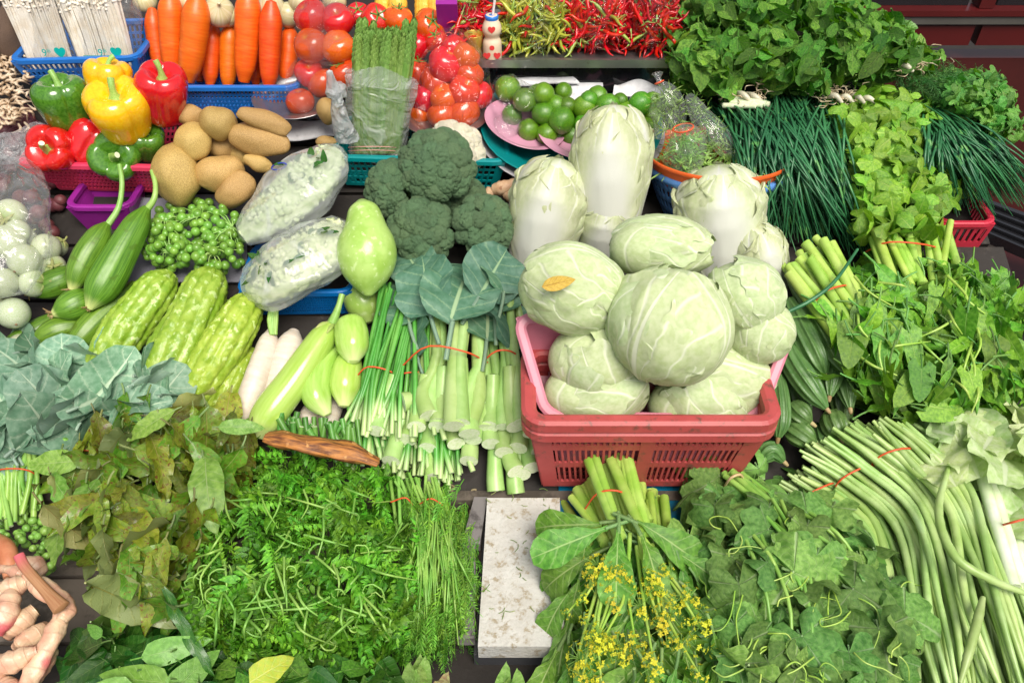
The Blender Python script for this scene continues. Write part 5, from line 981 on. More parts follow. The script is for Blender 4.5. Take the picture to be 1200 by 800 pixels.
# --- chinese broccoli: thick cut stems in two tiers, big leaves on top
kb = []
for lb, A, B, nst, band, ex in [('thick-stemmed chinese broccoli bunch with one big leaf folded over its band', ((462, 478), (575, 505)), ((500, 330), (560, 345)), 11, [(468, 432, .07), (500, 406, .125), (545, 412, .125), (572, 425, .07)], .10),
    ('thick-stemmed chinese broccoli bunch beside the red crate', ((560, 480), (632, 500)), ((560, 345), (606, 350)), 10, [(560, 430, .07), (580, 412, .11), (600, 412, .105), (614, 425, .06)], .085)]:
    th = thing('chinese_broccoli_bunch', lb, 'chinese broccoli', at((A[0][0]+A[1][0])/2, 450, 0), 'chinese broccoli bunches'); kb.append(th)
    stems(th, nst, A, B, .0125, [STP, CUT], (.06, ex+.01), (.08, ex+.01), mid=[(((A[0][0]*.8+B[0][0]*.2), 462), ((A[1][0]*.8+B[1][0]*.2), 462), (.055, ex+.003)), (((A[0][0]*.55+B[0][0]*.45), 415), ((A[1][0]*.55+B[1][0]*.45), 415), (.06, ex+.005))], ns=14, nn=10, taper=.45, jx=6)
    tied(band, .0013, th)
th = kb[0]; rs = random.Random(4)
for (x, y, x1, y1, h) in [(458, 540, 478, 470, .03), (440, 505, 462, 440, .05), (478, 515, 496, 460, .04), (500, 525, 515, 460, .03), (505, 560, 512, 490, .012), (487, 500, 500, 440, .06), (530, 520, 535, 460, .04), (552, 540, 548, 470, .03), (575, 520, 570, 450, .045), (556, 515, 556, 440, .05), (515, 500, 520, 430, .065), (541, 492, 540, 420, .08)]:
    part('stem', stemtube([(x+rs.gauss(0, 3), y, h+.014), (x*.7+x1*.3, y*.7+y1*.3, h+.008), (x1, y1, h+.02)], [.0128, .0122, .0098], n=8, ns=14, mats=[STP, CUT], cut=(1, 0)), th)
th = kb[1]
for (x, y, x1, y1, h) in [(604, 578, 600, 520, .01), (580, 575, 580, 520, .015), (622, 548, 612, 490, .03), (598, 552, 595, 490, .03), (630, 528, 618, 470, .04), (612, 525, 606, 460, .045), (590, 530, 588, 470, .04), (575, 500, 578, 440, .06), (620, 500, 612, 430, .06), (600, 500, 598, 430, .07), (612, 556, 606, 510, .02), (632, 545, 622, 500, .02)]:
    part('stem', stemtube([(x+rs.gauss(0, 3), y, h+.014), (x*.7+x1*.3, y*.7+y1*.3, h+.008), (x1, y1, h+.02)], [.0128, .0122, .0098], n=8, ns=14, mats=[STP, CUT], cut=(1, 0)), th)
def oneleaf(th, geo, px, d, L, nn=(0, -.5, .8), h=.1, roll=0.):
    """a single leaf, base at a photo place, pointing along the photo direction d"""
    p = at(px[0], px[1], h); q = at(px[0]+d[0]*10, px[1]+d[1]*10, h+(d[2] if len(d) > 2 else 0)); return part('leaf', geo, th, yrot(p, q-p, np.asarray(nn, float)+np.array([roll, 0, 0]), L))
for px, d, L, h, r, w, i in [((530, 378), (.18, -1), .135, .13, .1, 0, 1), ((560, 350), (.5, -.8), .11, .12, .3, 0, 0), ((505, 370), (-.25, -1), .11, .11, -.3, 0, 4), ((480, 380), (-.25, -1), .10, .09, -.4, 0, 2), ((590, 345), (.15, -1), .10, .11, .5, 1, 3), ((545, 345), (-.1, -1), .12, .10, 0., 0, 3), ((500, 330), (-.5, -.7), .09, .09, -.2, 0, 0), ((602, 410), (.1, -1), .12, .09, .8, 1, 1), ((570, 400), (.1, -1), .11, .10, .4, 1, 2), ((580, 370), (-.05, -1), .11, .10, .1, 1, 0), ((470, 350), (.3, -1), .09, .07, -.5, 0, 1), ((490, 420), (-.25, -1), .08, .08, -.8, 0, 4)]:
    oneleaf(kb[w], GKD[i], px, d, L, h=h, roll=r)
# --- spring onions
for lb, A, B, n, seed, band in [('spring onion bunch with spread green blades beside the green eggplants', ((412, 496), (468, 515)), ((455, 335), (500, 350)), 48, 1, [(415, 445, .05), (430, 430, .082), (455, 434, .082), (470, 445, .04)]),
    ('spring onion bunch half under the chinese broccoli', ((440, 490), (520, 520)), ((478, 345), (505, 350)), 42, 2, [(450, 450, .03), (470, 438, .07), (495, 436, .07), (505, 440, .04)])]:
    th = thing('spring_onion_bunch', lb, 'spring onions', at(450, 450, 0), 'spring onion bunches')
    stems(th, n, A, B, .0036, [CHIVL, CUT], (.02, .075), (.05, .09), mid=[(((A[0][0]*.62+B[0][0]*.38), 440), ((A[1][0]*.62+B[1][0]*.38-10), 440), (.04, .085))], ns=6, nn=9, taper=.7, jx=7, wob=4, name='stalk'); tied(band, .0012, th)
th = thing('spring_onion_bunch', 'lower spring onion bunch showing only its pale root ends', 'spring onions', at(440, 540, 0), 'spring onion bunches')
stems(th, 90, ((405, 530), (540, 560)), ((420, 470), (530, 480)), .0036, [CHIVL, CUT], (.0, .04), (.01, .05), ns=6, nn=5, jx=10, name='stalk')
th = thing('cut_stem_bunch', 'row of thin dark green cut stems behind the charred wood piece', 'stems', at(360, 500, 0))
stems(th, 46, ((325, 488), (425, 500)), ((330, 525), (425, 545)), .0042, [skin('dark_stem', (.06, .2, .03), (.12, .3, .05)), CUT], (.04, .07), (.02, .05), jx=5)
# charred wood piece
CH = skin('split_wood', (.42, .16, .035), (.10, .03, .012), uvs=(9, 5, 1), rough=.6, bump=.9, bscale=80, c3=(.6, .3, .1), spot=.6, sscale=50)
g, P, rr = gbody([(312, 512, .10), (340, 517, .105), (375, 524, .105), (410, 530, .10), (443, 542, .095)], [8, 12, 11, 14, 12, 6], CH, n=26, ns=16, shape=lambda th, t: 1+.12*np.sin(t*20+th*2)+.1*np.sin(th*5), flat=.6)
wsolid('wood_piece', g, 'split reddish brown wood piece lying on the fern greens below the green eggplant', 'wood')
# --- fern greens
fp = [(225, 545), (300, 530), (360, 540), (445, 545), (480, 600), (520, 660), (520, 730), (470, 768), (330, 775), (225, 765), (195, 700), (215, 640)]
heap('fern_greens', 'big heap of bright curly young fern fronds in front of the split wood', 'ferns', fp, .052, GF+GF2, from_flow(350, 500, (0, .5)), (.02, .13), 70, 300, 620, pname='frond', fname='frond_mass', jit=70, tilt=60, sj=.5, lay=(.75, 1.08))
# curled fern croziers on top
fc = thing('fern_curls', 'loose pale curled fern tendrils on top of the bright fern heap', 'ferns', at(350, 640, .1)); hf = dome(fp, .02, .135, 70)
for i in range(34):
    x, y = rng.uniform(220, 500), rng.uniform(580, 755)
    if not inpoly(x, y, fp): continue
    p = at(x, y, hf(x, y)-.002); k = rng.uniform(.004, .012); a0 = rng.uniform(0, 6.3); n = 14; ex = np.array([1., 0, 0]); ey = unit([0, .5, .8]); pts = []
    for j in range(n): t = j/(n-1); q = a0+t*rng.uniform(3.6, 5.2); r = k*(1.6-t); pts.append(p+ex*r*math.cos(q)+ey*r*math.sin(q)+np.array([0, -.003*t, .004*t]))
    g = Geo([STG]); tube(g, crv(pts, 18), np.linspace(.0012, .0006, 18), ns=5); part('tendril', g, fc)
# --- acacia shoots (feathery, drooping)
ap = [(455, 575), (515, 572), (548, 605), (566, 665), (560, 725), (528, 768), (485, 762), (470, 700), (480, 640)]
ah = heap('acacia_shoot_bunch', 'tied bunch of feathery acacia shoots drooping between the ferns and the foam lid', 'acacia shoots', ap, .078, GA, lambda x, y: (.3*(x-500)/40, 1), (.02, .11), 40, 230, 330, pname='frond', fname='frond_mass', jit=14, tilt=35, sj=.3)
stems(ah, 30, ((455, 562), (512, 565)), ((470, 620), (530, 625)), .0022, [STG, CUT], (.05, .09), (.05, .09), jx=5); tied([(458, 588, .09), (475, 583, .10), (484, 592, .09)], .001, ah); tied([(492, 590, .09), (505, 584, .10), (520, 592, .09)], .001, ah)
for i in range(60):
    x, y = rng.uniform(485, 530), rng.uniform(600, 640); dx = (x-505)*.5+rng.gauss(0, 10); l = rng.uniform(60, 130); part('strand', stemtube([(x, y, .10), (x+dx*.5, y+l*.5, .112), (x+dx, min(765, y+l), .075)], [.0016, .0013, .0006], n=9, ns=4, mats=[STG]), ah)
fb_ = thing('loose_fern_greens', 'thin bright fern stems lying across the bright fern heap', 'ferns', at(340, 640, .1))
for i in range(70):
    x, y = rng.uniform(235, 480), rng.uniform(560, 730)
    if not inpoly(x, y, fp): continue
    a = R(rng.gauss(80, 50)); l = rng.uniform(25, 60); x2, y2 = x+l*math.cos(a), y+l*math.sin(a); part('stalk', stemtube([(x, y, hf(x, y)), ((x+x2)/2+rng.gauss(0, 5), (y+y2)/2, hf(x, y)+.008), (x2, y2, hf(x2, y2)-.004)], [.0017, .0014, .0007], n=9, ns=5, mats=[STG]), fb_)
# --- young bronze leaves
mp = [(60, 545), (110, 490), (200, 470), (270, 480), (300, 500), (300, 545), (270, 600), (240, 660), (200, 730), (130, 720), (90, 650), (50, 610)]
mh = heap('bronze_leaf_bunch', 'glossy bunch of young bronze and olive leaves between the kale and the ferns', 'edible leaves', mp, .088, GMA, from_flow(180, 520, (-.1, 1.1)), (.03, .14), 50, 150, 170, jit=42, tilt=48, lift=0, sj=.45, lay=(.6, 1.05))
for px, d, L, h, r in [((238, 535), (.15, 1), .105, .155, .2), ((95, 540), (-1, .05), .075, .13, 0), ((115, 560), (-.7, .9), .08, .13, -.3), ((205, 480), (-1, .5), .075, .15, -.2), ((75, 590), (-.3, 1), .085, .12, -.4), ((255, 500), (1, .0), .06, .14, .3), ((60, 555), (.4, 1), .08, .12, -.6), ((225, 700), (.1, 1), .06, .1, .2)]:
    oneleaf(mh, rng.choice(GMG), px, d, L, h=h, roll=r)
# --- citrus leaves at the front
lp = [(80, 735), (160, 722), (235, 745), (250, 830), (70, 830)]
lh = heap('citrus_leaf_bunch', 'dark glossy citrus leaves with a few pale ones in front of the bronze leaves', 'citrus leaves', lp, .07, GL, from_flow(150, 800), (.03, .09), 30, 40, 60, jit=50, tilt=25)
for px, d, L, h, r in [((200, 800), (-1, -.1), .085, .105, 0), ((160, 805), (-.9, .25), .085, .11, -.2), ((165, 770), (1, -.25), .075, .11, .2), ((195, 815), (.7, -.6), .07, .1, .2), ((120, 745), (-.3, -.2), .03, .1, 0)]:
    oneleaf(lh, rng.choice(GLG), px, d, L, h=h, roll=r)
g = Geo([LIML]); g2 = leafg(LIML, 1, .11, strap, 12, 5, curl=.3, fold=.2, seed=4); th = thing('strap_leaf', 'long dark strap-shaped leaf crossing the fern heap edge near the front', 'leaf', at(215, 735, 0)); p = at(190, 690, .13); q = at(245, 780, .11); part('blade', g2, th, yrot(p, q-p, (0, -.4, 1), float(np.linalg.norm(q-p)*1.1)))
bp_ = [(240, 770), (330, 762), (450, 762), (470, 790), (460, 840), (240, 840)]
heap('leafy_greens', 'mixed round dark green leaves along the front edge below the ferns', 'greens', bp_, .045, GL+GM, const_flow(-60), (.02, .07), 30, 70, 110, jit=70, tilt=30)
th = thing('yellow_leaf', 'single yellowing leaf among the dark leaves at the front edge', 'leaf', at(310, 790, 0)); YL2 = leafm('yellowing_leaf', (.6, .55, .05), (0.455, 0.585, 0.065), (.7, .7, .2), trans=.2, nv=6, val=0); part('blade', leafg(YL2, 1, .6, ovate, 10, 7, curl=.4, fold=.15), th, yrot(at(292, 800, .09), at(340, 770, .09)-at(292, 800, .09), (0, -.4, 1), .055))
SHOOT = leafm('shoot_leaf', (.22, .40, .08), (0.416, 0.650, 0.182), (.5, .6, .3), rough=.3, nv=9, side=.3, val=.12); SHP = leafm('pinkish_leaf', (.4, .2, .14), (0.546, 0.546, 0.234), (.6, .5, .35), rough=.3, nv=9, side=.3, val=.1)
GSH = var(lambda i: leafg(SHOOT, 1, .34, ell, 11, 7, curl=[.4, .8, .2][i], fold=.3, seed=i, wave=.02), 3)
for lb, c, dirs in [('fan of pointed pale green shoot leaves with a pinkish tip at the front edge', (490, 800), [(-.6, -1, 0), (-.3, -1.4, 1), (.1, -1.2, 2), (-.9, -.6, 1), (.3, -1.1, 0)]), ('fan of pointed shoot leaves in front of the foam lid', (595, 812), [(-.9, -.5, 0), (-.5, -.9, 1), (.1, -1.2, 2), (.6, -1, 0), (1, -.6, 1), (.3, -.8, 2)])]:
    th = thing('leaf_shoot', lb, 'leaves', at(*c, 0), 'fans of shoot leaves')
    for dx, dy, i in dirs: oneleaf(th, GSH[i], (c[0]+dx*6, c[1]+8), (dx, dy, .03), .062*rng.uniform(.85, 1.2), h=.07, roll=dx*.5)
oneleaf(bpk := thing('pink_tipped_leaf', 'pinkish green pointed leaf tip standing at the front edge', 'leaf', at(525, 800, 0)), leafg(SHP, 1, .42, ell, 11, 7, curl=.3, fold=.3, seed=8), (515, 815), (.25, -1, .03), .055, h=.08)
# --- flowering choy sum
ch = thing('choy_sum_bunch', 'tied choy sum bunch with cut stems and yellow flowers below the red crate', 'choy sum', at(740, 640, 0))
rs = random.Random(21)
stems(ch, 12, ((690, 545), (735, 538)), ((720, 625), (760, 620)), .0072, [STSP, CUT], (.06, .11), (.07, .12), jx=5, ns=10); stems(ch, 14, ((665, 585), (700, 560)), ((700, 640), (730, 630)), .0066, [STSP, CUT], (.02, .07), (.05, .09), jx=5, ns=9); stems(ch, 14, ((745, 572), (790, 585)), ((745, 630), (790, 640)), .006, [STSP, CUT], (.02, .07), (.04, .08), jx=5, ns=9)
tied([(683, 600, .07), (700, 578, .115), (725, 575, .125), (745, 588, .09)], .0013, ch)
cp = [(650, 620), (700, 600), (780, 605), (835, 650), (865, 740), (860, 840), (640, 840), (655, 740), (640, 680)]
scatter(ch, GC, cp, 110, from_flow(735, 570, (0, .3)), dome(cp, .02, .10, 50), .066, rng, fill=150, jit=22, tilt=28, lift=-6, lay=(.7, 1.))
for px, d, L, h, r, i in [((712, 618), (-1, .35), .10, .13, -.4, 0), ((705, 612), (-1, .1), .09, .12, -.3, 1), ((745, 612), (.9, .4), .10, .13, .3, 1), ((750, 625), (.5, .9), .10, .13, .3, 4), ((725, 622), (0, 1), .10, .13, 0, 3), ((695, 650), (-1, .5), .085, .11, -.5, 2), ((670, 690), (-.8, .9), .08, .08, -.5, 2), ((668, 720), (-.3, 1), .09, .06, -.5, 0), ((790, 645), (1, .6), .08, .11, .5, 0), ((655, 760), (-.5, 1), .09, .06, -.5, 3)]:
    oneleaf(ch, GC[i], px, d, L, h=h, roll=r)
hc = dome(cp, .02, .11, 50)
PET = Geo([YELF]); lf = leafg(YELF, 1, .8, ovate, 3, 3, curl=.3)
for k in range(4): PET.merge(lf, yrot((0, 0, 0), (math.cos(k*PI/2), math.sin(k*PI/2), .35), (0, 0, 1), 1.))
def flower_head(seed):
    rs = random.Random(seed); g = Geo([YELF, STG])
    for i in range(16):
        d = unit([rs.gauss(0, 1), rs.gauss(0, 1), rs.gauss(.6, .8)]); p = d*rs.uniform(.4, 1); g.merge(PET, zrot(p, d, rs.uniform(0, 6), rs.uniform(.16, .26)))
        tube(g, [p, p*.5, np.array([0, 0, -.2])], .025, ns=3, mi=1)
    return g.flat()
FH = [flower_head(i) for i in range(4)]
for i in range(72):
    for _ in range(50):
        x, y = rs.gauss(770, 52), rs.uniform(668, 805)
        if i < 6: x, y = rs.uniform(690, 735), rs.uniform(660, 690)
        elif i < 18: x, y = rs.gauss(692, 14), rs.gauss(765, 20)
        if inpoly(x, y, cp): break
    p = at(x, y, hc(x, y)+.015); s = .0135*rs.uniform(.5, 1.35); fh = part('flower', FH[i % 4], ch, zrot(p, unit([rs.gauss(0, .5), -.5, 1]), 0, s))
    if i % 3 == 0: tx, ty = 735+(x-735)*.35, 625+rs.uniform(0, 30); g = stemtube([(tx, ty, .11), ((tx+x)/2+rs.gauss(0, 8), (ty+y)/2, hc(x, y)+.01), (x, y, hc(x, y)+.014)], [.003, .0022, .0012], n=9, ns=6, mats=[STSP]); part('flower_stalk', g, ch)
# --- gourd shoots
gp = [(800, 560), (900, 555), (985, 590), (1045, 650), (1090, 740), (1080, 840), (850, 840), (830, 740), (800, 660)]
gs = heap('gourd_shoot_bunch', 'bunch of dull green gourd shoots with lobed leaves and tendrils beside the yellow flowers', 'gourd shoots', gp, .055, GP, from_flow(860, 540, (.3, .6)), (.02, .12), 60, 210, 280, jit=35, tilt=30, lift=-4, sj=.45)
stems(gs, 14, ((850, 560), (868, 555)), ((905, 612), (930, 600)), .0042, [STG, CUT], (.07, .10), (.08, .11), jx=4); tied([(848, 572, .08), (856, 560, .115), (868, 556, .115), (872, 566, .08)], .0018, gs, skin('string', (.6, .4, .2), (.7, .5, .3)), 'string_tie')
for px, d, L, h, r in [((1000, 690), (1, .5), .10, .13, .3), ((930, 670), (.5, .2), .11, .13, 0), ((875, 700), (-.8, .3), .08, .12, -.2), ((900, 620), (-.7, .3), .075, .12, -.2), ((945, 600), (1, .2), .07, .12, .2), ((1060, 720), (1, .4), .075, .11, .4), ((940, 745), (.4, .6), .08, .12, 0)]: oneleaf(gs, rng.choice(GP), px, d, L, h=h, roll=r)
for i in range(16):
    x, y = rng.uniform(860, 940), rng.uniform(575, 640); a = R(rng.gauss(58, 18)); l = rng.uniform(90, 200); part('vine', stemtube([(x, y, .115), (x+l*.5*math.cos(a)+rng.gauss(0, 8), y+l*.5*math.sin(a), .125), (x+l*math.cos(a+.2), min(830, y+l*math.sin(a+.2)), .08)], [.003, .0024, .0014], n=10, ns=6, mats=[STG]), gs)
hg = dome(gp, .02, .12, 60)
for i in range(46):
    x, y = rng.uniform(840, 1060), rng.uniform(600, 800)
    if not inpoly(x, y, gp): continue
    a = rng.uniform(0, 6); pts = [(x, y, hg(x, y)+.004)]
    for j in range(5): a += rng.gauss(.5, .5); pts.append((pts[-1][0]+12*math.cos(a), pts[-1][1]+12*math.sin(a)+4, hg(x, y)+.01-.006*j*.3))
    part('tendril', stemtube(pts, [.0011, .0009, .0005], n=18, ns=4, mats=[STSP]), gs)
# --- long beans
def beans(label, n, s0, s1, m0, m1, e0, e1, band, hh, seed):
    rs = random.Random(seed); th = thing('long_bean_bunch', label, 'long beans', at(m0[0], m0[1], 0), 'long bean bunches')
    for i in range(n):
        a = min(1, max(0, (i+.5)/n+rs.gauss(0, .05))); L = lambda p, q, b: (p[0]+(q[0]-p[0])*b, p[1]+(q[1]-p[1])*b); k = rs.random(); bow = math.sqrt(max(0, 1-(2*a-1)**2))
        h = hh[0]+(hh[1]-hh[0])*k*bow+.01; x0, y0 = L(s0, s1, a); xm, ym = L(m0, m1, a+rs.gauss(0, .06)); x1, y1 = L(e0, e1, a+rs.gauss(0, .1)); x0 += rs.gauss(0, 6); y0 += rs.gauss(0, 5)
        xq, yq = (x0*.55+xm*.45)+rs.gauss(0, 3), (y0*.62+ym*.38); r = .0046*rs.uniform(.8, 1.2)
        part('bean', stemtube([(x0, y0, h), (xq, yq, h+.012), (xm, ym, h+.012), ((xm+x1)/2+rs.gauss(0, 6), (ym+y1)/2, h+.006), (x1, y1, h*.7)], [r*.5, r, r*1.02, r, r*.8, r*.5], n=26, ns=9, mats=[BEAN], shape=lambda th_, t, s=rs.random()*6: 1+.05*np.sin(t*85+s)), th)
    tied(band, .0013, th, name='rubber_band')
beans('long bean bunch nearest the gourd shoots, behind the string-tied stems', 42, (920, 565), (965, 540), (1000, 640), (1050, 600), (1040, 830), (1100, 820), [(915, 600, .03), (945, 580, .07), (975, 566, .075), (992, 566, .04)], (.01, .05), 1)
beans('middle long bean bunch with a red band, longest pods', 48, (940, 530), (1000, 495), (1050, 620), (1110, 575), (1100, 840), (1170, 820), [(972, 582, .04), (985, 562, .09), (1010, 548, .10), (1030, 545, .06)], (.03, .08), 2)
beans('long bean bunch nearest the lettuce, its pods bending down to the corner', 54, (1000, 500), (1075, 495), (1090, 610), (1160, 570), (1160, 840), (1235, 800), [(1015, 555, .04), (1030, 535, .10), (1060, 525, .11), (1085, 530, .06)], (.03, .10), 3)
for lb, pts in [('loose long bean crossing over the bunches towards the corner', [(1112, 545, .13), (1100, 600, .14), (1118, 650, .14), (1160, 678, .13), (1215, 700, .11)]), ('short loose long bean standing upright on top of the bunches', [(1152, 700, .12), (1142, 740, .125), (1125, 800, .11)])]:
    g = stemtube(pts, [.003, .0052, .0054, .005, .0025], n=30, ns=10, mats=[BEAN], shape=lambda th_, t: 1+.05*np.sin(t*85)); wsolid('long_bean', g, lb, 'long bean')
# --- lettuce with white stems at the edge
le = heap('lettuce', 'pale frilly lettuce with white ribs tied by a red band beside the long beans', 'lettuce', [(1065, 500), (1110, 475), (1200, 480), (1240, 520), (1240, 620), (1190, 640), (1130, 600), (1085, 540)], .085, GLE, from_flow(1215, 660), (.03, .12), 40, 26, 30, jit=22, tilt=22, lift=8)
for px, d, L, h, r in [((1150, 560), (-.5, -1), .11, .14, -.2), ((1180, 570), (.0, -1), .12, .15, 0), ((1215, 570), (.4, -1), .11, .14, .2), ((1120, 570), (-.6, -1), .08, .13, -.4)]: oneleaf(le, rng.choice(GLE), px, d, L, h=h, roll=r)
WST = skin('white_rib', (.62, .72, .45), (.76, .8, .66), rough=.3, bump=.05, sss=.1)
stems(le, 14, ((1185, 690), (1225, 680)), ((1150, 560), (1215, 550)), .009, [WST, CUT], (.03, .11), (.06, .13), jx=4, ns=10, name='rib'); tied([(1165, 618, .08), (1185, 612, .135), (1215, 606, .13), (1235, 612, .08)], .0014, le)
# --- water spinach
wp = [(965, 400), (985, 345), (1000, 315), (1060, 300), (1120, 300), (1180, 330), (1240, 380), (1240, 470), (1150, 495), (1060, 500), (1000, 470)]
ws = heap('water_spinach_bunch', 'large bunch of water spinach with arrow-shaped leaves spilling towards the lettuce', 'water spinach', wp, .064, GS, from_flow(1010, 270, (.2, .3)), (.02, .14), 50, 292, 520, group='water spinach bunches', jit=38, tilt=30, sj=.4)
for px, d, L, h, r in [((1080, 430), (.0, 1), .05, .15, 0), ((1135, 435), (.4, 1), .045, .15, .1), ((1085, 475), (.7, .1), .06, .12, 0), ((1075, 445), (-.5, .6), .05, .14, -.2), ((1000, 385), (-.1, 1), .06, .14, -.2), ((1040, 395), (0, 1), .06, .145, 0), ((1165, 400), (.2, 1), .06, .14, .2)]: oneleaf(ws, rng.choice(GSB), px, d, L, h=h, roll=r)
stems(ws, 24, ((1015, 275), (1110, 270)), ((1040, 330), (1120, 330)), .0062, [STSP, CUT], (.03, .10), (.05, .11), jx=6, ns=8); tied([(1015, 295, .07), (1040, 284, .115), (1080, 286, .115), (1105, 292, .07)], .0014, ws)
for i in range(16):
    x, y = rng.uniform(1000, 1150), rng.uniform(320, 440); a = R(rng.gauss(65, 35)); l = rng.uniform(30, 70); part('shoot', stemtube([(x, y, .13), (x+l*.5*math.cos(a)+rng.gauss(0, 8), y+l*.5*math.sin(a), .15), (x+l*math.cos(a), y+l*math.sin(a), .14)], [.0022, .0018, .0009], n=9, ns=6, mats=[STSP]), ws)
w2 = thing('water_spinach_bunch', 'tied sheaf of water spinach stems lying over the ridged gourds', 'water spinach', at(960, 340, 0), 'water spinach bunches')
stems(w2, 34, ((922, 315), (968, 285)), ((980, 395), (1030, 370)), .0068, [STSP, CUT], (.06, .12), (.07, .12), jx=5, ns=9, nn=8); tied([(945, 372, .08), (962, 345, .135), (985, 335, .135), (1000, 335, .09)], .0014, w2)
scatter(w2, GS, [(970, 370), (1010, 350), (1040, 380), (1030, 440), (985, 450)], 22, const_flow(70), dome([(960, 350), (1050, 350), (1050, 450), (960, 450)], .09, .14, 30), .07, rng, jit=30, tilt=25)
g = stemtube([(922, 366, .13), (950, 352, .14), (978, 330, .145), (1005, 292, .14)], [.0028, .003, .002], n=12, ns=7, mats=[CHIV]); wsolid('chive', g, 'single dark chive blade lying across the water spinach stems', 'chive')
# --- dark chive bunches
def bladebunch(label, root, tips, n, hh, seed, L=1., r=.0019):
    rs = random.Random(seed); th = thing('chive_bunch', label, 'chives', at(root[0], root[1], 0), 'dark chive bunches'); G = Geo([CHIV])
    for i in range(n):
        a = rs.random(); tx, ty = tips[0][0]+(tips[1][0]-tips[0][0])*a, tips[0][1]+(tips[1][1]-tips[0][1])*a; f = rs.uniform(.55, 1.06); k = rs.random(); x0, y0 = root[0]+rs.gauss(0, root[2]), root[1]+rs.gauss(0, root[3])
        tx, ty = x0+(tx-x0)*f+rs.gauss(0, 8), y0+(ty-y0)*f+rs.gauss(0, 6); bow = 14*(a-.3); h = hh[0]+(hh[1]-hh[0])*k
        G.merge(stemtube([(x0, y0, h*.7), ((x0*2+tx)/3+bow*.7, (y0*2+ty)/3-8, h+.02), ((x0+2*tx)/3+bow, (y0+2*ty)/3-5, h+.01), (tx, ty, h*.35+.005)], [r, r*1.1, r, r*.3], n=10, ns=5, mats=[CHIV], flat=.5))
    part('blades', G, th, kind='stuff'); return th
c1 = bladebunch('dark green chive bunch arching from beside the orange basin down to the spinach', (905, 122, 34, 7), ((872, 268), (1030, 290)), 900, (.03, .12), 3)
stems(c1, 16, ((848, 122), (862, 112)), ((885, 128), (900, 120)), .0045, [CUT, CUT], (.05, .1), (.07, .12), jx=3, name='white_base')
c2 = bladebunch('dark green chive bunch at the side, thin tips hanging over the low bench', (1090, 135, 12, 6), ((1085, 245), (1215, 235)), 560, (.03, .11), 5)
c3 = bladebunch('wild dark chive tips reaching past the table edge', (1120, 150, 14, 6), ((1160, 250), (1230, 220)), 90, (.06, .11), 6)
# --- celery leaves
cl = [(968, 122), (1040, 100), (1095, 120), (1122, 175), (1120, 235), (1095, 285), (1010, 290), (985, 215)]
heap('celery_leaf_bunch', 'bright celery-like leaf bunch between the two dark chive bunches', 'celery leaves', cl, .046, GCEL, lambda x, y: (.15, 1), (.03, .14), 35, 290, 330, jit=45, tilt=32, sj=.3)
# roots of bunches: tangle of pale root ends
RT = skin('root_thread', (.5, .38, .24), (.65, .55, .4)); WB = skin('white_bulb', (.5, .47, .36), (.6, .56, .42), rough=.3)
for lb, x, y, n in [('tangle of pale roots and bulbs where the celery and chive bunches meet', 985, 112, 60), ('brown root tangle at the base of the dark chive bunch', 878, 110, 30), ('reddish root ends between the round leaves and the dill', 1068, 75, 26)]:
    th = thing('root_tangle', lb, 'roots', at(x, y, 0), 'root ends of the herb bunches'); G = Geo([RT])
    for i in range(n):
        p = np.array([x+rng.gauss(0, 14), y+rng.gauss(0, 6), .10]); a = rng.uniform(0, 6); G.merge(stemtube([tuple(p), (p[0]+8*math.cos(a), p[1]+5*math.sin(a), .115), (p[0]+15*math.cos(a+.6), p[1]+8*math.sin(a+.6), .10)], .0008, n=7, ns=4, mats=[RT]))
    part('root_threads', G, th, kind='stuff')
    for i in range(n//14):
        q, P, rr = gbody([(x-16+i*13, y+rng.uniform(-2, 6), .10), (x-6+i*13, y+rng.uniform(0, 4), .115), (x+2+i*13, y+9, .11)], [1.5, 3.5, 3, 2], WB, n=10, ns=9); part('bulb', q, th)
# --- dill and coriander at the side
heap('dill_bunch', 'feathery dark dill bunch above the outer chive bunch', 'dill', [(1040, 80), (1100, 70), (1170, 85), (1185, 125), (1110, 130), (1060, 110)], .06, GD, const_flow(10), (.04, .12), 30, 110, 200, pname='frond', fname='frond_mass', jit=45, tilt=30)
heap('coriander_bunch', 'small-leaved coriander bunch at the side above the hanging chive tips', 'coriander', [(1100, 90), (1160, 82), (1195, 110), (1192, 165), (1150, 160), (1095, 130)], .03, GCO, const_flow(40), (.05, .13), 30, 190, 240, jit=60, tilt=35)
# --- leafy herb mass along the top
for lb, pl, gg, L, fl, n, ff in [('drooping basil-like herb bunch behind the bagged herbs', [(785, 40), (830, 20), (870, 60), (868, 115), (800, 105), (775, 75)], GM+GS[:1], .044, 95, 150, 200),
    ('mint bunch with round leaves, highest at the top edge of the picture', [(790, -30), (900, -40), (960, -20), (930, 30), (850, 40), (800, 30)], GM, .036, 80, 220, 300),
    ('dense mint bunch in the middle of the top herb row', [(850, 30), (940, 10), (985, 50), (980, 110), (900, 108), (855, 90)], GM, .035, 90, 240, 320),
    ('mint bunch reaching towards the red shopfront', [(930, -20), (1000, -10), (1070, 30), (1080, 70), (1030, 95), (975, 100), (950, 50)], GM, .037, 70, 230, 280)]:
    heap('mint_bunch', lb, 'mint', pl, L, gg, const_flow(fl), (.06, .17), 35, n, ff, group='mint bunches along the top', jit=60, tilt=38, sj=.4)
heap('pennywort_bunch', 'small bunch of rounder pale leaves beside the red shopfront', 'herbs', [(1030, 50), (1070, 45), (1110, 60), (1095, 80), (1040, 82)], .05, GLG+GM, const_flow(0), (.06, .13), 20, 26, 20, jit=60, tilt=30)
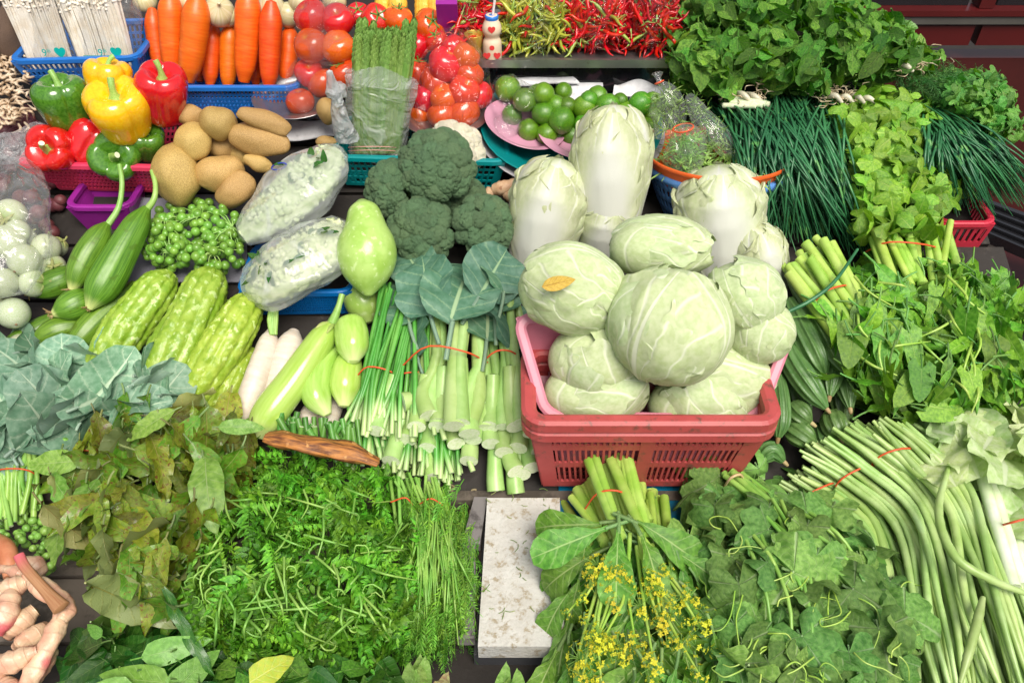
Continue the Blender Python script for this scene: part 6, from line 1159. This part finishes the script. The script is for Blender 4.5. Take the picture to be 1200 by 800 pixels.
# --- asparagus in a plastic sleeve
ASP = skin('asparagus_skin', (.13, .27, .04), (.25, .40, .10), uvs=(4, 5, 1), rough=.4, bump=.2, val=.12); ASPT = skin('asparagus_scale', (.16, .25, .06), (.24, .32, .12), rough=.5, bump=.3, val=.15)
asg = thing('asparagus_bunch', 'bunch of green asparagus spears standing upright in a milky sleeve', 'asparagus', at(436, 178, .07)); yb = at(436, 178, .07)[1]+.025
def spear(seed):
    rs = random.Random(seed); g = Geo([ASP, ASPT]); tube(g, crv([(0, 0, 0), (.004*rs.uniform(-1, 1), 0, .5), (0, 0, .97)], 12), [.028]*8+[.029, .027, .02, .006], ns=9)
    sc = leafg(ASPT, 1, .55, ell, 5, 3, curl=-.5, fold=.3)
    for i in range(46):
        t = (i/46)**.7; z = .66+.31*t if i > 8 else .1+i*.07; r = .027*(1-max(0, (z-.8)/.2)*.75) if z > .8 else .027; a = i*2.4; d = np.array([math.cos(a), math.sin(a), 0])
        M = yrot(d*r*.85+np.array([0, 0, z]), d*.28+np.array([0, 0, 1.]), -d, .075 if i > 8 else .05); g.merge(sc, M)
    for q in range(len(g.mq)): pass
    return g.flat()
SPG_ = [spear(i) for i in range(4)]
for sp in SPG_:
    n0 = 12*9
rs = random.Random(2)
for i in range(34):
    row = i % 3; x = 417+(i/33)*64+rs.gauss(0, 2); top = rs.uniform(26, 42)+row*5; ybk = yb+.012*(2-row); b = at_y(416+(i/33)*50, 178, ybk); t = at_y(x, top, ybk+.01); l = np.linalg.norm(t-b); M = zrot(b, t-b, rs.uniform(0, 6), l); M[:3, 0] *= 1.3; M[:3, 1] *= 1.3; part('spear', SPG_[i % 4], asg, M)
def bag(label, pts, rad, m, flat=.7, amp=.004, nsc=28., n=40, ns=48, seed=0, name='plastic_bag', cat='bag', wp=None, tieat=None, group=None, shape=None):
    sh = shape or (lambda th, t: 1+.05*np.sin(th*5+seed+t*9)+.035*np.sin(th*11+t*14+seed)+.03*np.abs(np.sin(th*17+4*np.sin(t*5))))
    g, P, rr = gbody(pts, rad, m, n=n, ns=ns, flat=flat, shape=sh, amp=amp, nsc=nsc, seed=seed, pts=wp)
    th = thing(name, label, cat, ctr(P), group); part('film', g, th)
    if tieat: q = P[int(tieat*(n-1))]; g = Geo([RBAND]); i = int(tieat*(n-1)); T, N, B = frames(P); tube(g, [q+(N[i]*math.cos(a)+B[i]*math.sin(a))*rr[i]*1.1 for a in np.linspace(0, 2*PI, 14)], .0013, ns=5); part('rubber_band', g, th)
    return th
b = at_y(441, 182, yb); t = at_y(446, 92, yb-.0)
sv = bag('milky plastic sleeve round the asparagus, knotted at one side', None, [28, 32, 35, 38, 42], MILKY, flat=.62, amp=.003, wp=[b, (b+t)/2, t], n=30, seed=3, name='plastic_sleeve')
kn = film('knot_film', haze=.5, rough=.25)
g = Geo([kn]); P = crv([at_y(400, 100, yb-.02), at_y(392, 112, yb-.05), at_y(386, 84, yb-.06)], 10); tube(g, P, np.array([5, 8, 10, 6, 5, 7, 8, 6, 4, 3])*mpp(P[0]), ns=18, shape=lambda th, t: 1+.2*np.sin(th*5+t*8)); tube(g, crv([at_y(394, 108, yb-.05), at_y(398, 135, yb-.05), at_y(408, 165, yb-.04)], 10), np.linspace(5, 14, 10)*mpp(P[0]), ns=18, flat=.4, shape=lambda th, t: 1+.15*np.sin(th*7+t*6)); part('knot', g, sv)
def ptext(parent, txt, px, py, h, size, m, right, upv, name='lettering'):
    cu = bpy.data.curves.new('text', 'FONT'); cu.body = txt; cu.size = size; cu.align_x = 'CENTER'; cu.extrude = .0002; cu.materials.append(m); r = unit(right); u = unit(np.asarray(upv)-np.dot(upv, r)*r)
    tmp = bpy.data.objects.new('tmp', cu); cu = bpy.data.meshes.new_from_object(tmp); bpy.data.objects.remove(tmp)
    return link(name, cu, mat4(np.asarray(h) if not np.isscalar(h) else at(px, py, h), r, u, np.cross(r, u)), parent)
PINKI = plain('pink_ink', (.85, .4, .35), .5); TEALI = plain('teal_ink', (.0, .42, .36), .4); REDI = plain('red_ink', (.75, .05, .05), .4); BLUEI = plain('blue_ink', (.03, .05, .4), .4)
g = Geo([PINKI])
for dz in (0, .006): tube(g, [at_y(436+30*math.sin(a), 178-dz*700-4*math.cos(a)*.5, yb-.035*math.cos(a)) for a in np.linspace(-1.2, 1.2, 12)], .0006, ns=4)
part('printed_line', g, sv)
# --- enoki in bags
ENO = skin('enoki_stem', (.78, .70, .55), (.86, .82, .72), scale=60, rough=.5, bump=.1, val=.08)
ecap = Geo([ENO]); tube(ecap, crv([(0, 0, 0), (.01, 0, .5), (0, 0, .97)], 6), [.018, .017, .017, .016, .016, .016], ns=5); q = Geo(); lathe(q, smoothprof([(.001, .99), (.02, .985), (.03, .965), (.02, .955), (.001, .95)], 7), 8); ecap.merge(q)
for lb, x0, x1, sd_ in [('bag of white enoki mushrooms at the outer end of the blue basket', 36, 90, 1), ('bag of white enoki mushrooms with teal print, nearer the carrots', 95, 162, 2)]:
    yk = at(90, 70, .09)[1]+.03; xm = (x0+x1)/2; b = at_y(xm+4, 80, yk); t = at_y(xm, -14, yk+.01); rs = random.Random(sd_)
    eb = thing('enoki_bag', lb, 'mushrooms', b, 'bags of enoki mushrooms'); G = Geo([ENO])
    for i in range(620):
        f, dp = rs.uniform(-1, 1), rs.uniform(-1, 1)*.016; p = at_y(xm+f*(x1-x0)*.46, 84, yk+dp); l = np.linalg.norm(t-b)*rs.uniform(.75, .98); G.merge(ecap, zrot(p, unit(np.array([rs.gauss(0, .025)+f*.02, .08+rs.gauss(0, .02), 1])), 0, l))
    part('mushrooms', G, eb, kind='stuff')
    hw = (x1-x0)/2; g, P, rr = gbody(None, [hw*.9, hw, hw*1.02, hw*1.02, hw*.8], CLEAR, n=24, ns=40, flat=.6, amp=.002, pts=[b, (b+t)/2, t], shape=lambda th, t: 1+.04*np.sin(th*7+t*6)); part('film', g, eb)
    fy = yk-hw*mpp(b)*.64-.002
    p = at_y(xm+2, 66, fy); ptext(eb, '9* \u2665', 0, 0, p, .017, TEALI, (1, 0, 0), (0, .1, 1))
    if sd_ == 2: g = Geo([TEALI]); A, B = at_y(x0+4, 70, fy), at_y(x1-6, 66, fy+.002); box(g, (A+B)/2, (B[0]-A[0], .0006, .008)); part('printed_band', g, eb, smooth=False)
# --- sweetcorn in a bag at the top
CORN = skin('corn_kernel', (.78, .45, .03), (.85, .58, .1), scale=60, rough=.3, bump=.1); co_ = Geo([CORN]); lathe(co_, smoothprof([(.001, -1), (.2, -.98), (.24, -.5), (.25, 0), (.23, .6), (.12, .95), (.001, 1)], 60), 60, lambda th, t, r, z: (r*(1+.1*np.abs(np.cos(th*8))**.6*np.abs(np.sin(t*60))**.6), z))
for x, y, lb in [(450, -2, 'sweetcorn cob behind the tomatoes, outer one'), (466, 4, 'sweetcorn cob in the middle behind the tomatoes'), (497, 0, 'sweetcorn cob beside the purple strip'), (512, 4, 'sweetcorn cob nearest the chilli bags')]:
    p = at(x, y, .13); solid('sweetcorn', co_, zrot(p, (.05, .5, 1), 0, 42*mpp(p)), lb, 'sweetcorn', 'sweetcorn cobs')
g = Geo([MAGP]); a = at(526, 55, .10); box(g, a+np.array([0, .02, .02]), (.035, .01, .12), (np.array([1, 0, 0]), unit([0, 1, .4]), unit([0, -.4, 1]))); wsolid('plastic_strip', g, 'upright purple plastic strip between the sweetcorn and the chillies', 'strip', smooth=False)
# --- chillies in bags on the steel tray
CHR = skin('red_chilli', (.46, .008, .003), (.60, .03, .005), rough=.25, bump=.03, coat=.2, val=.3, hue=.008); CHG = skin('green_chilli', (.25, .34, .03), (.42, .46, .06), rough=.2, coat=.3, val=.25, hue=.04)
def chil(m, s):
    g = Geo([m, GSTEM]); tube(g, crv([(0, 0, 0), (.05*s, 0, .4), (.02, .06*s, .75), (-.08*s, .02, 1)], 9), [.05, .085, .085, .08, .075, .065, .05, .03, .008], ns=7); tube(g, crv([(0, 0, .02), (.02, 0, -.2), (.06, 0, -.38)], 4), [.05, .02, .018, .02], ns=5, mi=1); return g
CRS = [chil(CHR, s) for s in (-1, 1, 2)]; CGS = [chil(CHG, s) for s in (-1, 1)]
for x0, x1, gs_, lb, w in [(535, 562, CRS, 'bag of orange-red chillies behind the drink bottle', .3), (590, 660, CGS, 'bag of green and yellow chillies on the steel tray', .75), (660, 730, CRS, 'bag of bright red chillies in the middle of the steel tray', .1), (730, 788, CRS, 'bag of red chillies at the herb end of the steel tray', .12)]:
    c = at_y((x0+x1)/2, 70, TRAYY+.03); c[2] = TRAYZ; th = thing('chilli_bag', lb, 'chillies', c, 'bags of chillies'); k = mpp(c); w_ = (x1-x0)*k
    for i in range(int(105*(x1-x0)/70)):
        p = np.array([c[0]+rng.uniform(-.46, .46)*w_, TRAYY+.03+rng.random()**1.6*.12, 0]); p[2] = TRAYZ+.008+rng.uniform(0, .085)*(.7+.6*math.sin(PI*(p[0]-c[0]+w_/2)/w_))*(.6+4*(p[1]-TRAYY-.03)); gq = rng.choice(gs_ if rng.random() > w else CGS) if gs_ is CRS else rng.choice(CGS if rng.random() < w else CRS)
        part('chilli', gq, th, zrot(p, rnd_dir(rng, 0), rng.uniform(0, 6), rng.uniform(.03, .045)))
    G = Geo()
    for i in range(int(900*(x1-x0)/70)):
        p = np.array([c[0]+rng.uniform(-.45, .45)*w_, TRAYY+.045+rng.random()*.11, 0]); p[2] = TRAYZ+.006+rng.uniform(0, .085)*(.5+3.5*(p[1]-TRAYY-.03)); gq = rng.choice(gs_ if rng.random() > w else CGS) if gs_ is CRS else rng.choice(CGS if rng.random() < w else CRS); G.merge(gq, zrot(p, rnd_dir(rng, 0), 0, rng.uniform(.03, .042)))
    G.mats = gs_[0].mats; part('chilli_mass', G, th, kind='stuff')
    cc = c+np.array([0, .075, .055]); g = Geo([WRAP]); lathe(g, smoothprof([(.001, -.9), (.7, -.85), (1, -.4), (1.02, .2), (.8, .8), (.4, 1.1), (.15, 1.3), (.3, 1.5)], 26), 40, lambda th_, t, r, z: (r*(1+.06*np.sin(th_*5+t*7)+.03*np.sin(th_*13)), z)); V = g.V[0]; g.V[0] = V*np.array([w_*.52, .085, .065]); part('film', g, th, mat4(cc))
# drink bottle with straw
BOTM = plain('milk_drink', (.78, .62, .45), .25, .0); c = at_y(577, 70, TRAYY+.012); c[2] = TRAYZ; k = mpp(c); th = thing('drink_bottle', 'small waisted yogurt drink bottle with red print, blue foil cap and straw', 'bottle', c)
g = Geo([BOTM]); r = 11*k; H = 52*k; lathe(g, smoothprof([(.001, 0), (.95*r, 0), (r, .03*H), (r, .38*H), (.8*r, .5*H), (.8*r, .55*H), (r, .66*H), (r*.95, .78*H), (.62*r, .93*H), (.6*r, H), (.001, H)], 50), 32); part('body', g, th, mat4(c))
g = Geo([plain('blue_foil', (.03, .2, .65), .3)]); lathe(g, [(.001, H*1.005), (.68*r, H*1.0), (.7*r, H*.95), (.66*r, H*.9)], 24); part('cap', g, th, mat4(c))
g = Geo([plain('straw_white', (.8, .7, .7), .4)]); tube(g, [c+np.array([.002, 0, H]), c+np.array([.006, .004, H*1.35]), c+np.array([.012, .01, H*1.85])], .0022, ns=8); part('straw', g, th)
for z, s in ((.12, '\u2665 \u2665'), (.3, '\u25cf'), (.7, '\u2665')): ptext(th, s, 0, 0, c+np.array([0, -r*1.02, z*H]), .011, REDI, (1, 0, 0), (0, 0, 1), 'print')
g = Geo([plain('gold_cup', (.75, .5, .1), .25, metal=.6)]); c = at_y(556, 70, TRAYY+.015); c[2] = TRAYZ; r = 11*k; lathe(g, smoothprof([(.001, 0), (.7*r, 0), (.8*r, .02), (r, .04), (.95*r, .042), (.7*r, .03), (.001, .025)], 24), 24); solid('small_cup', g, mat4(c), 'small golden cup wrapped in film beside the drink bottle', 'cup')
# --- clear bags
bag('clear crinkled bag round four limes beside the tomatoes', [(585, 92, .08), (595, 110, .085), (612, 128, .08), (632, 142, .06)], [4, 20, 26, 24, 10], WRAP, flat=1., seed=2, group='clear bags')
bag('small clear bag with a twisted neck under the bagged limes', [(575, 160, .05), (592, 150, .06), (615, 146, .06)], [6, 18, 16, 4], CLEAR, seed=3, group='clear bags')
bag('big clear bag full of tomatoes with radiating folds', [(520, 38, .13), (530, 60, .13), (530, 100, .10), (525, 148, .06)], [8, 26, 42, 44, 34], WRAP, flat=.8, seed=5, group='clear bags', n=70, ns=120, shape=lambda th, t: 1+.07*np.abs(np.sin(th*9+3*np.sin(t*4)))*np.abs(np.sin(t*5+1))+.035*np.abs(np.sin(th*4+t*23))-.04)
for lb, x, y, rx, ry, h in [('stretch wrap round the upper tomato pair', 380, 22, 37, 20, .15), ('stretch wrap round the lower tomato pair', 381, 55, 37, 21, .13), ('stretch wrap round the third row of tomatoes beside the asparagus sleeve', 366, 104, 30, 34, .085)]:
    p = at(x, y, h); k = mpp(p); g = Geo([WRAP]); lathe(g, smoothprof([(.001, -1), (.6, -.82), (1, 0), (.6, .82), (.001, 1)], 26), 40, lambda th_, t, r, z: (r*(1-.16*np.exp(-(z/.22)**2)+.06*np.abs(np.sin(th_*9+z*2))*np.exp(-(z/.45)**2)), z)); M = mat4(p, np.array([0, 0, 1.])*ry*k*1.15, np.array([0, 1., 0])*ry*k, np.array([1., 0, 0])*rx*k); solid('stretch_wrap', g, M, lb, 'plastic wrap', 'stretch wraps')
# cauliflower bags
CHOP = skin('chopped_floret', (.42, .52, .24), (.64, .70, .46), scale=90, rough=.6, bump=.6, val=.15); CFS = rgeo([(.001, 1), (.8, .6), (1, 0), (.5, -.6), (.2, -1.2)], [CHOP], 9, 7, fn=lambda th, t, r, z: (r*(1+.2*np.sin(th*3)), z+.15*np.sin(th*2)))
def fillbag(label, pts, rad, flat, n, sd_, leaves=6, size=(.006, .012), geos=None, fm=CLEAR, tie=None, lg=None):
    th = bag(label, pts, rad, fm, flat=flat, seed=sd_, amp=.006, tieat=tie, group='filled clear bags'); rs = random.Random(sd_); P = crv([at(*p) for p in pts], 30); rp = crv([(a, 0, 0) for a in rad], 30)[:, 0]; G = Geo(); T, N, B = frames(P); gl = geos or [CFS]
    for i in range(n):
        j = rs.randrange(2, int(30*(.55 if tie else .93))); a = rs.uniform(0, 6.3); q = math.sqrt(rs.random())*.76; k = mpp(P[j]); p = P[j]+(B[j]*math.cos(a)+N[j]*math.sin(a)*flat)*q*rp[j]*k; gg = rs.choice(gl); G.merge(gg, zrot(p, rnd_dir(rs, .3), rs.uniform(0, 6), rs.uniform(*size)))
    G.mats = gl[0].mats
    if not tie and geos is None: q, _, _ = gbody(pts, [r_*.80 for r_ in rad], CHOP, n=40, ns=40, flat=flat*.8, amp=.007, nsc=90); G.merge(q)
    part('contents', G, th, kind='stuff')
    for i in range(leaves):
        j = rs.randrange(8, 26); p = P[j]+N[j]*rp[j]*mpp(P[j])*flat*.8+B[j]*rs.uniform(-.6, .6)*rp[j]*mpp(P[j]); part('leaf', rs.choice(lg or GL), th, yrot(p, rnd_dir(rs, 0), N[j], .022))
    return th
b1 = fillbag('upper clear bag of chopped pale florets with a blue oval mark', [(390, 175, .11), (372, 200, .12), (335, 235, .11), (285, 275, .08)], [14, 34, 44, 38, 18], .55, 1100, 4, 12, (.002, .007), fm=CLOUDY)
b2 = fillbag('rounder clear bag of pale florets with green leaf bits, on the blue basket', [(398, 262, .09), (375, 290, .10), (330, 318, .10), (295, 335, .07)], [18, 40, 46, 42, 26], .6, 1200, 8, 26, (.002, .007), fm=CLOUDY)
p = at(327, 195, .145); g = Geo([BLUEI]); ex = unit([1, 0, .3]); ez = unit([-.3, .25, 1.]); tube(g, [p+(ex*math.cos(a)*.012+ez*math.sin(a)*.0045) for a in np.linspace(0, 2*PI, 28)], .0011, ns=5); part('printed_ring', g, b1)
SPKM = leafm('thin_herb', (.14, .32, .04), (0.390, 0.598, 0.130), (.4, .5, .2), rough=.4, side=0, val=.2)
SPK = [leafg(SPKM, 1, .12, lance, 5, 3, curl=.5, fold=.3), leafg(SHOOT, 1, .1, lance, 5, 3, curl=.4, fold=.3)]
fillbag('clear tied bag of thin herbs at the back of the orange basin', [(786, 160, .12), (784, 130, .15), (778, 110, .17), (772, 95, .185), (770, 86, .19)], [18, 22, 15, 4, 7], .7, 240, 11, 0, (.012, .024), SPK, tie=.72)
fillbag('clear bag of thin herbs in front with a red tie facing out', [(803, 196, .11), (803, 172, .14), (801, 154, .16), (800, 146, .17)], [20, 24, 15, 4], .8, 240, 12, 0, (.012, .024), SPK, tie=.8)
fillbag('clear bag with a purple mark leaning over the orange basin', [(860, 185, .10), (840, 160, .13), (818, 130, .15), (806, 112, .16)], [8, 19, 17, 5], .6, 160, 13, 0, (.012, .024), SPK)
# loose herbs and chillies in the basin
th = thing('herb_heap', 'thin green herbs and tiny chillies heaped in the orange basin', 'herbs', BAS); c = BAS+np.array([0, 0, .0])
G = Geo(); 
for i in range(500):
    a, q = rng.uniform(0, 6.3), math.sqrt(rng.random())*BASR*.86; p = c+np.array([q*math.cos(a), q*math.sin(a), .004+.022*(1-q/BASR)+rng.uniform(-.004, .006)]); p[2] -= .16*(p[1]-c[1]); G.merge(rng.choice(SPK), yrot(p, [rng.gauss(0, 1), rng.gauss(0, 1), rng.gauss(.1, .2)], (0, 0, 1), rng.uniform(.02, .045)))
part('herbs', G, th, kind='stuff')
for i in range(8): a, q = rng.uniform(0, 6.3), rng.random()*BASR*.7; part('chilli', rng.choice(CRS), th, zrot(c+np.array([q*math.cos(a), q*math.sin(a), .026]), rnd_dir(rng, 0), 0, .025))
# bags at the edge: dried roots, white eggplants
bag('clear bag draped over the white eggplants at the picture edge', [(25, 190, .10), (15, 235, .13), (5, 290, .12), (0, 340, .10)], [12, 34, 44, 44, 30], CLEAR, flat=.8, seed=9, group='clear bags')
bag('dull crumpled plastic bag beside the rose pink pepper basket', [(50, 150, .06), (20, 170, .08), (-20, 180, .08)], [10, 18, 24, 16], MILKY, flat=.7, seed=10, group='clear bags')
th = thing('dried_roots', 'pale thin dried roots heaped below the taro at the picture edge', 'roots', at(10, 100, 0)); G = Geo([RT])
for i in range(120):
    x, y = rng.gauss(8, 14), rng.uniform(66, 150); a = rng.uniform(0, 6); G.merge(stemtube([(x, y, .06), (x+10*math.cos(a), y+7*math.sin(a), .08), (x+18*math.cos(a+.7), y+12*math.sin(a+.7), .06)], [.002, .0025, .001], n=7, ns=5, mats=[RT]))
part('root_pieces', G, th, kind='stuff')
th = thing('shallots', 'dark reddish shallots heaped in shade between the pepper basket and eggplants', 'shallots', at(50, 190, 0)); SH = rgeo([(.001, -1), (.6, -.8), (1, 0), (.5, .8), (.12, 1.2), (.001, 1.4)], [skin('shallot_skin', (.12, .03, .04), (.2, .06, .06), rough=.4)], 16, 14)
for i in range(60):
    x, y = rng.uniform(-10, 90), rng.uniform(130, 275); p = at(x, y, rng.uniform(.0, .035)); part('shallot', SH, th, zrot(p, rnd_dir(rng), 0, mpp(p)*rng.uniform(7, 10)))
